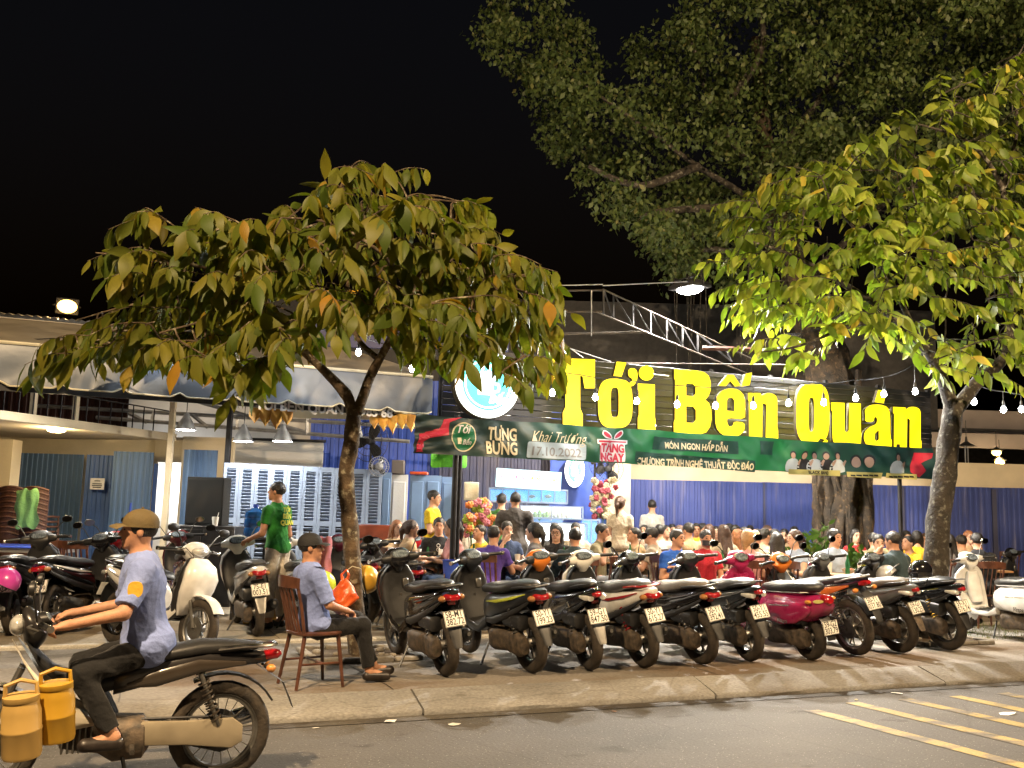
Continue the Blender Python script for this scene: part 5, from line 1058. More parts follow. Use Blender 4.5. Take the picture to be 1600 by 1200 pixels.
# ============================================================ people: smooth-union distance fields turned into one skin
def sdf_mesh(prims, h):
    lo = np.min([np.minimum(p['a'], p['b']) - p['r'] for p in prims], 0) - 3 * h; hi = np.max([np.maximum(p['a'], p['b']) + p['r'] for p in prims], 0) + 3 * h
    n = np.ceil((hi - lo) / h).astype(int) + 1; D = np.full(n, .3, np.float32)
    ax = [lo[i] + h * np.arange(n[i]) for i in range(3)]
    for p in prims:
        mg = p['r'] + p['k'] + 2.5 * h; l = np.maximum(((np.minimum(p['a'], p['b']) - mg - lo) / h).astype(int), 0); u = np.minimum(((np.maximum(p['a'], p['b']) + mg - lo) / h).astype(int) + 2, n)
        if np.any(u <= l): continue
        X, Y, Z = ax[0][l[0]:u[0], None, None], ax[1][None, l[1]:u[1], None], ax[2][None, None, l[2]:u[2]]
        if p['t'] == 'e':
            c, s, M_ = p['c'], p['s'], p.get('m'); x, y, z = X - c[0], Y - c[1], Z - c[2]
            if M_ is not None: x, y, z = M_[0][0] * x + M_[1][0] * y + M_[2][0] * z, M_[0][1] * x + M_[1][1] * y + M_[2][1] * z, M_[0][2] * x + M_[1][2] * y + M_[2][2] * z
            q = np.sqrt((x / s[0]) ** 2 + (y / s[1]) ** 2 + (z / s[2]) ** 2); q2 = np.sqrt((x / s[0] ** 2) ** 2 + (y / s[1] ** 2) ** 2 + (z / s[2] ** 2) ** 2) + 1e-6; d = q * (q - 1) / q2
        else:
            a, b = p['a'], p['b']; ba = b - a; L2 = float(ba @ ba) + 1e-9; x, y, z = X - a[0], Y - a[1], Z - a[2]
            t = (x * ba[0] + y * ba[1] + z * ba[2]) / L2; tc_ = np.clip(t, 0, 1)
            d = np.sqrt((x - ba[0] * tc_) ** 2 + (y - ba[1] * tc_) ** 2 + (z - ba[2] * tc_) ** 2) - (p['ra'] + (p['rb'] - p['ra']) * tc_)
            if p.get('flat'): d = np.maximum(d, (t - 1) * math.sqrt(L2))
        for (nx_, ny_, nz_, off) in p.get('cut', ()): d = np.maximum(d, nx_ * X + ny_ * Y + nz_ * Z - off)
        S = D[l[0]:u[0], l[1]:u[1], l[2]:u[2]]; k = p['k']
        hh = np.maximum(k - np.abs(S - d), 0) / k; S[...] = np.minimum(S, d) - hh * hh * k * .25
    return nets(D, lo, h)
def nets(D, lo, h):
    I = D < 0; n = D.shape
    def c(A, i, j, k): return A[i:n[0] - 1 + i, j:n[1] - 1 + j, k:n[2] - 1 + k]
    cn = sum(c(I, i, j, k).astype(np.int8) for i in (0, 1) for j in (0, 1) for k in (0, 1)); mix = (cn > 0) & (cn < 8)
    idx = np.full(mix.shape, -1, np.int64); cells = np.argwhere(mix); idx[mix] = np.arange(len(cells))
    acc = np.zeros((len(cells), 3)); cnt = np.zeros(len(cells)); ci, cj, ck = cells.T
    for axn in range(3):
        for a in (0, 1):
            for b in (0, 1):
                o0 = [0, 0, 0]; oth = [q for q in range(3) if q != axn]; o0[oth[0]] = a; o0[oth[1]] = b; o1 = list(o0); o1[axn] = 1
                v0 = D[ci + o0[0], cj + o0[1], ck + o0[2]]; v1 = D[ci + o1[0], cj + o1[1], ck + o1[2]]; cr = (v0 < 0) != (v1 < 0)
                t = np.where(cr, v0 / np.where(cr, v0 - v1, 1), 0); pos = np.array(o0, float)[None].repeat(len(cells), 0); pos[:, axn] = t
                acc += pos * cr[:, None]; cnt += cr
    vs = (cells + acc / cnt[:, None]) * h + lo; fs = []
    for axn in range(3):
        A = np.take(I, range(n[axn] - 1), axn); B = np.take(I, range(1, n[axn]), axn); ed = np.argwhere(A != B); ed = ed[np.all([(ed[:, q] > 0) & (ed[:, q] < n[q] - 1) for q in range(3) if q != axn], 0)]
        o = [q for q in range(3) if q != axn]
        def at(d0, d1): e = ed.copy(); e[:, o[0]] -= d0; e[:, o[1]] -= d1; return idx[e[:, 0], e[:, 1], e[:, 2]]
        q = np.stack([at(1, 1), at(0, 1), at(0, 0), at(1, 0)], 1); ins = I[ed[:, 0], ed[:, 1], ed[:, 2]]; flip = ins if axn != 1 else ~ins
        q[~flip] = q[~flip][:, ::-1]; fs.append(q)
    return vs, np.concatenate(fs)
def np_mesh(name, vs, fs, mat=None, smooth=1, wr=0):
    vs = np.asarray(vs, np.float64)
    if smooth:
        e = np.concatenate([fs[:, [0, 1]], fs[:, [1, 2]], fs[:, [2, 3]], fs[:, [3, 0]]])
        for _ in range(smooth):
            s = np.zeros_like(vs); c = np.zeros(len(vs)); np.add.at(s, e[:, 0], vs[e[:, 1]]); np.add.at(c, e[:, 0], 1); np.add.at(s, e[:, 1], vs[e[:, 0]]); np.add.at(c, e[:, 1], 1); vs = vs * .5 + .5 * s / c[:, None]
    me = bpy.data.meshes.new(name); me.vertices.add(len(vs)); me.loops.add(len(fs) * 4); me.polygons.add(len(fs))
    me.polygons.foreach_set('loop_start', np.arange(0, len(fs) * 4, 4)); me.loops.foreach_set('vertex_index', fs.ravel().astype(np.int32)); me.vertices.foreach_set('co', vs.astype(np.float32).ravel())
    me.update(calc_edges=True); me.polygons.foreach_set('use_smooth', [True] * len(fs))
    if wr:
        nv = np.empty(len(vs) * 3, np.float32); me.vertex_normals.foreach_get('vector', nv); nv = nv.reshape(-1, 3)
        wr_r = np.random.default_rng(7); g = np.zeros(len(vs))
        for q in range(12):
            dr = wr_r.normal(size=3) * [1, 1, .75]; dr /= np.linalg.norm(dr); fq = wr_r.uniform(35, 95); ph = wr_r.uniform(0, 6.28); warp = .9 * np.sin(vs @ (wr_r.normal(size=3) * 11) + ph)
            g += ((1 - np.abs(np.sin(vs @ dr * fq * .5 + warp + ph))) ** 2 - .4) * (50 / fq) * (.5 + .5 * np.sin(vs @ (wr_r.normal(size=3) * 8) + q))
        g *= .8
        me.vertices.foreach_set('co', (vs + nv * (wr * g)[:, None]).astype(np.float32).ravel()); me.update()
    if mat: me.materials.append(mat)
    return me
A3 = lambda *v: np.array(v, float)
def cap(a, b, ra, rb=None, k=.03, flat=False, cut=()):
    a, b = np.array(a, float), np.array(b, float); return dict(t='c', a=a, b=b, ra=ra, rb=ra if rb is None else rb, r=max(ra, ra if rb is None else rb), k=k, flat=flat, cut=cut)
def ell(c, s, k=.03, m=None, cut=()):
    c = np.array(c, float); return dict(t='e', c=c, s=s, a=c, b=c, r=max(s), k=k, m=m, cut=cut)

def skeleton(kind, lean=10, turn=0, nod=0, arms='table', legs=None, hs=1.0, wide=1.0, twist=0, aL=None, aR=None):
    """joint positions; person faces +y, right hand at +x"""
    J = {}; z0 = .92 if kind == 'stand' else (.50 if kind == 'sit' else kind)
    J['pel'] = A3(0, 0, z0); ln = R(lean); up = A3(0, math.sin(ln), math.cos(ln)); fw = A3(0, math.cos(ln), -math.sin(ln)); J['up'], J['fw'] = up, fw
    J['waist'] = J['pel'] + up * .16; J['chest'] = J['pel'] + up * .36; J['nb'] = J['pel'] + up * .50 + fw * .0; sw = .158 * wide
    for s, n in ((-1, 'L'), (1, 'R')):
        J['sh' + n] = J['pel'] + up * .45 + A3(s * sw, 0, 0)
        J['hip' + n] = J['pel'] + A3(s * .085, 0, -.02)
    hn = R(nod); J['neck'] = J['nb'] + up * .05; tw = R(turn)
    J['hz'] = A3(math.sin(tw) * -math.sin(-hn) * 0, math.sin(hn), math.cos(hn)); J['head'] = J['nb'] + up * .06 + A3(0, .02, .115) + A3(0, .05, -.01) * math.sin(hn)
    J['yaw'] = tw; J['nod'] = hn
    AR = {'table': lambda s: (J['sh' + ('R' if s > 0 else 'L')] + A3(s * .07, .12, -.22), A3(s * .12, .42, z0 + .27)),
          'hang': lambda s: (J['sh' + ('R' if s > 0 else 'L')] + A3(s * .05, -.03, -.28), J['sh' + ('R' if s > 0 else 'L')] + A3(s * .06, .06, -.53)),
          'lap': lambda s: (J['sh' + ('R' if s > 0 else 'L')] + A3(s * .06, .02, -.28), A3(s * .08, .26, z0 + .12)),
          'chin': lambda s: (J['sh' + ('R' if s > 0 else 'L')] + A3(s * .08, .16, -.2), J['head'] + A3(s * .05, .1, -.13)),
          'fold': lambda s: (J['sh' + ('R' if s > 0 else 'L')] + A3(s * .06, .04, -.27), A3(-s * .08, .2, J['chest'][2] - .06)),
          'behind': lambda s: (J['sh' + ('R' if s > 0 else 'L')] + A3(s * .1, -.08, -.25), A3(s * .03, -.16, z0 + .16))}
    for s, n, ov in ((-1, 'L', aL), (1, 'R', aR)):
        e, w_ = AR[ov or arms](s) if isinstance(ov or arms, str) else (ov[0], ov[1]); J['el' + n], J['wr' + n] = np.array(e, float), np.array(w_, float)
    for s, n in ((-1, 'L'), (1, 'R')):
        if legs: J['kn' + n], J['an' + n] = A3(*legs[n][0]), A3(*legs[n][1])
        elif kind == 'stand': J['kn' + n], J['an' + n] = A3(s * .1, .02, .49), A3(s * .105, -.02, .08)
        else: J['kn' + n], J['an' + n] = A3(s * .12, .43, .5), A3(s * .12, .40, .08)
        J['to' + n] = J['an' + n] + (A3(s * .03, .14, -.045) if not legs or len(legs[n]) < 3 else A3(*legs[n][2]))
    return J
def headM(J): return np.array(Matrix.Rotation(J['yaw'], 3, 'Z') @ Matrix.Rotation(-J['nod'], 3, 'X'))
def hand_prims(wr, el, s, curl=.5, k=.008):
    """palm, four unequal bent fingers and a thumb leaving the side of the palm"""
    d = wr - el; d /= np.linalg.norm(d); side = np.cross(d, A3(0, 0, 1)); side = side / (np.linalg.norm(side) + 1e-6); dn = np.cross(side, d); dn = -dn if dn[2] > 0 else dn
    pr = [cap(wr, wr + d * .035, .024, .026, .02), cap(wr + d * .03 - side * .018, wr + d * .075 - side * .02, .016, .014, .015), cap(wr + d * .03 + side * .018, wr + d * .075 + side * .02, .016, .014, .015)]
    for i, ln in enumerate((.062, .075, .07, .052)):
        b0 = wr + d * .078 + side * (.027 - .018 * i); c1 = b0 + (d * math.cos(curl * .6) + dn * math.sin(curl * .6)) * ln * .5; c2 = c1 + (d * math.cos(curl * 1.6) + dn * math.sin(curl * 1.6)) * ln * .5
        pr += [cap(b0, c1, .0095, .0088, k), cap(c1, c2, .0088, .0075, k)]
    tb = wr + d * .025 + side * .026 * (-s); t1 = tb + d * .03 - side * s * .022 + dn * .008; t2 = t1 + d * .028 + dn * .012 - side * s * .002
    return pr + [cap(tb, t1, .0115, .0105, .012), cap(t1, t2, .0105, .0085, .008)]
def person_meshes(J, hcell=.011, sleeve=.62, trouser='long', fem=False, hair='short', fit=.012, curl=.6, hands=True, coat=False, belly=0, shirt_long=0):
    Mh = headM(J); H = J['head']; hv = lambda x, y, z: H + Mh @ A3(x, y, z); w_ = abs(J['shR'][0]); up, fw = J['up'], J['fw']
    head = [ell(H + Mh @ A3(0, -.005, .03), (.073, .092, .085), .03, Mh), ell(hv(0, .022, -.04), (.055, .068, .075), .03, Mh), cap(hv(0, .085, .012), hv(0, .104, -.022), .009, .013, .015), cap(hv(-.03, .075, .028), hv(.03, .075, .028), .012, .012, .015),
            cap(hv(-.016, .083, -.055), hv(.016, .083, -.055), .008, .008, .012), ell(hv(0, .066, -.092), (.022, .02, .018), .02, Mh)]
    for s in (-1, 1): head += [ell(hv(s * .074, -.008, -.005), (.011, .02, .03), .008, Mh)]
    body = head + [cap(J['nb'] - up * .03, H + Mh @ A3(0, -.02, -.05), .054, .05, .03)]
    cw = .9 if fem else 1
    torso = lambda f: [cap(J['shL'] + A3(.02, 0, -.015), J['shR'] + A3(-.02, 0, -.015), .062 + f, None, .05), cap(J['nb'] - up * .02, J['chest'], .085 + f, .10 + f, .05),
        ell(J['chest'] - up * .02 + fw * .012, (.155 * cw + f, .11 + f, .15 + f), .06, np.array(Matrix.Rotation(-math.atan2(up[1], up[2]), 3, 'X'))), ell(J['waist'] + fw * (.01 + belly * .5), (.135 * cw + f, .105 + belly + f, .14 + f), .06), ell(J['pel'] + A3(0, .0, .02), (.155 + f * 1.9, .115 + f * 1.9, .11 + f), .06)]
    if fem: bust = lambda f: [ell(J['chest'] + fw * .085 - up * .03 + A3(s * .065, 0, 0), (.06 + f, .055 + f, .06 + f), .05) for s in (-1, 1)]
    else: bust = lambda f: []
    body += torso(0) + bust(0)
    arm = (.046, .036, .026) if not fem else (.04, .031, .023)
    for s, n in ((-1, 'L'), (1, 'R')):
        body += [cap(J['sh' + n], J['el' + n], arm[0] + .008, arm[1] + .002, .03), cap(J['el' + n], J['wr' + n], arm[1] + .003, arm[2], .02)] + (hand_prims(J['wr' + n], J['el' + n], s, curl) if hands else [])
        body += [cap(J['hip' + n], J['kn' + n], .085, .056, .04), cap(J['kn' + n], J['an' + n], .055, .036, .03), cap(J['an' + n], J['to' + n], .034, .03, .02)]
    out = {'body': sdf_mesh(body, hcell)}
    f = fit; sh = torso(f) + bust(f) + [cap(J['nb'] + up * .0, J['nb'] - up * .05, .062, .08, .03)]
    if shirt_long: sh += [ell(J['pel'] + A3(0, .01, -.02), (.165 + f, .13 + f, .12 + f), .05)]
    for s, n in ((-1, 'L'), (1, 'R')):
        if sleeve > .05:
            e = J['sh' + n] + (J['el' + n] - J['sh' + n]) * min(1, sleeve); sh.append(cap(J['sh' + n], e, arm[0] + .012 + f, arm[1] + .014 + f, .03, flat=sleeve < 1))
            if sleeve > 1: sh.append(cap(J['el' + n], J['el' + n] + (J['wr' + n] - J['el' + n]) * (sleeve - 1), arm[1] + .008 + f, arm[2] + .008 + f, .02, flat=True))
    hcut = J['pel'] + A3(0, 0, -.055 if not shirt_long else -.13)
    for p in sh: p['cut'] = ((0, 0, -1, -hcut[2]),) if p['t'] == 'e' else ()
    out['shirt'] = sdf_mesh(sh, hcell)
    tr = [ell(J['pel'] + A3(0, 0, .005), (.157, .116, .1), .04)]
    for n in 'LR':
        if trouser == 'long': tr += [cap(J['hip' + n], J['kn' + n], .094, .073, .04), cap(J['kn' + n], J['an' + n] + (J['kn' + n] - J['an' + n]) * .1, .073, .06, .03, flat=True)]
        else: tr += [cap(J['hip' + n], J['hip' + n] + (J['kn' + n] - J['hip' + n]) * .8, .1, .085, .05, flat=True)]
    for p in tr: p['cut'] = ((0, 0, 1, J['pel'][2] + .05),) if p['t'] == 'e' else ()
    out['trousers'] = sdf_mesh(tr, hcell)
    for n in 'LR':
        sho = [cap(J['an' + n] + A3(0, -.02, -.035), J['to' + n], .043, .04, .03, cut=((0, 0, -1, -(min(J['to' + n][2], J['an' + n][2] - .03) - .036)),))]
        out['shoe' + n] = sdf_mesh(sho, hcell)
    # hair
    d = lambda *v: tuple(Mh @ A3(*v)); 
    def hc(nv, off): q = Mh @ A3(*nv); return (q[0], q[1], q[2], float(q @ H) + off)
    cuts = (hc((0, .82, -.57), .036 if hair != 'bald' else -.05),)
    if hair == 'cap': cuts = (hc((0, .0, -1), -.012),)
    hp = [ell(hv(0, -.012, .036), (.084, .103, .094), .02, Mh, cut=cuts)] if hair != 'bald' else [ell(hv(0, -.03, .0), (.08, .085, .06), .02, Mh, cut=(hc((0, .7, .7), -.01),))]
    if hair in ('long', 'bob', 'ponytail'):
        hp += [ell(hv(0, -.02, .0), (.086, .09, .1), .03, Mh, cut=(hc((0, 1, -.25), -.012),))]
        if hair == 'long': hp += [cap(hv(s * .04, -.055, -.03), J['nb'] - fw * .085 - up * .17 + A3(s * .05, 0, 0), .055, .045, .04) for s in (-1, 1)] + [cap(hv(s * .07, -.01, -.02), hv(s * .075, 0.0, -.19), .025, .02, .03) for s in (-1, 1)]
        if hair == 'bob': hp += [cap(hv(s * .06, -.03, -.02), hv(s * .06, -.03, -.13), .04, .035, .04) for s in (-1, 1)]
        if hair == 'ponytail': hp += [cap(hv(0, -.1, .05), hv(0, -.13, -.03), .032, .036, .02), cap(hv(0, -.13, -.03), hv(0, -.125, -.2), .036, .014, .02)]
    if hair == 'bun': hp += [ell(hv(0, -.1, .06), (.045, .04, .045), .02)]
    out['hair'] = sdf_mesh(hp, hcell * .85)
    return out
EYE = MB().ball((0, 0, 0), (.0125, .006, .0065), 10, 6).mesh(M['eye']); BROW = MB().tube([(-.02, 0, 0), (0, .004, .005), (.02, -.002, .0)], [.003, .004, .002], 6).mesh(M['hair'][0]); LIP = MB().ball((0, 0, 0), (.024, .008, .0075), 12, 6).mesh(M['lip'])
def pose_set(J, **kw):
    ms = person_meshes(J, **kw); o = {k: np_mesh(k, *v, smooth=1 if k in ('body', 'shoeL', 'shoeR') else 2, wr=.006 if k in ('shirt', 'trousers') else (.005 if k == 'hair' else 0)) for k, v in ms.items()}
    for me in o.values(): me.materials.append(None)
    return o, J
def put_person(ps, label, loc, rz, shirt, trousers, hair=0, skin=0, shoes=None, sc=1.0, group=None, hairmesh=None, face=True, tilt=0):
    me, J = ps; t = thing('person', label, 'person', loc, (0, tilt, rz), group); t.scale = (sc, sc, sc)
    def part(n, m_, mt, par):
        o = obj(n, m_, par); o.material_slots[0].link = 'OBJECT'; o.material_slots[0].material = mt; return o
    b = part('body', me['body'], M['skin'][skin], t); part('shirt', me['shirt'], shirt, t); part('trousers', me['trousers'], trousers, t); part('hair', hairmesh or me['hair'], M['hair'][hair] if isinstance(hair, int) else hair, t); [part('shoe', me['shoe' + n_], shoes or M['leather'], t) for n_ in 'LR']
    if face:
        Mh = Matrix(headM(J).tolist()); H = V(J['head'])
        for s in (-1, 1): obj('eye', EYE, b, H + Mh @ V((s * .031, .083, .008)), (0, 0, J['yaw'] - s * .3)); obj('eyebrow', BROW, b, H + Mh @ V((s * .031, .09, .029)), (0, 0, J['yaw'] - s * .3))
        obj('mouth', LIP, b, H + Mh @ V((0, .089, -.056)), (0, 0, J['yaw']))
    return t
FACE = lambda deg: R(157.7 + deg)            # 0 looks at the camera, 90 to the picture's right, 180 away
mk = pose_set
PS = {
 'm_table': mk(skeleton('sit', 14, arms='table')), 'm_lap': mk(skeleton('sit', -2, arms='lap', wide=1.05)), 'm_chin': mk(skeleton('sit', 6, arms='table', aR='chin', nod=4)),
 'm_talk': mk(skeleton('sit', 8, turn=25, arms='fold')), 'm_long': mk(skeleton('sit', 12, arms='table', wide=1.08), sleeve=1.85, fit=.02, coat=True), 'm_bald': mk(skeleton('sit', 0, arms='lap'), hair='bald', belly=.02),
 'm_eat': mk(skeleton('sit', 24, nod=-14, arms='table')), 'f_long': mk(skeleton('sit', 8, arms='table', wide=.9), fem=True, hair='long', sleeve=.5), 'f_pony': mk(skeleton('sit', 10, turn=-15, arms='table', wide=.9), fem=True, hair='ponytail', sleeve=.4),
 'f_bob': mk(skeleton('sit', 4, turn=18, arms='lap', wide=.9), fem=True, hair='bob', sleeve=.5), 'f_coat': mk(skeleton('sit', 6, arms='fold', wide=.95), fem=True, hair='long', sleeve=1.8, fit=.018)}
C = {'white': (.45, .43, .4), 'cream': (.42, .35, .26), 'black': (.016, .016, .018), 'blue': (.03, .12, .55), 'red': (.36, .02, .03), 'purple': (.12, .07, .38), 'yellow': (.62, .4, .03), 'grey': (.2, .2, .21), 'olive': (.2, .17, .1), 'pink': (.5, .24, .24), 'sky': (.36, .45, .6), 'tan': (.4, .28, .16), 'teal': (.03, .05, .06), 'navy': (.03, .05, .11), 'jean': (.07, .11, .2)}
# wooden chair (one mesh set, copied)
def wood_chair(name, label, loc, rz, cat='chair', group=None):
    t = thing(name, label, cat, loc, (0, 0, rz), group)
    MB().loft([sring((0, 0, z), XA, YA_, a, a * .98, 4, 22) for z, a in ((.43, .2), (.44, .212), (.455, .212), (.462, .2))]).build('seat', M['wood'], t)
    for sx in (-1, 1):
        MB().tube([(sx * .16, .15, .44), (sx * .2, .2, 0)], [.019, .014], 9).build('leg', M['wood'], t); MB().tube([(sx * .15, -.15, .44), (sx * .19, -.22, 0)], [.019, .014], 9).build('leg', M['wood'], t)
        MB().tube([(sx * .17, -.165, .44), (sx * .175, -.2, .65), (sx * .18, -.26, .88)], [.016, .015, .014], 8).build('back_post', M['wood'], t)
        MB().tube([(sx * .18, .18, .2), (sx * .175, -.19, .2)], .01, 7).build('stretcher', M['wood'], t)
    MB().tube([(-.178, .02, .2), (.178, .02, .2)], .01, 7).build('stretcher', M['wood'], t)
    MB().loft([[V((x, -.255 - .05 * (1 - (x / .2) ** 2) + dy, z)) for dy, z in ((-.012, .83), (.012, .83), (.012, .915 + .015 * (1 - (x / .2) ** 2)), (-.012, .915 + .015 * (1 - (x / .2) ** 2)))] for x in [-.2 + .4 * i / 10 for i in range(11)]]).build('top_rail', M['wood'], t)
    for i in range(5): x = -.12 + .06 * i; MB().tube([(x, -.18, .45), (x, -.22 - .02 * (1 - (x / .2) ** 2), .65), (x, -.265 - .04 * (1 - (x / .2) ** 2), .85)], .011, 6, flat=.55).build('slat', M['wood'], t)
    return t
CH0 = None
def chair_at(loc, rz, label):
    global CH0
    if CH0 is None: CH0 = wood_chair('wooden_chair', label, loc, rz, group='wooden dining chairs'); return CH0
    c = copy_tree(CH0); c.location = loc; c.rotation_euler = (0, 0, rz); c['label'] = label; return c
def diner(pose, px, d, deg, shirt, label, hair=0, skin=0, dz=0, trousers='jean', chair=True, sc=1.0, hairm=None, off=0, clab=None):
    g = P(px, 900, d); rz = FACE(deg); loc = V((g.x, g.y, .14 + dz))
    # the head is ahead of the hips: step back so that the head falls on the sight line
    J = PS[pose][1]; hd = J['head']; loc = loc - V((-math.sin(rz) * hd[1], math.cos(rz) * hd[1], 0)) * sc
    t = put_person(PS[pose], label, loc, rz, cloth(C[shirt]), cloth(C[trousers]), hair, skin, sc=sc, hairmesh=PS[hairm][0]['hair'] if hairm else None)
    if chair: chair_at(V((loc.x, loc.y, .14)), rz, 'dark wooden chair used by the ' + (clab or label.split(' ', 1)[1] if False else (clab or label)))
    return t
D_ = [
 ('m_lap', 683, 13.6, 5, 'black', 'man in black tee with sunglasses on his collar', 0, 1), ('f_long', 617, 14.2, 40, 'tan', 'woman with copper hair at the leftmost table', 3, 2), ('f_pony', 703, 12.9, -70, 'pink', 'woman in pink left of the black banner pole', 0, 2),
 ('m_eat', 747, 14.0, -50, 'yellow', 'diner in yellow behind the black banner pole', 0, 0), ('m_table', 770, 12.0, 160, 'purple', 'man in purple tee with his back turned', 0, 0), ('m_chin', 790, 13.4, 20, 'navy', 'man facing the camera just right of the purple tee', 0, 2),
 ('f_pony', 832, 12.2, -100, 'grey', 'woman with ponytail in grey facing left', 0, 2), ('f_coat', 868, 12.9, -15, 'black', 'smiling woman with long black hair in black', 0, 2), ('m_long', 897, 11.9, 190, 'teal', 'man in dark jacket with his back turned mid picture', 0, 1),
 ('m_lap', 898, 14.8, 0, 'cream', 'diner in cream far behind the dark jacket', 0, 1), ('m_chin', 940, 13.9, 60, 'olive', 'man in olive striped tee raising a glass', 0, 1), ('m_eat', 990, 14.6, -80, 'tan', 'man in tan facing left beside the standing woman', 0, 0),
 ('m_table', 1016, 13.4, -110, 'cream', 'man in cream tee turned away to the left', 0, 0), ('m_talk', 1058, 12.3, 20, 'blue', 'man in bright blue tee leaning on his arm', 0, 0), ('m_lap', 1103, 12.8, 15, 'red', 'man in red polo with a black face mask', 0, 1),
 ('f_long', 1130, 14.6, 200, 'cream', 'woman with long brown hair in a cream blouse', 1, 2), ('m_bald', 1180, 13.2, -5, 'cream', 'bald older man in a cream shirt', 0, 0), ('f_bob', 1168, 12.2, 185, 'pink', 'woman with pale blonde bob seen from behind', 2, 2),
 ('f_long', 1214, 12.4, 178, 'black', 'woman with long black hair seen from behind', 0, 2), ('f_pony', 1242, 12.8, -60, 'sky', 'woman in pale blue with a black hair tie', 1, 2), ('m_lap', 1305, 13.1, 30, 'sky', 'laughing man in a pale blue shirt by the plants', 0, 0),
 ('m_chin', 1374, 13.2, -10, 'black', 'man in black tee facing the camera at right', 0, 2), ('m_long', 1396, 12.4, 215, 'teal', 'man in dark green jacket left of the right trunk', 0, 1), ('m_long', 1528, 14.0, 180, 'black', 'man in black jersey with white back lettering', 0, 0),
 # farther rows
 ('m_eat', 1040, 17.0, 30, 'white', 'far diner in white left of the man in blue', 0, 0), ('f_long', 1062, 16.2, 150, 'cream', 'far woman with brown hair behind the man in blue', 1, 2), ('m_talk', 1088, 17.6, -30, 'yellow', 'far diner in yellow behind the red polo', 0, 1),
 ('f_bob', 1108, 16.6, 160, 'tan', 'far woman in tan behind the face mask', 1, 0), ('f_long', 1118, 18.2, 0, 'cream', 'far woman in cream facing the camera by the fence', 0, 2), ('m_table', 1162, 15.9, 185, 'tan', 'far man in tan vest with his back turned', 0, 0),
 ('m_lap', 1150, 17.4, 100, 'cream', 'far man in pale cream facing right before the fence', 0, 1), ('m_talk', 1184, 16.4, -40, 'pink', 'far man in pink behind the bald man', 0, 0), ('m_lap', 1212, 15.8, 80, 'white', 'far man in white shirt facing right', 0, 0),
 ('f_bob', 1200, 18.4, 20, 'black', 'far woman in black nearest the banyan trunk', 1, 0), ('f_long', 1242, 18.8, 0, 'tan', 'far woman in tan just left of the banyan plants', 0, 2), ('m_eat', 1005, 17.8, -20, 'cream', 'far diner in cream right of the standing woman', 0, 0),
 ('f_pony', 1076, 18.6, 180, 'olive', 'far woman in olive with her back turned at the fence', 0, 0), ('f_long', 1338, 16.0, 10, 'red', 'far woman in dark red right of the banyan', 0, 2), ('f_bob', 1352, 16.8, -20, 'black', 'far woman in black right of the banyan', 0, 2),
 ('m_table', 1366, 15.2, 175, 'olive', 'man in grey-brown tee with his back turned at right', 0, 0), ('f_long', 1397, 15.8, 160, 'tan', 'far woman with blonde hair by the thin pole', 2, 2), ('m_lap', 1418, 17.0, 0, 'white', 'far man in white behind the blonde woman', 0, 0),
 ('f_bob', 1434, 15.6, 150, 'yellow', 'far woman in yellow left of the right trunk', 0, 0), ('f_pony', 1447, 17.0, -30, 'cream', 'far woman in cream just left of the right trunk', 1, 2), ('f_coat', 1483, 14.6, 190, 'grey', 'woman in grey right of the right trunk', 0, 0),
 ('m_table', 1503, 15.4, 185, 'cream', 'man in cream tee before the jersey at right', 0, 0), ('f_long', 1516, 17.0, 5, 'tan', 'far woman in tan half hidden by the black jersey', 3, 2), ('m_eat', 1420, 14.6, -70, 'yellow', 'diner in yellow leaning in beside the thin pole', 0, 0),
 ('m_table', 955, 16.8, 40, 'cream', 'far man in cream behind the olive stripes', 0, 0), ('f_bob', 978, 17.6, -30, 'white', 'far woman in white behind the standing woman', 0, 2), ('m_chin', 1030, 15.4, 170, 'white', 'man in white tee with his back turned before the far tables', 0, 0), ('f_pony', 1050, 18.8, 20, 'cream', 'farthest woman in cream against the blue fence left', 0, 2),
 ('m_lap', 1075, 15.2, -150, 'tan', 'man in tan shirt behind the blue tee', 0, 1), ('m_talk', 1098, 19.0, 10, 'white', 'farthest man in white against the blue fence', 0, 0), ('m_table', 1140, 18.6, 30, 'cream', 'farthest man in cream against the blue fence middle', 0, 0), ('f_long', 1152, 15.0, -140, 'tan', 'woman in tan behind the blonde bob', 3, 0),
 ('m_eat', 1196, 15.0, 120, 'cream', 'man in cream leaning right behind the bald man', 0, 0), ('m_chin', 1226, 17.2, -20, 'tan', 'far man in tan beside the white shirt', 0, 0), ('m_table', 1172, 19.0, -20, 'yellow', 'farthest man in yellow against the blue fence', 0, 1), ('m_lap', 865, 15.0, 170, 'grey', 'seated man in grey before the white tank', 0, 0),
 ('m_talk', 725, 15.0, 30, 'cream', 'diner in cream left of the flower basket', 0, 0), ('f_pony', 640, 13.0, 110, 'tan', 'woman in tan at the leftmost table near the trunk', 1, 2)]
for i, q in enumerate(D_):
    r_ = random.Random(i); diner(q[0], q[1], q[2], q[3], q[4], q[5], q[6], q[7], sc=r_.uniform(.97, 1.03), trousers=r_.choice(('jean', 'black', 'navy', 'grey')), chair=q[2] < 15.3)
# chairs whose backs show between the handlebars
for px, py, dg, lab in ((960, 985, 200, 'empty dark wooden chair behind the white and red scooter'), (1035, 975, 195, 'empty dark wooden chair behind the glossy black scooter'), (1148, 975, 190, 'empty dark wooden chair behind the magenta scooter'), (1268, 968, 185, 'empty dark wooden chair behind the sport motorbike'), (1412, 960, 178, 'empty dark wooden chair left of the right tree trunk'), (1572, 935, 175, 'empty dark wooden chair at the right edge'), (70, 960, 200, 'wooden slatted chair behind the black scooter at left'), (125, 962, 170, 'wooden slatted chair before the blue panels at left')):
    g = G(px, py); chair_at(V((g.x, g.y, .14)), FACE(dg), lab)
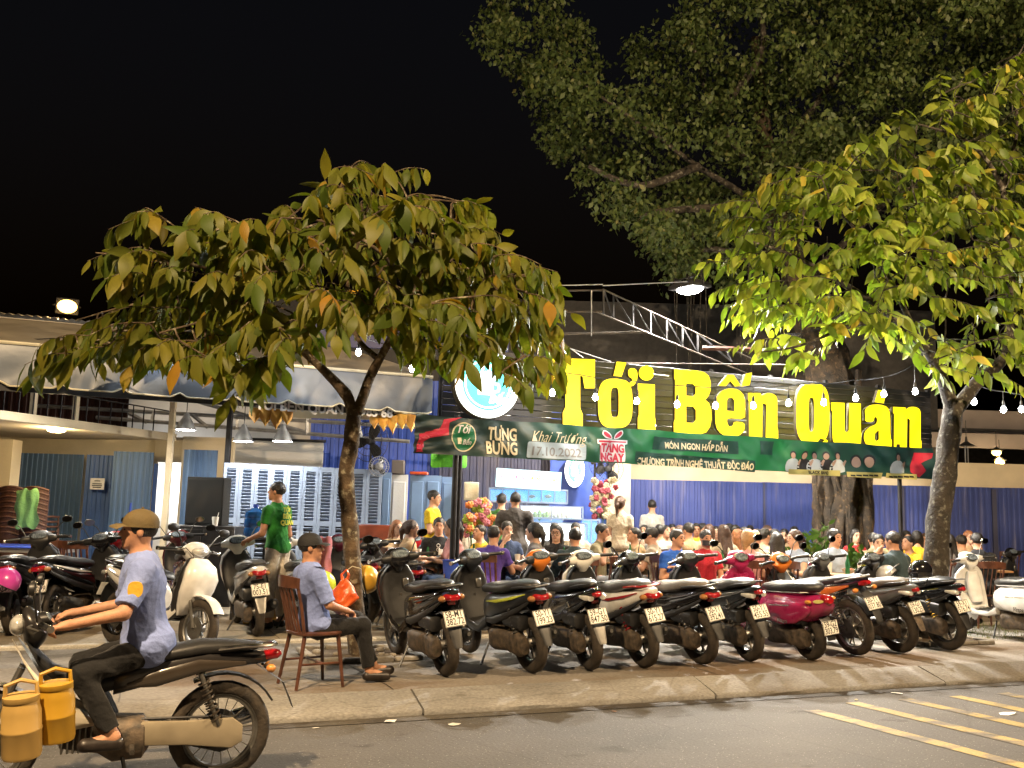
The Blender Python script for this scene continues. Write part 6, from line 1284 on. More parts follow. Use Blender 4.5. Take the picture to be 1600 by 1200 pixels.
# sunglasses, mask, glasses, jersey letters, hair tie
def bypx(lab): return next(o for o in bpy.data.objects if o.parent is None and o.get('label') == lab and o.get('category') == 'person')
t = bypx('man in red polo with a black face mask'); J = PS['m_lap'][1]; h = V(J['head'])
MB().loft([sring(h + V((0, .05 + .0 * k, -.085 + .035 * k)), XA, YA_, .072, .065, 2.2, 16) for k in range(3)]).build('face_mask', M['ink'], t)
t = bypx('smiling woman with long black hair in black'); h = V(PS['f_coat'][1]['head'])
for s in (-1, 1): MB().torus(h + V((s * .034, .1, .005)), .027, .0025, (0, 1, 0), 18, 5).build('glasses_rim', M['ink'], t)
t = bypx('man in black tee with sunglasses on his collar'); c_ = V(J['chest'])
for s in (-1, 1): MB().torus(c_ + V((.0, .135, .03 + s * .028)), .022, .005, (0, 1, 0), 16, 5).build('sunglasses_rim', M['white_wall'], t)
t = bypx('man in black jersey with white back lettering'); c_ = V(PS['m_long'][1]['chest']); a_, f_ = text_mesh('HADES', .11, .006, sx=.8)
MB().add([(v[0], c_.y - .185 + .9 * v[0] ** 2, c_.z + v[1] + .0) for v in a_], f_).build('back_lettering', M['white_wall'], t, 0)
# standing people
def stander(ps, px, d, deg, shirt, trousers, label, hair=0, skin=0, sc=1.0, dz=0):
    g = P(px, 900, d); return put_person(ps, label, (g.x, g.y, .14 + dz), FACE(deg), cloth(shirt), cloth(trousers), hair, skin, sc=sc)
sk = skeleton('stand', 6, turn=20, nod=-6, arms='hang', aR=(A3(.2, .02, 1.08), A3(.17, .2, .9)), aL=(A3(-.23, .05, 1.1), A3(-.2, .28, 1.02)))
t = stander(mk(sk, hcell=.009), 432, 11.6, -118, (.02, .16, .025), (.5, .45, .38), 'man in green polo with yellow lettering on his back', 0, 1, 1.0)
for row, s in enumerate(('TỚI', 'BẾN', 'QUÁN')):
    a_, f_ = text_mesh(s, .075, .004); c_ = V(sk['chest']); MB().add([(v[0], c_.y - .142 - .012 * row + 1.2 * v[0] ** 2, c_.z + .1 - .075 * row + v[1]) for v in a_], f_).build('back_lettering', pm('yellow_print', (.6, .6, .05), .7), t, 0)
MB().torus(V(sk['nb']) + V((0, -.0, -.005)), .064, .014, (0, -.2, 1), 24, 8).build('collar', cloth((.012, .012, .012)), t)
stander(mk(skeleton('stand', 0, turn=0, arms='fold')), 672, 14.6, 75, (.6, .42, .02), (.05, .06, .08), 'slim man in yellow tee standing by the blue doors', 0, 0, 1.0)
t = stander(mk(skeleton('stand', 8, turn=35, nod=-14, arms='table', wide=1.0)), 776, 15.2, 150, (.05, .17, .04), (.02, .02, .02), 'waiter in green polo working before the aquarium', 0, 0, 1.0)
stander(mk(skeleton('stand', 2, arms='fold', wide=1.18), belly=.03, shirt_long=1, fit=.03), 802, 14.2, 178, (.055, .048, .045), (.03, .03, .035), 'broad man in dark brown tee facing the aquarium', 0, 1, 1.0)
stander(mk(skeleton('stand', 0, turn=-25, arms='hang', wide=.9), fem=True, hair='ponytail', sleeve=.5), 968, 15.0, 172, C['cream'], (.2, .2, .2), 'woman in white tee with long ponytail standing with her back turned', 1, 2, 1.0)
stander(PS['m_stand'] if 'm_stand' in PS else mk(skeleton('stand', 0, arms='hang')), 1018, 18.2, 178, C['white'], (.1, .1, .12), 'man in white shirt standing before the blue fence', 0, 0, 1.0)

# ------------------------------------------------------------ the guard on his chair
gg = G(486, 1070); gl = V((gg.x, gg.y, .14)); grz = FACE(126)
gc_ = wood_chair('wooden_chair', 'dark wooden slat-back chair under the seated guard at the kerb', gl, grz, group='wooden dining chairs'); gc_.scale = (.95, .95, .95)
gj = skeleton('sit', -9, turn=-24, nod=-4, aR=(A3(.23, .02, .70), A3(.1, .25, .63)), aL=(A3(-.22, .04, .70), A3(-.09, .27, .62)), legs={'R': ((.1, .42, .50), (.11, .50, .09), (.03, .16, -.045)), 'L': ((-.09, .44, .53), (-.02, .62, .10), (-.01, .17, -.035))})
lav = cloth((.19, .25, .52)); blackp = cloth((.012, .012, .013))
guard = put_person(pose_set(gj, hcell=.0075, sleeve=.95, fit=.018, shirt_long=0, curl=.8), 'seated guard in lavender shirt and black cap on a wooden chair', gl + V((0, 0, 0)), grz, lav, blackp, 0, 1, shoes=M['leather'], sc=.94)
def cap_hat(t, J, mat, parent_name='cap'):
    Mh = Matrix(headM(J).tolist()); H = V(J['head']); W = lambda x, y, z: H + Mh @ V((x, y, z)); rings = []
    for i in range(9):
        a = math.pi * .5 * i / 8; q = math.sin(a); rings.append([W(.091 * q * math.cos(b), .108 * q * math.sin(b) - .008, .045 + .092 * math.cos(a)) for b in [2 * math.pi * j / 24 for j in range(24)]])
    rings.append([W(.092 * math.cos(b), .109 * math.sin(b) - .008, .025) for b in [2 * math.pi * j / 24 for j in range(24)]])
    c = MB().loft(rings[::-1]).build('cap', mat, t); top = []
    for f, z in ((.97, .03), (1.3, .03), (1.62, .018), (1.72, .012)): top.append([W(.085 * math.sin(a) * (1 if f < 1.1 else 1.0 - .12 * (f - 1)), .1 * f * (math.cos(a) * .35 + .65), z + .012 * math.cos(a * 1.1)) for a in [R(-78) + R(156) * j / 12 for j in range(13)]] + [W(.085 * math.sin(a), .1 * f * (math.cos(a) * .35 + .65), z - .005 + .012 * math.cos(a * 1.1)) for a in [R(78) - R(156) * j / 12 for j in range(13)]])
    MB().loft(top).build('cap_peak', mat, c); MB().ball(W(0, -.008, .14), .009, 8, 6).build('cap_button', mat, c); return c
cap_hat(guard, gj, pm('cap_black', (.012, .012, .014), .8, var=.2, bump=.2, bscale=80))
MB().loft([sring(V(gj['shR']) + V((.005, -.01 + .03 * k, .075 - .006 * k)), XA, YA_, .05, .02, 3, 10) for k in range(3)]).build('epaulette', cloth((.02, .02, .05)), guard)
MB().loft([[V((x, .118 + dy, z)) for dy in (-.004, .004) for x in (-.05, .05)] and [V((-.065, .13 + dy, .0)) + V(gj['chest']) + V((0, 0, z)) for z in (-.03, .03) for dy in (0, .004)][:4] for _ in range(2)]).build('shirt_pocket', lav, guard) if False else None
for s in (-1, 1): MB().tube([V(gj['nb']) + V((s * .01, .062, -.005)), V(gj['nb']) + V((s * .055, .02, .015)), V(gj['nb']) + V((s * .03, -.055, .018)), V(gj['nb']) + V((0, -.062, .018))], .013, 6, flat=.6).build('collar', lav, guard)

# ------------------------------------------------------------ the passing rider
rb = G(338, 1222, 0); dark_b = paint((.02, .018, .018), .3)
ybik = pm('yellow_spring', (.6, .34, .03), .35, var=.1)
rbike = underbone('motorbike', 'old black step-through motorbike of the passing rider', (rb.x, rb.y, 0), R(90), dark_b, paint((.035, .027, .02), .3), lean=0, pl=None, rider=True); rbike.scale = (.95, .95, .95)
rj = skeleton(.83, 9, turn=0, nod=-2, arms='hang', aL=(A3(-.27, .16, 1.04), A3(-.30, .44, .985)), aR=(A3(.27, .16, 1.04), A3(.30, .44, .985)), legs={'L': ((-.17, .36, .70), (-.19, .16, .34), (-.03, .15, -.03)), 'R': ((.17, .36, .70), (.19, .16, .34), (.03, .15, -.03))})
rp_ = pose_set(rj, hcell=.0075, sleeve=.85, fit=.02, curl=1.5, shirt_long=1)
rider = put_person(rp_, 'motorbike rider in lavender-blue shirt and olive cap passing left', (rb.x - .42, rb.y, 0.0), R(90), lav, blackp, 0, 1, sc=.945)
cap_hat(rider, rj, pm('cap_olive', (.1, .07, .025), .8, var=.2, bump=.2, bscale=80))
pt = V(rj['shL']).lerp(V(rj['elL']), .42) + V((-.082, 0, .0)); MB().loft([sring(pt + V((.03, 0, 0)) + V((-.03 * k, 0, 0)), YA_, ZA, .042, .045, 2.6, 16) for k in range(2)]).build('sleeve_patch', pm('patch_yellow', (.6, .36, .03), .7, bump=.2), rider)
ad = copy_tree(rbike); ad['label'] = 'tail of another motorbike leaving at the left edge'; ad.location = (rb.x - 1.93, rb.y + .0, 0)
def jug(px, py, d, r, h, lab, mat):
    p = P(px, py, d); t = thing('yellow_jug', lab, 'jug', (p.x, p.y, p.z), (R(4), R(-5), 0), 'yellow jugs carried on the motorbike')
    MB().lathe([(.001, 0), (r * .94, 0), (r, .015), (r, h * .45), (r * 1.03, h * .47), (r * 1.03, h * .5), (r, h * .52), (r, h * .8), (r * .92, h * .9), (r * .86, h), (.001, h)], 24).build('body', mat, t); MB().lathe([(r * .9, h * .99), (r * .92, h * 1.0), (r * .92, h * 1.09), (.001, h * 1.1)], 24).build('lid', mat, t)
    MB().tube([(-r * .8, 0, h * .95), (-r * .75, 0, h * 1.28), (0, 0, h * 1.36), (r * .75, 0, h * 1.28), (r * .8, 0, h * .95)], .011, 7).build('handle', mat, t)
yj = pm('yellow_plastic', (.42, .24, .02), .4, var=.1)
jug(88, 1156, 5.0, .088, .26, 'yellow plastic jug with lid nearer the rider knee', yj); jug(34, 1182, 4.85, .09, .27, 'yellow plastic jug at the front of the motorbike', pm('yellow_plastic_pale', (.42, .27, .08), .45, var=.1))
# ============================================================ trees
def leaf_mat(name, c1, c2, back, tr=.35):
    m = bpy.data.materials.new(name); m.use_nodes = True; N = m.node_tree.nodes; L = m.node_tree.links; b = N['Principled BSDF']; out = N['Material Output']
    oi = N.new('ShaderNodeObjectInfo'); geo = N.new('ShaderNodeNewGeometry'); mx = N.new('ShaderNodeMath'); mx.operation = 'ADD'; L.new(oi.outputs['Random'], mx.inputs[0]); L.new(geo.outputs['Random Per Island'], mx.inputs[1])
    fr = N.new('ShaderNodeMath'); fr.operation = 'FRACT'; L.new(mx.outputs[0], fr.inputs[0])
    rp = N.new('ShaderNodeValToRGB'); rp.color_ramp.elements[0].color = (*c1, 1); rp.color_ramp.elements[1].color = (*c2, 1); e = rp.color_ramp.elements.new(.93); e.color = (*c2, 1); rp.color_ramp.elements[2].color = (*back, 1); L.new(fr.outputs[0], rp.inputs[0])
    L.new(rp.outputs[0], b.inputs['Base Color']); b.inputs['Roughness'].default_value = .5; b.inputs['Specular IOR Level'].default_value = .3
    t = N.new('ShaderNodeBsdfTranslucent'); br = N.new('ShaderNodeMix'); br.data_type = 'RGBA'; br.blend_type = 'MULTIPLY'; br.inputs[0].default_value = 1; L.new(rp.outputs[0], br.inputs[6]); br.inputs[7].default_value = (1.5, 1.6, .5, 1); L.new(br.outputs[2], t.inputs[0])
    ms = N.new('ShaderNodeMixShader'); ms.inputs[0].default_value = tr; L.new(b.outputs[0], ms.inputs[1]); L.new(t.outputs[0], ms.inputs[2]); L.new(ms.outputs[0], out.inputs[0]); return m
M['leaf'] = leaf_mat('big_leaf', (.065, .1, .013), (.165, .15, .018), (.3, .16, .018), .4); M['leaf2'] = leaf_mat('bright_leaf', (.09, .15, .02), (.22, .25, .04), (.34, .26, .04), .4); M['leaf3'] = leaf_mat('fig_leaf', (.035, .06, .018), (.075, .1, .03), (.11, .11, .04), .2)  # big_leaf: golden and orange tones also carry the sodium lamp's light
def bark(name, c1, c2, c3):
    m = pm(name, c1, .9, var=.4, scale=7, col2=c2, bump=.9, bscale=26); N = m.node_tree.nodes; L = m.node_tree.links; b = N['Principled BSDF']
    tc = N.new('ShaderNodeTexCoord'); vo = N.new('ShaderNodeTexNoise'); vo.inputs['Scale'].default_value = 16; vo.inputs['Detail'].default_value = 6; L.new(tc.outputs['Object'], vo.inputs['Vector']); rp = N.new('ShaderNodeValToRGB'); rp.color_ramp.elements[0].position = .55; rp.color_ramp.elements[1].position = .68; L.new(vo.outputs[0], rp.inputs[0])
    x = N.new('ShaderNodeMix'); x.data_type = 'RGBA'; L.new(rp.outputs[0], x.inputs[0]); L.new(b.inputs['Base Color'].links[0].from_socket, x.inputs[6]); x.inputs[7].default_value = (*c3, 1); L.new(x.outputs[2], b.inputs['Base Color']); return m
M['bark'] = bark('mottled_bark', (.05, .034, .02), (.12, .08, .045), (.26, .23, .16)); M['bark_dark'] = bark('dark_bark', (.018, .015, .012), (.04, .032, .024), (.13, .125, .105)); M['bark_fig'] = bark('fig_bark', (.018, .013, .008), (.05, .034, .02), (.095, .058, .028))
def leaf_grid(fold=.25, droop=.25, wd=.21):     # tip points along -z from the origin, face towards -y
    vs = []; n = 6; prof = [.03, .62, .95, 1.0, .78, .4, 0.02]
    for i in range(n + 1):
        t = i / n; z = -t; y = -.10 * math.sin(t * 2.6) + droop * t * t * .4; h = prof[i] * wd
        vs += [(-h, y + fold * h, z), (0, y, z), (h, y + fold * h, z)]
    return np.array(vs), [(3 * i + j, 3 * i + j + 1, 3 * i + 4 + j, 3 * i + 3 + j) for i in range(n) for j in (0, 1)]
LV = [leaf_grid(.25, .3, .21), leaf_grid(.45, .0, .19), leaf_grid(.1, .6, .23)]
def inside(p, poly):
    x, y = p; c = False; n = len(poly)
    for i in range(n):
        (x0, y0), (x1, y1) = poly[i], poly[i - 1]
        if (y0 > y) != (y1 > y) and x < (x1 - x0) * (y - y0) / (y1 - y0) + x0: c = not c
    return c
def smooth_path(pts, n=4):
    pts = [V(p) for p in pts]; out = []
    for i in range(len(pts) - 1):
        p0, p1, p2, p3 = pts[max(i - 1, 0)], pts[i], pts[i + 1], pts[min(i + 2, len(pts) - 1)]
        for k in range(n):
            t = k / n; out.append(.5 * ((2 * p1) + (p2 - p0) * t + (2 * p0 - 5 * p1 + 4 * p2 - p3) * t * t + (3 * p1 - p0 - 3 * p2 + p3) * t ** 3))
    return out + [pts[-1]]
def knobbly(b, pts, rads, n=12, seed=0, amp=.12):
    r = random.Random(seed); pts = smooth_path(pts, 5); m = len(pts); rr = []
    for i in range(m):
        u = i / (m - 1) * (len(rads) - 1); k = min(int(u), len(rads) - 2); rr.append(rads[k] + (rads[k + 1] - rads[k]) * (u - k))
    i0 = len(b.v); b.tube(pts, rr, n)
    for i in range(m):
        for j in range(n):
            q = V(b.v[i0 + i * n + j]); d = q - pts[i]; ph = math.sin(j * 2.1 + i * .7 + seed) * .5 + math.sin(j * 1.0 - i * 1.3 + seed * 2) * .5 + r.uniform(-.5, .5)
            b.v[i0 + i * n + j] = tuple(pts[i] + d * (1 + amp * ph))
    return pts
def leafy_tree(label, base_d, trunk, limbs, poly, nt, seed, leafmat, barkmat, lsize, dspread, cxa, tw=(.4, .7), per=(8, 13), sparse=None, trunkr=None, hang=.75):
    r = random.Random(seed); root = P(trunk[0][0], trunk[0][1], base_d); t = thing('street_tree', label, 'tree', (root.x, root.y, .13)); O = t.location
    Q = lambda px, py, d: P(px, py, d) - O
    b = MB(); tp = [Q(x, y, base_d) for x, y in trunk]; tp[0].z = -.05; knobbly(b, tp, trunkr, 16, seed, .1); trunk_o = b.build('trunk', M[barkmat], t, 60)
    nodes = []
    for lp in limbs:
        b = MB(); pts = knobbly(b, [Q(x, y, base_d + dd) for x, y, dd in lp[0]], lp[1], 10, seed + len(nodes), .08); b.build('limb', M[barkmat], t, 60); nodes += [(p, i / len(pts)) for i, p in enumerate(pts)]
    xs = [p[0] for p in poly]; ys = [p[1] for p in poly]; starts = []; tries = 0
    while len(starts) < nt and tries < 60000:
        tries += 1; q = (r.uniform(min(xs), max(xs)), r.uniform(min(ys), max(ys)))
        if not inside(q, poly): continue
        if sparse and r.random() > sparse(q): continue
        if math.sin(q[0] * .031 + 1.3 * math.sin(q[1] * .027 + seed)) * math.sin(q[1] * .043 + seed + 1.1 * math.sin(q[0] * .019)) < -.55: continue
        e = max(0., 1 - ((q[0] - cxa[0]) / cxa[1]) ** 2); dd = r.uniform(-1, 1) * dspread * math.sqrt(e)
        if any((q[0] - s[0]) ** 2 + (q[1] - s[1]) ** 2 + ((dd - s[2]) * 70) ** 2 < 24 ** 2 for s in starts): continue
        starts.append((q[0], q[1], dd))
    starts.sort(key=lambda s_: min((n_[0] - Q(s_[0], s_[1], base_d + s_[2])).length for n_ in nodes)); wood = MB(); leaves = []; cen = Q(cxa[0], cxa[2], base_d)
    for (px, py, dd) in starts:
        S = Q(px, py, base_d + dd); out = S - cen; out.z *= .3; out = out.normalized() if out.length > .05 else V((1, 0, 0)); out = (out + V((r.uniform(-.6, .6), r.uniform(-.6, .6), r.uniform(-.1, .3)))).normalized()
        Lt = r.uniform(*tw); pts = []
        for k in range(7): u = k / 6 - .5; pts.append(S + out * (Lt * u) + V((0, 0, -.45 * Lt * hang * (u + .5) ** 2 + .1 * Lt)))
        nn = min(nodes, key=lambda n_: (n_[0] - pts[0]).length + (.6 if n_[1] < .3 else 0))[0]; sep = (pts[0] - nn).length; mid = nn.lerp(pts[0], .55) + V((r.uniform(-.1, .1) * sep, r.uniform(-.1, .1) * sep, .04 * sep))
        path = smooth_path([nn, mid, pts[0], pts[3], pts[6]], 4); wood.tube(path, [.011 - .0082 * i / (len(path) - 1) for i in range(len(path))], 5); nodes += [(pts[0], 1), (pts[2], 1)]
        nl = r.randint(*per)
        for k in range(nl):
            u = (k + .6) / nl; i = min(int(u * 6), 5); p = pts[i].lerp(pts[i + 1], u * 6 - i); tdir = (pts[i + 1] - pts[i]).normalized(); side = tdir.cross(V((0, 0, 1))).normalized() * (1 if k % 2 else -1)
            hg = hang + r.uniform(-.15, .25) if r.random() > .09 else r.uniform(-.2, .4)
            dn = (V((0, 0, -1)) * hg + side * r.uniform(.2, .75) + tdir * r.uniform(.1, .5) + V((r.uniform(-.2, .2), r.uniform(-.2, .2), 0))).normalized()
            nrm = (out * .5 + V((r.uniform(-.8, .8), r.uniform(-.8, .8), r.uniform(.1, .7)))); nrm = (nrm - dn * nrm.dot(dn)).normalized(); x = dn.cross(nrm).normalized(); s = lsize * r.choice((r.uniform(.45, .8), r.uniform(.75, 1.05), r.uniform(.95, 1.3)))
            leaves.append((p, Matrix((x, -nrm, -dn)).transposed(), s, r.randrange(3)))
    stuff(wood.build('twigs', M[barkmat], t, 60))
    vis = sorted(range(len(leaves)), key=lambda i: fwd(leaves[i][0] + O) - leaves[i][2] * 4); mes = [np_mesh2(v, f, M[leafmat]) for v, f in LV]
    for i in vis[:300]:
        p, m3_, s, k = leaves[i]; o = obj('leaf', mes[k], t); o.matrix_local = Matrix.Translation(p) @ m3_.to_4x4() @ Matrix.Scale(s, 4)
    vs = []; fs = []; n0 = 0
    for i in vis[300:]:
        p, m3_, s, k = leaves[i]; v, f = LV[k]; A_ = np.array(m3_); vs.append(v @ A_.T * s + np.array(p)); fs += [tuple(q + n0 for q in ff) for ff in f]; n0 += len(v)
    me = bpy.data.meshes.new('crown'); me.from_pydata(np.concatenate(vs).tolist(), [], fs); me.polygons.foreach_set('use_smooth', [True] * len(fs)); me.materials.append(M[leafmat]); stuff(obj('crown', me, t)); return t
def np_mesh2(v, f, mat): me = bpy.data.meshes.new('leaf'); me.from_pydata(v.tolist(), [], f); me.polygons.foreach_set('use_smooth', [True] * len(f)); me.materials.append(mat); return me
# left tree
PL = [(60, 570), (95, 525), (150, 492), (215, 470), (250, 440), (120, 408), (85, 392), (200, 385), (285, 375), (190, 335), (175, 322), (260, 322), (340, 322), (400, 335), (450, 325), (490, 305), (515, 268), (560, 248), (620, 255), (665, 262), (705, 285), (745, 325), (775, 368), (830, 392), (858, 425), (860, 480), (870, 540), (860, 585), (800, 605), (785, 555), (700, 545), (650, 565), (605, 480), (500, 505), (450, 575), (390, 610), (340, 560), (240, 550), (150, 560), (90, 555)]
leafy_tree('street tree with broad drooping leaves behind the seated guard', 9.64, [(562, 1026), (556, 960), (551, 880), (545, 800), (541, 740), (549, 690), (553, 640)],
    [([(552, 650, 0), (540, 615, .0), (505, 578, -.1), (470, 545, -.2), (430, 490, -.3), (380, 440, -.5), (280, 410, -.5), (150, 395, -.4)], [.062, .058, .042, .034, .028, .02, .014, .008]),
     ([(558, 645, 0), (578, 590, .1), (602, 545, .2), (625, 500, .2), (650, 440, .1), (680, 380, .0), (720, 345, .1)], [.058, .05, .042, .034, .026, .018, .008]),
     ([(590, 560, .15), (560, 530, .5), (540, 470, .7), (560, 380, .7), (580, 300, .5)], [.034, .028, .022, .016, .008]), ([(625, 500, .2), (700, 470, -.3), (790, 450, -.6), (850, 470, -.6)], [.028, .02, .014, .008]),
     ([(480, 552, -.2), (440, 520, .5), (360, 480, .9), (240, 470, .8), (120, 500, .6)], [.03, .024, .018, .012, .007]), ([(640, 460, .1), (600, 400, -.5), (520, 350, -.8), (440, 340, -.8)], [.026, .02, .014, .007]), ([(430, 490, -.3), (380, 470, -.9), (320, 500, -1.1), (250, 520, -1.1)], [.022, .016, .012, .007])],
    PL, 305, 3, 'leaf', 'bark', .275, 1.5, (480, 470, 470), (.28, .55), (8, 13), hang=.95, trunkr=[.105, .088, .08, .082, .075, .082, .068])
# right tree
PR = [(1105, 420), (1125, 385), (1160, 370), (1125, 320), (1145, 290), (1210, 262), (1290, 245), (1340, 205), (1400, 190), (1470, 130), (1560, 90), (1640, 60), (1640, 560), (1590, 640), (1540, 560), (1500, 570), (1450, 600), (1420, 545), (1380, 525), (1310, 535), (1262, 580), (1190, 545), (1160, 530), (1150, 470)]
leafy_tree('street tree with bright leaves at the right over the parked bikes', 12.35, [(1456, 1000), (1458, 940), (1462, 880), (1468, 800), (1477, 740), (1484, 680), (1490, 630)],
    [([(1488, 640, 0), (1470, 585, -.1), (1445, 545, -.3), (1400, 500, -.4), (1330, 450, -.5), (1240, 400, -.5), (1150, 370, -.4)], [.1, .075, .06, .045, .034, .022, .01]), ([(1494, 640, 0), (1528, 596, .1), (1562, 568, .2), (1600, 500, .3), (1640, 420, .3)], [.1, .085, .07, .055, .03]),
     ([(1575, 555, .2), (1580, 450, .3), (1572, 340, .3), (1560, 280, .2), (1510, 220, .1), (1420, 190, 0)], [.07, .06, .05, .035, .022, .01]), ([(1565, 300, .2), (1590, 200, .3), (1580, 120, .3), (1600, 70, .3)], [.03, .022, .016, .008]),
     ([(1572, 340, .3), (1500, 290, .6), (1420, 270, .7), (1330, 265, .6)], [.03, .022, .016, .008]), ([(1440, 540, -.3), (1380, 420, .5), (1320, 340, .8), (1260, 290, .8)], [.045, .03, .02, .01]), ([(1400, 500, -.4), (1330, 510, -1.0), (1250, 540, -1.2), (1190, 550, -1.2)], [.03, .022, .015, .008])],
    PR, 310, 8, 'leaf2', 'bark_dark', .25, 1.7, (1380, 330, 420), sparse=lambda q: 1 if q[1] > 250 + max(0, (q[0] - 1400)) * .1 else .42, trunkr=[.18, .16, .15, .14, .14, .13, .115], hang=.6)
# flowering tips standing out of the left crown
# banyan behind the diners
bg_ = P(1312, 870, 16.6); t = thing('banyan_tree', 'huge dark banyan with hanging roots behind the sign at right', 'tree', (bg_.x, bg_.y, .14)); O = t.location
Q = lambda px, py, d: P(px, py, d) - O
b = MB(); knobbly(b, [V((0, 0, -.1)), Q(1312, 820, 16.6), Q(1310, 760, 16.6), Q(1312, 680, 16.7), Q(1290, 560, 17), Q(1240, 420, 17.5), Q(1200, 250, 18.6), Q(1180, 60, 19)], [.5, .42, .4, .43, .38, .24, .15, .1], 26, 5, .16); b.build('trunk', M['bark_fig'], t, 60)
rr_ = random.Random(4)
for i in range(17):
    a = -2.6 + 2.9 * i / 16; x0 = .4 * math.cos(a); y0 = .4 * math.sin(a); c_ = Matrix.Rotation(_th - R(90), 3, 'Z'); top = c_ @ V((x0 * 1.05 + rr_.uniform(-.1, .1), y0 * 1.05, 3.4 + rr_.uniform(-.6, .8))); bot = c_ @ V((x0 * 1.15 + rr_.uniform(-.06, .06), y0 * 1.15, -.05))
    k_ = rr_.choice((.5, .8, 1.3, 1.7)); bb = MB(); knobbly(bb, [top, top.lerp(bot, .3) + V((rr_.uniform(-.16, .16), rr_.uniform(-.06, .06), 0)), top.lerp(bot, .55) + V((rr_.uniform(-.14, .14), rr_.uniform(-.06, .06), 0)), top.lerp(bot, .8) + V((rr_.uniform(-.1, .1), 0, 0)), bot], [.03 * k_, .05 * k_, .06 * k_, .045 * k_, .075 * k_], 9, i, .3); bb.build('aerial_root', M['bark_fig'], t, 60)
for i in range(26):
    px = rr_.uniform(1040, 1180) if i < 16 else rr_.uniform(1180, 1300); d = rr_.uniform(16.8, 18.5); bb = MB(); y0 = rr_.uniform(330, 420); bb.tube([Q(px, y0, d), Q(px + rr_.uniform(-4, 4), (y0 + 560) / 2, d), Q(px + rr_.uniform(-3, 3), rr_.uniform(500, 640), d)], [.012, .01, .005], 5); bb.build('hanging_root', M['bark_dark'], t)
limbs_ = [[(1240, 420, 17.5), (1180, 320, 17), (1090, 260, 17), (980, 180, 17), (850, 90, 17)], [(1200, 300, 18), (1120, 180, 18), (1080, 60, 18)], [(1240, 420, 17.5), (1120, 390, 17.5), (1060, 400, 17.5)], [(1200, 260, 18), (1300, 130, 18.5), (1380, 20, 19)], [(1250, 450, 17.5), (1400, 300, 19), (1560, 160, 20)], [(1090, 260, 17), (1000, 290, 16.5), (920, 260, 16.5)], [(1120, 180, 18), (1190, 80, 17), (1180, -20, 17)], [(1180, 320, 17), (1040, 330, 16.5), (1000, 340, 16.5)]]
for i, lp in enumerate(limbs_): bb = MB(); knobbly(bb, [Q(*p) for p in lp], [.09, .06, .04, .02][:max(2, min(4, len(lp)))], 9, i, .08); bb.build('limb', M['bark_dark'], t, 60)
PB = [(755, 30), (790, -30), (880, -40), (915, 60), (935, 120), (975, 140), (985, 60), (1040, 70), (1060, 20), (1100, -40), (1700, -40), (1700, 420), (1450, 330), (1300, 300), (1200, 380), (1150, 470), (1090, 400), (1060, 440), (1020, 430), (1010, 370), (985, 345), (940, 320), (900, 285), (870, 240), (835, 225), (850, 190), (820, 130), (775, 90)]
lr = np.random.default_rng(5); rp2 = random.Random(9); cl2 = []
while len(cl2) < 820:
    q = (rp2.uniform(750, 1700), rp2.uniform(-40, 470))
    if inside(q, PB): cl2.append((q[0], q[1], rp2.gauss(18, 1.3)))
vs = []
for (px, py, d) in cl2:
    c_ = np.array(Q(px, py, d)); n = rp2.randint(50, 95); rad = rp2.uniform(.25, .5)
    u = lr.normal(size=(n, 3)); u /= np.linalg.norm(u, axis=1)[:, None]; pos = c_ + u * (rad * lr.random((n, 1)) ** .4) * [1.1, 1.1, .8]
    dn = np.stack([lr.normal(0, .6, n), lr.normal(0, .6, n), -np.abs(lr.normal(.7, .4, n))], 1); dn /= np.linalg.norm(dn, axis=1)[:, None]; sd_ = np.cross(dn, lr.normal(size=(n, 3))); sd_ /= np.linalg.norm(sd_, axis=1)[:, None]; ln = lr.uniform(.085, .14, (n, 1))
    vs.append(np.stack([pos, pos + dn * ln * .5 + sd_ * ln * .3, pos + dn * ln, pos + dn * ln * .5 - sd_ * ln * .3], 1).reshape(-1, 3))
vs = np.concatenate(vs); nq = len(vs) // 4; me = bpy.data.meshes.new('crown'); me.from_pydata(vs.tolist(), [], np.arange(nq * 4).reshape(-1, 4).tolist()); me.materials.append(M['leaf3']); stuff(obj('crown', me, t))
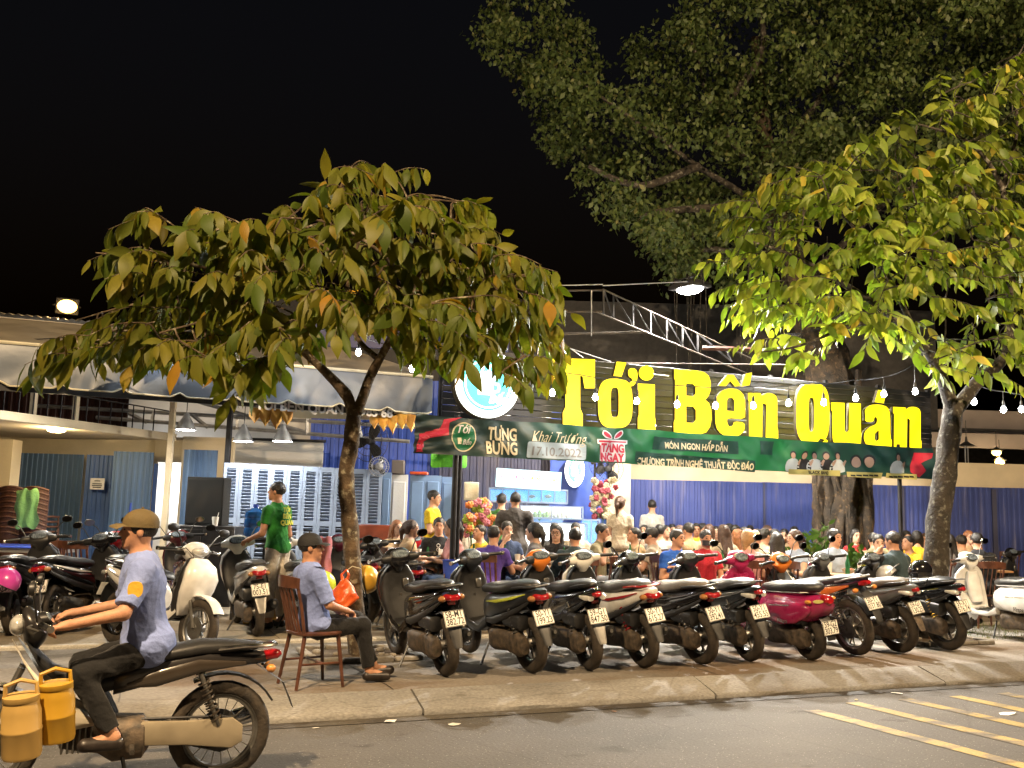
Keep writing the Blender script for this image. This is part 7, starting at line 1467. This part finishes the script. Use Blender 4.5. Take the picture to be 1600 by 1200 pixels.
# upright leafy plants at the foot of the banyan
M['zz'] = leaf_mat('plant_leaf', (.035, .08, .02), (.07, .13, .03), (.12, .14, .03), .15)
zl = np_mesh2(*leaf_grid(.3, .2, .2), M['zz'])
for i, (px, d, hgt, lab) in enumerate(((1248, 15.2, .95, 'leafy upright plant left of the banyan trunk'), (1282, 14.8, 1.25, 'tall leafy upright plant before the banyan trunk'), (1318, 14.9, 1.0, 'leafy upright plant before the middle of the banyan'), (1345, 15.2, .9, 'leafy upright plant right of the banyan trunk'))):
    g = P(px, 900, d); t = thing('leafy_plant', lab, 'plant', (g.x, g.y, .14), group='plants round the banyan'); r_ = random.Random(i)
    MB().lathe([(.001, 0), (.15, 0), (.2, .26), (.215, .28), (.19, .28), (.18, .24), (.001, .23)], 18).build('pot', paint((.1, .09, .08), .7, 0, 0), t)
    for k in range(13):
        a = r_.uniform(0, 6.28); sp_ = r_.uniform(.05, .32); hh = hgt * r_.uniform(.7, 1.1); pts = [V((.05 * math.cos(a), .05 * math.sin(a), .24)), V((sp_ * .5 * math.cos(a), sp_ * .5 * math.sin(a), .24 + (hh - .24) * .55)), V((sp_ * math.cos(a), sp_ * math.sin(a), hh))]
        st_ = MB().tube(smooth_path(pts, 3), [.012, .011, .01, .009, .008, .006, .004], 5).build('stem', M['zz'], t); sm = smooth_path(pts, 5)
        for j in range(9):
            p = sm[min(2 + j, len(sm) - 1)]; s_ = 1 if j % 2 else -1; d_ = (V((math.cos(a + 1.57 * s_), math.sin(a + 1.57 * s_), .75))).normalized(); y_ = d_.orthogonal().normalized(); x_ = d_.cross(y_)
            o = obj('leaf', zl, st_); o.matrix_local = Matrix.Translation(p) @ Matrix((x_, y_, -d_)).transposed().to_4x4() @ Matrix.Scale(r_.uniform(.13, .19), 4)
# ============================================================ furniture and small things
def gp(px, d, z=.14): g = P(px, 900, d); return V((g.x, g.y, z))
VZ = _th - R(90)                                  # turn that faces the picture plane
# stacked brown chairs
M['wicker'] = pm('brown_woven_plastic', (.07, .026, .014), .5, var=.35, scale=25, bump=.5, bscale=90)
def stack_chair(name, label, loc, rz, grp):
    t = thing(name, label, 'chair', loc, (0, 0, rz), grp)
    MB().loft([[V((x, -.2 - .07 * (1 - (x / .22) ** 2) + dy, z)) for dy, z in ((-.012, .5), (.012, .5), (.012, .84 + .05 * (1 - (x / .22) ** 2)), (-.012, .84 + .05 * (1 - (x / .22) ** 2)))] for x in [-.22 + .44 * i / 10 for i in range(11)]]).build('backrest', M['wicker'], t)
    MB().tube([V((x, -.2 - .07 * (1 - (x / .22) ** 2), .845 + .05 * (1 - (x / .22) ** 2))) for x in [-.22 + .44 * i / 10 for i in range(11)]], .02, 7).build('top_rail', M['wicker'], t)
    MB().box((0, 0, .44), (.44, .44, .03), b=.012).build('seat', M['wicker'], t)
    for sx in (-1, 1):
        for sy in (-1, 1): MB().tube([(sx * .2, sy * .19, .43), (sx * .225, sy * .22, 0)], .014, 7).build('leg', M['wicker'], t)
    return t
ORD = ['lowest', 'second from the bottom', 'third from the bottom', 'fourth from the bottom', 'fifth from the bottom', 'fifth from the top', 'fourth from the top', 'third from the top', 'second from the top', 'topmost']
s0 = None
for px, wh, zt in ((17, 'left', .0), (53, 'right', -.03)):
    for i in range(10):
        lab = 'brown chair, %s of the %s stack by the cream pillar' % (ORD[i], wh); loc = gp(px, 15.2, .14 + .082 * i * .95 + zt * 0) + V((0, .012 * i, 0))
        if s0 is None: s0 = stack_chair('stacking_chair', lab, loc, FACE(178), 'stacked brown chairs'); c = s0
        else: c = copy_tree(s0); c.location = loc; c.rotation_euler.z = FACE(178 + (i % 3) - 1); c['label'] = lab
# green cloth over the stack
def drape(name, label, pts, mat, cat='cloth', loc=(0, 0, 0), nu=10):
    """pts: rows of world points; lofted sheet with small folds and thickness"""
    rows = [[V(p) for p in r_] for r_ in pts]; o = V(rows[0][0]); b = MB(); m_ = len(rows); n = len(rows[0]); vs = [q - o for r_ in rows for q in r_]
    b.add(vs, [(i * n + j, i * n + j + 1, (i + 1) * n + j + 1, (i + 1) * n + j) for i in range(m_ - 1) for j in range(n - 1)]); ob = b.build(name, mat, None, 80); ob.location = o
    so = ob.modifiers.new('thick', 'SOLIDIFY'); so.thickness = .006; ss = ob.modifiers.new('sub', 'SUBSURF'); ss.levels = ss.render_levels = 2; return tag(ob, label, cat)
r_ = random.Random(2)
drape('green_cloth', 'light green cloth draped over the stacked brown chairs', [[P(24 + 36 * j / 6 + 3 * math.sin(i * 1.7 + j), 764 + 62 * i / 6 + 4 * math.sin(j * 1.9 + i), 14.75 + .05 * math.sin(j * 2.4 + i * .6)) for j in range(7)] for i in range(7)], cloth((.16, .32, .1)))
drape('pink_cloth', 'pink checked cloth draped over a scooter behind the guard', [[P(488 + 30 * j / 6 + 2 * math.sin(i * 1.7 + j), 838 + 62 * i / 6 + 2 * math.sin(j * 1.9 + i), 10.9 + .05 * math.sin(j * 2.2 + i * .5)) for j in range(7)] for i in range(7)], cloth((.55, .22, .3)))
# tables
def table(name, label, loc, rz, w_, d_, h, topm, legm, group='dining tables'):
    t = thing(name, label, 'table', loc, (0, 0, rz), group); MB().box((0, 0, h), (w_, d_, .03), b=.008).build('table_top', topm, t)
    for sx in (-1, 1):
        for sy in (-1, 1): MB().tube([(sx * (w_ / 2 - .06), sy * (d_ / 2 - .06), h - .01), (sx * (w_ / 2 - .04), sy * (d_ / 2 - .04), 0)], .018, 7).build('leg', legm, t)
    MB().box((0, 0, h - .05), (w_ - .14, d_ - .14, .06)).build('apron', legm, t, 0); return t
woodt = pm('table_wood', (.3, .16, .07), .35, var=.25, scale=8, coat=.3); bluep = paint((.03, .07, .42), .35)
t = table('blue_table', 'blue topped table behind the scooters at far left', gp(35, 14.4), VZ, 1.4, .7, .72, bluep, M['steel_pale'])
M['glass'] = pm('drink_glass', (.9, .92, .92), .05, var=0, trans=.85, ior=1.3); M['beer'] = pm('amber_drink', (.6, .3, .04), .15, var=.1, coat=.3); M['ceramic'] = pm('white_ceramic', (.7, .69, .66), .25, var=.06); M['foodg'] = pm('greens', (.08, .2, .03), .6, var=.5, scale=40); M['foodr'] = pm('red_dish', (.4, .08, .02), .5, var=.5, scale=40); M['bottle_g'] = pm('green_bottle', (.02, .12, .04), .1, var=.1, coat=.5)
gl_me = MB().lathe([(.001, 0), (.03, 0), (.038, .13), (.034, .13), (.028, .01), (.001, .008)], 12).mesh(M['ceramic']); be_me = MB().lathe([(.001, .012), (.028, .012), (.034, .11), (.001, .112)], 12).mesh(M['beer']); bo_me = MB().lathe([(.001, 0), (.03, 0), (.032, .14), (.014, .19), (.012, .24), (.001, .242)], 12).mesh(M['bottle_g']); bw_me = MB().lathe([(.001, 0), (.05, 0), (.09, .05), (.085, .05), (.05, .012), (.001, .012)], 16).mesh(M['ceramic'])
nT = [('table by the leftmost diners', 652, 13.5, 1.0), ('table beside the black banner pole', 745, 13.1, .9), ('table between the ponytail and the dark jacket', 850, 12.6, .9), ('table of the man in olive stripes', 968, 14.2, 1.1), ('table between the blue tee and the red polo', 1082, 13.3, 1.0), ('table of the bald man', 1205, 13.2, 1.0), ('table of the laughing man in pale blue', 1338, 12.9, .9), ('far table before the blue fence left', 1060, 17.0, 1.2), ('far table before the blue fence middle', 1178, 17.0, 1.2), ('far table right of the banyan', 1352, 15.9, 1.0), ('table of the man in black jersey', 1515, 14.9, 1.2), ('far table near the right trunk', 1430, 16.2, 1.0)]
tb0 = None; small_n = {'drinking_glass': 0, 'bottle': 0, 'bowl': 0}
for i, (lab, px, d, sc_) in enumerate(nT):
    loc = gp(px, d); r_ = random.Random(i)
    if tb0 is None: tb0 = table('dining_table', 'wooden ' + lab, loc, VZ, 1.0, .7, .74, woodt, M['steel_dark']); c = tb0
    else: c = copy_tree(tb0); c.location = loc; c['label'] = 'wooden ' + lab; c.rotation_euler.z = VZ + r_.uniform(-.4, .4)
    seen = {}
    def once(o, what, nm, cat):
        q = seen.get(nm, 0); seen[nm] = q + 1; return tag(o, ('first ', 'second ', 'third ', 'fourth ', 'fifth ', 'sixth ', 'seventh ')[q] + what + ' on the ' + lab, cat, nm + ' on the dining tables')
    for k in range(7):
        p = loc + Matrix.Rotation(c.rotation_euler.z, 3, 'Z') @ V((-.42 + .14 * k + r_.uniform(-.03, .03), r_.uniform(-.26, .26), .757)); kind = (k + i) % 3
        if kind == 0 or (i == 0 and k % 2): o = obj('drinking_glass', gl_me, None, p); obj('drink', be_me, o); once(o, 'glass of amber drink', 'glasses', 'glass')
        elif kind == 1: o = obj('bottle', bo_me, None, p); once(o, 'green bottle', 'bottles', 'bottle')
        else:
            o = obj('bowl', bw_me, None, p); MB().ball((0, 0, .035), (.075, .075, .03), 12, 6).build('food', M['foodg'] if k % 2 else M['foodr'], o); once(o, 'white food bowl', 'bowls', 'bowl')
# loudspeaker, cabinet, cup, water bottle
M['felt'] = pm('speaker_cloth', (.012, .012, .012), .9, var=.2, scale=60, bump=.4, bscale=200)
def boxthing(name, label, cat, loc, rz, w_, d_, h, mat, extra=()):
    t = thing(name, label, cat, loc, (0, 0, rz)); MB().box((0, 0, h / 2), (w_, d_, h), b=.01).build('body', mat, t)
    for n_, c, s_, m_ in extra: MB().box(c, s_, b=.004).build(n_, m_, t)
    return t
cab = gp(320, 13.9); ch = P(320, 821, 13.9).z - .14
boxthing('black_cabinet', 'black low cabinet behind the white scooters at left', 'cabinet', cab, VZ, .9, .5, ch, M['black'], [('door', (-.22, -.252, ch / 2), (.41, .012, ch - .1), M['black']), ('door', (.22, -.252, ch / 2), (.41, .012, ch - .1), M['black']), ('handle', (-.03, -.262, ch * .6), (.015, .012, .12), M['grey']), ('handle', (.03, -.262, ch * .6), (.015, .012, .12), M['grey'])])
sp0 = P(323, 820, 14.0); hh = P(323, 745, 14.0).z - sp0.z
boxthing('loudspeaker', 'large black loudspeaker standing on the black cabinet', 'loudspeaker', V((sp0.x, sp0.y, ch + .14)), VZ, .53, .36, hh, M['felt'], [('grille', (0, -.182, hh / 2), (.49, .01, hh - .06), M['felt'])])
o = MB().lathe([(.001, 0), (.035, 0), (.05, .13), (.046, .13), (.032, .01), (.001, .008)], 16).build('plastic_cup', pm('clear_plastic', (.75, .75, .72), .2, var=.05, alpha=.75), None); o.location = (P(336, 820, 13.7).x, P(336, 820, 13.7).y, ch + .14); tag(o, 'clear plastic cup with a straw on the black cabinet', 'cup'); MB().tube([(0, 0, .02), (.04, 0, .19)], .004, 6).build('straw', M['ceramic'], o)
M['bluewater'] = pm('blue_water_bottle', (.03, .14, .42), .08, var=.2, coat=.5, trans=.3)
rk = gp(393, 12.4); rz_ = P(393, 842, 12.4).z
t = thing('metal_rack', 'dark metal stand under the blue water bottle', 'stand', rk, (0, 0, VZ)); 
for sx in (-1, 1):
    for sy in (-1, 1): MB().box((sx * .18, sy * .16, (rz_ - .14) / 2), (.03, .03, rz_ - .14)).build('leg', M['steel_dark'], t, 0)
MB().box((0, 0, rz_ - .14 + .012), (.42, .38, .024), b=.004).build('top', M['steel_dark'], t); 
for k in range(7): MB().box((0, -.18, .1 + .09 * k), (.36, .012, .03), b=.003).build('slat', M['shutter2'], t)
o = MB().lathe([(.001, 0), (.125, 0), (.135, .02), (.135, .1), (.128, .115), (.135, .13), (.135, .22), (.128, .235), (.135, .25), (.125, .31), (.05, .36), (.03, .365), (.03, .4), (.001, .4)], 28).build('water_bottle', M['bluewater'], None); o.location = (rk.x, rk.y, rz_ + .03); tag(o, 'large blue water cooler bottle beside the man in green', 'bottle'); MB().lathe([(.034, .36), (.034, .41), (.001, .412)], 14).build('stopper', bluep, o)
boxthing('yellow_crate', 'yellow plastic crate on the floor behind the white scooter', 'crate', gp(410, 12.0), VZ, .34, .3, .38, yj, [('rim', (0, 0, .37), (.37, .33, .03), yj)])
# big wall fan, small fans
def fan(name, label, p, r, rz, post=0, mat='steel_dark'):
    t = thing(name, label, 'fan', p, (0, 0, rz)); 
    for k, q in ((.0, 1.0), (.05, .72), (.07, .38)): MB().torus((0, -k, 0), r * q, .006, (0, 1, 0), 36, 5).build('guard_ring', M[mat], t)
    b = MB()
    for i in range(28): a = 2 * math.pi * i / 28; b.tube([(math.cos(a) * r, 0, math.sin(a) * r), (math.cos(a) * r * .7, -.05, math.sin(a) * r * .7), (math.cos(a) * .06, -.075, math.sin(a) * .06)], .003, 4)
    stuff(b.build('guard_wires', M[mat], t)); MB().lathe([(.001, -.08), (.06, -.075), (.065, .0), (.05, .12), (.001, .13)], 16, Matrix.Rotation(R(90), 4, 'X')).build('motor', M[mat], t)
    bl = MB(); bl.loft([[V((x * .5 * w2, dy, z)) for x, dy in ((-1, .0), (0, -.012), (1, .02), (1, .026), (0, -.004), (-1, .006))] for z, w2 in ((.04, r * .2), (r * .4, r * .5), (r * .75, r * .55), (r * .9, r * .3))]); me = bl.mesh(M['black'])
    for i in range(3): obj('blade', me, t, (0, -.02, 0), (0, 2 * math.pi * i / 3 + .4, 0))
    if post: MB().tube([(0, .06, 0), (0, .06, -post)], .022, 8).build('post', M[mat], t); MB().lathe([(.001, 0), (.2, 0), (.2, .03), (.03, .05)], 20, Matrix.Translation((0, .06, -post))).build('base', M[mat], t)
    else: MB().box((0, .25, -.02), (.06, .36, .06)).build('bracket', M[mat], t)
    return t
p = P(578, 690, 17.2); fan('wall_fan', 'large round industrial fan before the blue corrugated wall', p, .36, VZ - .3, p.z - .14)
p = P(592, 729, 15.5); fan('desk_fan', 'small white desk fan on top of the shutters', p, .16, VZ + .2, 0, 'steel_pale')
p = P(934, 718, 17.4); fan('standing_fan', 'dark standing fan left of the orchids', p, .3, VZ + .9, p.z - .14)
p = P(951, 733, 17.0); fan('standing_fan', 'dark standing fan behind the standing woman', p, .26, VZ - .2, p.z - .14)
boxthing('grey_box', 'dark grey appliance box on top of the cream cupboard', 'box', V((P(622, 741, 15.9).x, P(622, 741, 15.9).y, P(622, 741, 15.9).z)), VZ, .2, .2, .23, pm('grey_box', (.12, .1, .09), .6))
boxthing('red_tray', 'red tray on top of the blue doors', 'tray', P(655, 742, 16.0), VZ, .3, .2, .05, paint((.5, .08, .03)))
# orange bunting
M['orange_cloth'] = pm('orange_bunting', (.62, .26, .03), .7, var=.3, scale=6, col2=(.7, .42, .06), sheen=.2)
def bunting(px0, px1, y0, y1, d, n, lab):
    a, c = P(px0, y0, d), P(px1, y1, d); o0 = a; t = thing('bunting', lab, 'bunting', a)
    for i in range(n):
        u0, u1 = i / n, (i + 1) / n; p0 = a.lerp(c, u0) - o0; p1 = a.lerp(c, u1) - o0; h = .22 + .07 * ((i * 7) % 3) / 2; vs = []; m_ = 6
        for q in range(m_ + 1):
            w2 = q / m_; top = p0.lerp(p1, w2); dp = h * (.55 + .45 * (1 - abs(2 * w2 - 1))); bulge = .05 * math.sin(math.pi * w2)
            for k in range(5): v = k / 4; vs.append(top + V((0, -bulge * math.sin(math.pi * v * .8) - .012 * math.sin(6 * v + q), -dp * v)))
        MB().add(vs, [(q * 5 + k, q * 5 + k + 1, q * 5 + 6 + k, q * 5 + 5 + k) for q in range(m_) for k in range(4)]).build('pennant', M['orange_cloth'], t, 60)
    MB().tube([V((0, 0, .005)), c - o0 + V((0, 0, .005))], .012, 6).build('cord', M['hem'], t)
bunting(390, 458, 636, 640, 12.9, 4, 'orange bunting swag left of the left trunk under the awning'); bunting(578, 650, 645, 647, 12.9, 5, 'orange bunting swag right of the left trunk under the awning')
o = MB().box((0, 0, 0), (1.15, .03, .11)).build('cream_band', M['hem'], None, 0); o.matrix_world = frame(P(517, 648, 13.2), HR); tag(o, 'cream fabric band between the two orange swags', 'fabric')
drape('green_tarpaulin', 'bright green tarpaulin flap hung beside the black banner pole', [[P(672 + 58 * j / 4, 706 + 26 * i / 3 + 2 * math.sin(j + i), 13.4 + .08 * math.sin(j * 1.7)) for j in range(5)] for i in range(4)], cloth((.1, .42, .04)))
# aquarium
M['aq_glow'] = pm('tank_light', (.5, .8, 1), .5, var=0, emit=1.6, ecol=(.45, .78, 1)); M['aq_white'] = pm('tank_light_white', (1, 1, 1), .5, var=0, emit=3.0, ecol=(.9, .97, 1)); M['aq_blue'] = pm('tank_blue', (.04, .25, .7), .3, var=.3, scale=5, emit=.35, ecol=(.06, .3, .9)); M['tank_glass'] = pm('tank_glass', (.7, .88, .95), .03, var=0, alpha=.16, spec=.8)
a0 = P(838, 870, 15.7); A_ = thing('aquarium', 'stepped stack of lit seafood tanks glowing blue and white', 'aquarium', (a0.x, a0.y, .14), (0, 0, VZ)); AW = lambda px, py: ((px - 838) / FPX * 15.7, P(px, py, 15.7).z - .14)
def tank(px0, px1, y0, y1, yoff, back, depth=.45, n=2):
    (x0, z1), (x1, z0) = AW(px0, y0), AW(px1, y1); cx, cz, w2, h2 = (x0 + x1) / 2, (z0 + z1) / 2, x1 - x0, z1 - z0
    tk = MB().box((cx, yoff + depth / 2 - .02, cz), (w2 - .02, .02, h2 - .02)).build('tank_back', M[back], A_, 0)
    MB().box((cx, yoff - depth / 2, cz), (w2 - .03, .008, h2 - .03)).build('pane', M['tank_glass'], tk, 0)
    b = MB()
    for z in (z0, z1): b.box((cx, yoff - depth / 2, z), (w2, .02, .025)); b.box((x0, yoff, z), (.02, depth, .025)); b.box((x1, yoff, z), (.02, depth, .025))
    for i in range(n + 1): b.box((x0 + w2 * i / n, yoff - depth / 2, cz), (.018, .02, h2))
    stuff(b.build('tank_frame', M['shutter'], tk, 0)); MB().box((cx, yoff, z0 - .012), (w2, depth, .02)).build('tank_floor', M['shutter'], tk, 0); return (cx, cz, w2, h2)
tank(762, 886, 762, 786, .5, 'aq_blue', .4, 6); tank(812, 908, 790, 811, .15, 'aq_glow', .45, 2); tank(805, 912, 815, 862, -.15, 'aq_white', .5, 2); tank(908, 934, 812, 850, .1, 'aq_blue', .4, 2)
(x0, z0), (x1, z1) = AW(800, 864), AW(915, 900); MB().box(((x0 + x1) / 2, -.1, z0 / 2 - .02), (x1 - x0, .5, z0 - .02)).build('stand', M['shutter2'], A_, 0); (x0, z0), (x1, _) = AW(764, 790), AW(880, 790); MB().box(((x0 + x1) / 2, .62, z0 / 2 - .02), (x1 - x0, .2, z0 - .06)).build('rear_stand', M['shutter2'], A_, 0)
for k in range(10):
    x, z = AW(828 + 7 * k * (1 if k < 4 else .9), 808); MB().ball((x, .12, z + .03), (.04, .05, .05 + .02 * (k % 3)), 8, 6).build('water_plant' if k < 5 else 'shell', M['foodg'] if k < 5 else M['ceramic'], A_)
for k in range(4): x, z = AW(772 + 26 * k, 775); MB().loft([sring((x + .03 * q, .45, z), YA_, ZA, .012, .03 * math.sin(math.pi * (q + .5) / 5), 2, 8) for q in range(5)]).build('fish', M['grey'], A_)
sg = P(826, 749, 15.6); t = thing('seafood_sign', 'pale blue lit sign panel with red and yellow words above the tanks', 'sign', sg, (0, 0, VZ)); MB().box((0, .1, 0), (1.06, .06, .3), Matrix.Rotation(R(2.4), 3, 'Y')).build('panel', pm('sign_pale_blue', (.45, .8, .9), .4, var=.1, emit=.7, ecol=(.4, .75, .9)), t, 0)
for s_, x, col_, wd in (('HẢI SẢN TƯƠI SỐNG', -.25, (.8, .03, .12), .42), ('TỚI BẾN QUÁN', .24, (.9, .6, .02), .5)):
    a_, f_ = text_mesh(s_, 1, .02); sx = wd / (a_[:, 0].max() - a_[:, 0].min()); MB().add([(v[0] * sx + x, .06, v[1] * .1 + .02 - .04 * (v[0] * sx + x)) for v in a_], f_).build('lettering', pm('sign_print', col_, .5, var=0, emit=.6, ecol=col_), t, 0)
for sx in (-1, 1): MB().tube([(sx * .45, .15, -.1), (sx * .45, .15, -(sg.z - 2.0))], .015, 6).build('bracket', M['shutter2'], t)
# orchids, bouquet
def flowers(name, label, loc, h, cols, n, wd, seed):
    t = thing(name, label, 'flowers', loc); r_ = random.Random(seed); MB().lathe([(.001, 0), (.14, 0), (.2, .3), (.19, .3), (.001, .26)], 18).build('pot', M['ceramic'], t)
    fl = []
    for c in cols:
        b = MB()
        for i in range(5): a = 2 * math.pi * i / 5; b.ball((.03 * math.cos(a), 0, .03 * math.sin(a)), (.028, .01, .028), 8, 5)
        b.ball((0, -.012, 0), .012, 6, 4); fl.append(b.mesh(pm('petal', c, .6, var=.15)))
    for k in range(n):
        x = r_.uniform(-wd, wd); pts = smooth_path([V((x * .2, 0, .28)), V((x * .6, r_.uniform(-.1, .1), h * .75)), V((x, r_.uniform(-.15, .05), h * r_.uniform(.85, 1.05)))], 4); st_ = MB().tube(pts, .006, 5).build('stem', M['zz'], t)
        for j in range(6): obj('flower', fl[(k + (j > 3)) % len(fl)], st_, pts[-1 - j % 5] + V((r_.uniform(-.07, .07), r_.uniform(-.08, .0), r_.uniform(-.06, .06))), (r_.uniform(-.5, .5), r_.uniform(0, 3), VZ))
    return t
flowers('orchid_display', 'tall display of white and crimson orchids by the pale column', gp(938, 16.2), P(938, 757, 16.2).z - .14, [(.4, .33, .2), (.2, .02, .035), (.36, .3, .2)], 14, .16, 1); flowers('flower_basket', 'basket of orange and pink flowers before the tanks', gp(741, 14.6), P(741, 790, 14.6).z - .14, [(.65, .2, .05), (.6, .2, .25), (.3, .4, .05)], 12, .18, 2)
boxthing('meter_box', 'pale meter box on the blue wall left of the tanks', 'box', P(736, 782, 15.9), VZ, .24, .12, .3, M['hem'], [('lid', (0, -.065, .15), (.2, .012, .24), M['cream'])])
# carrier bag on the trunk, bucket and stool, broom
rg = random.Random(5); bagp = P(537, 948, 9.35); t = thing('carrier_bag', 'orange-red plastic carrier bag tied to the left tree trunk', 'bag', bagp, (0, 0, VZ)); M['bag'] = pm('orange_bag', (.62, .07, .015), .3, var=.2, scale=14, col2=(.7, .14, .03), coat=.2, bump=.4, bscale=25)
b = MB(); rings = []
for i in range(12):
    u = i / 11; z = .26 * u; wr_ = .135 * (math.sin(math.pi * min(.5, .12 + u * .9)) if u < .42 else 1 - .8 * ((u - .42) / .58) ** 1.1); rings.append([V((wr_ * math.cos(a) * (1 + .13 * math.sin(3 * a + i * .7) + .06 * math.sin(8 * a - i)), .075 * math.sin(a) * (1 + .2 * math.sin(5 * a - i)) * (1.1 - .6 * u), z + .012 * math.sin(3 * a + i))) for a in [2 * math.pi * j / 26 for j in range(26)]])
b.loft(rings); b.build('body', M['bag'], t, 60)
for s_ in (-1, 1): MB().tube([(s_ * .02, 0, .24), (s_ * .035, .0, .3), (.01, .01, .35)], [.022, .015, .008], 7, flat=.45).build('handle', M['bag'], t)
MB().tube([(.01, .02, .34), (.06, .02, .38), (.14, .02, .36)], .004, 5).build('string', M['hem'], t)
bk = gp(709, 11.2); bh = P(709, 918, 11.2).z - .14
t = thing('metal_stool', 'steel-legged stool carrying the blue bucket', 'stool', bk, (0, 0, VZ)); MB().torus((0, 0, bh), .15, .009, (0, 0, 1), 20, 6).build('ring', M['chrome'], t)
for i in range(4): a = R(45 + 90 * i); MB().tube([(.14 * math.cos(a), .14 * math.sin(a), bh + .16), (.16 * math.cos(a), .16 * math.sin(a), 0)], .009, 6).build('leg', M['chrome'], t)
o = MB().lathe([(.001, 0), (.1, 0), (.135, .34), (.145, .35), (.13, .35), (.095, .02), (.001, .015)], 22).build('bucket', bluep, None); o.location = (bk.x, bk.y, bh + .1); tag(o, 'blue plastic bucket on a steel-legged stool by the banner pole', 'bucket')
br_ = gp(192, 16.0); t = thing('broom', 'broom with pale handle leaning on the blue panels', 'broom', br_, (R(6), 0, 0)); MB().tube([(0, 0, .3), (.03, 0, 1.35)], .012, 7).build('handle', M['ceramic'], t); MB().loft([sring((0, 0, z), XA, YA_, a, .02, 3, 10) for z, a in ((0, .14), (.2, .1), (.32, .02))]).build('brush', bluep, t); MB().tube([(.028, 0, 1.25), (.031, 0, 1.4)], .016, 7).build('grip', bluep, t)
boxthing('wooden_cabinet', 'reddish wooden cabinet behind the left trunk', 'cabinet', gp(588, 15.0), VZ, .6, .4, P(588, 820, 15.0).z - .14, pm('red_wood', (.22, .05, .025), .4, var=.3, coat=.3), [('drawer', (0, -.205, .6), (.5, .014, .18), M['wood'])])
# flame-shaped grass tufts at the right
M['grass'] = leaf_mat('grass_blade', (.06, .1, .02), (.1, .13, .03), (.16, .14, .05), .2)
b = MB(); rg = random.Random(3)
for i in range(420):
    g = G(rg.uniform(1490, 1640), rg.uniform(975, 1000), .14); a = rg.uniform(0, 6.28); h = rg.uniform(.03, .09); w2 = .004
    b.add([(g.x - w2, g.y, .138), (g.x + w2, g.y, .138), (g.x + .03 * math.cos(a), g.y + .03 * math.sin(a), .14 + h)], [(0, 1, 2)])
o = stuff(b.build('grass_tufts', M['grass'], None, 0)); o['label'] = 'sparse short grass on the pavement near the white classic scooter'; o['category'] = 'grass'
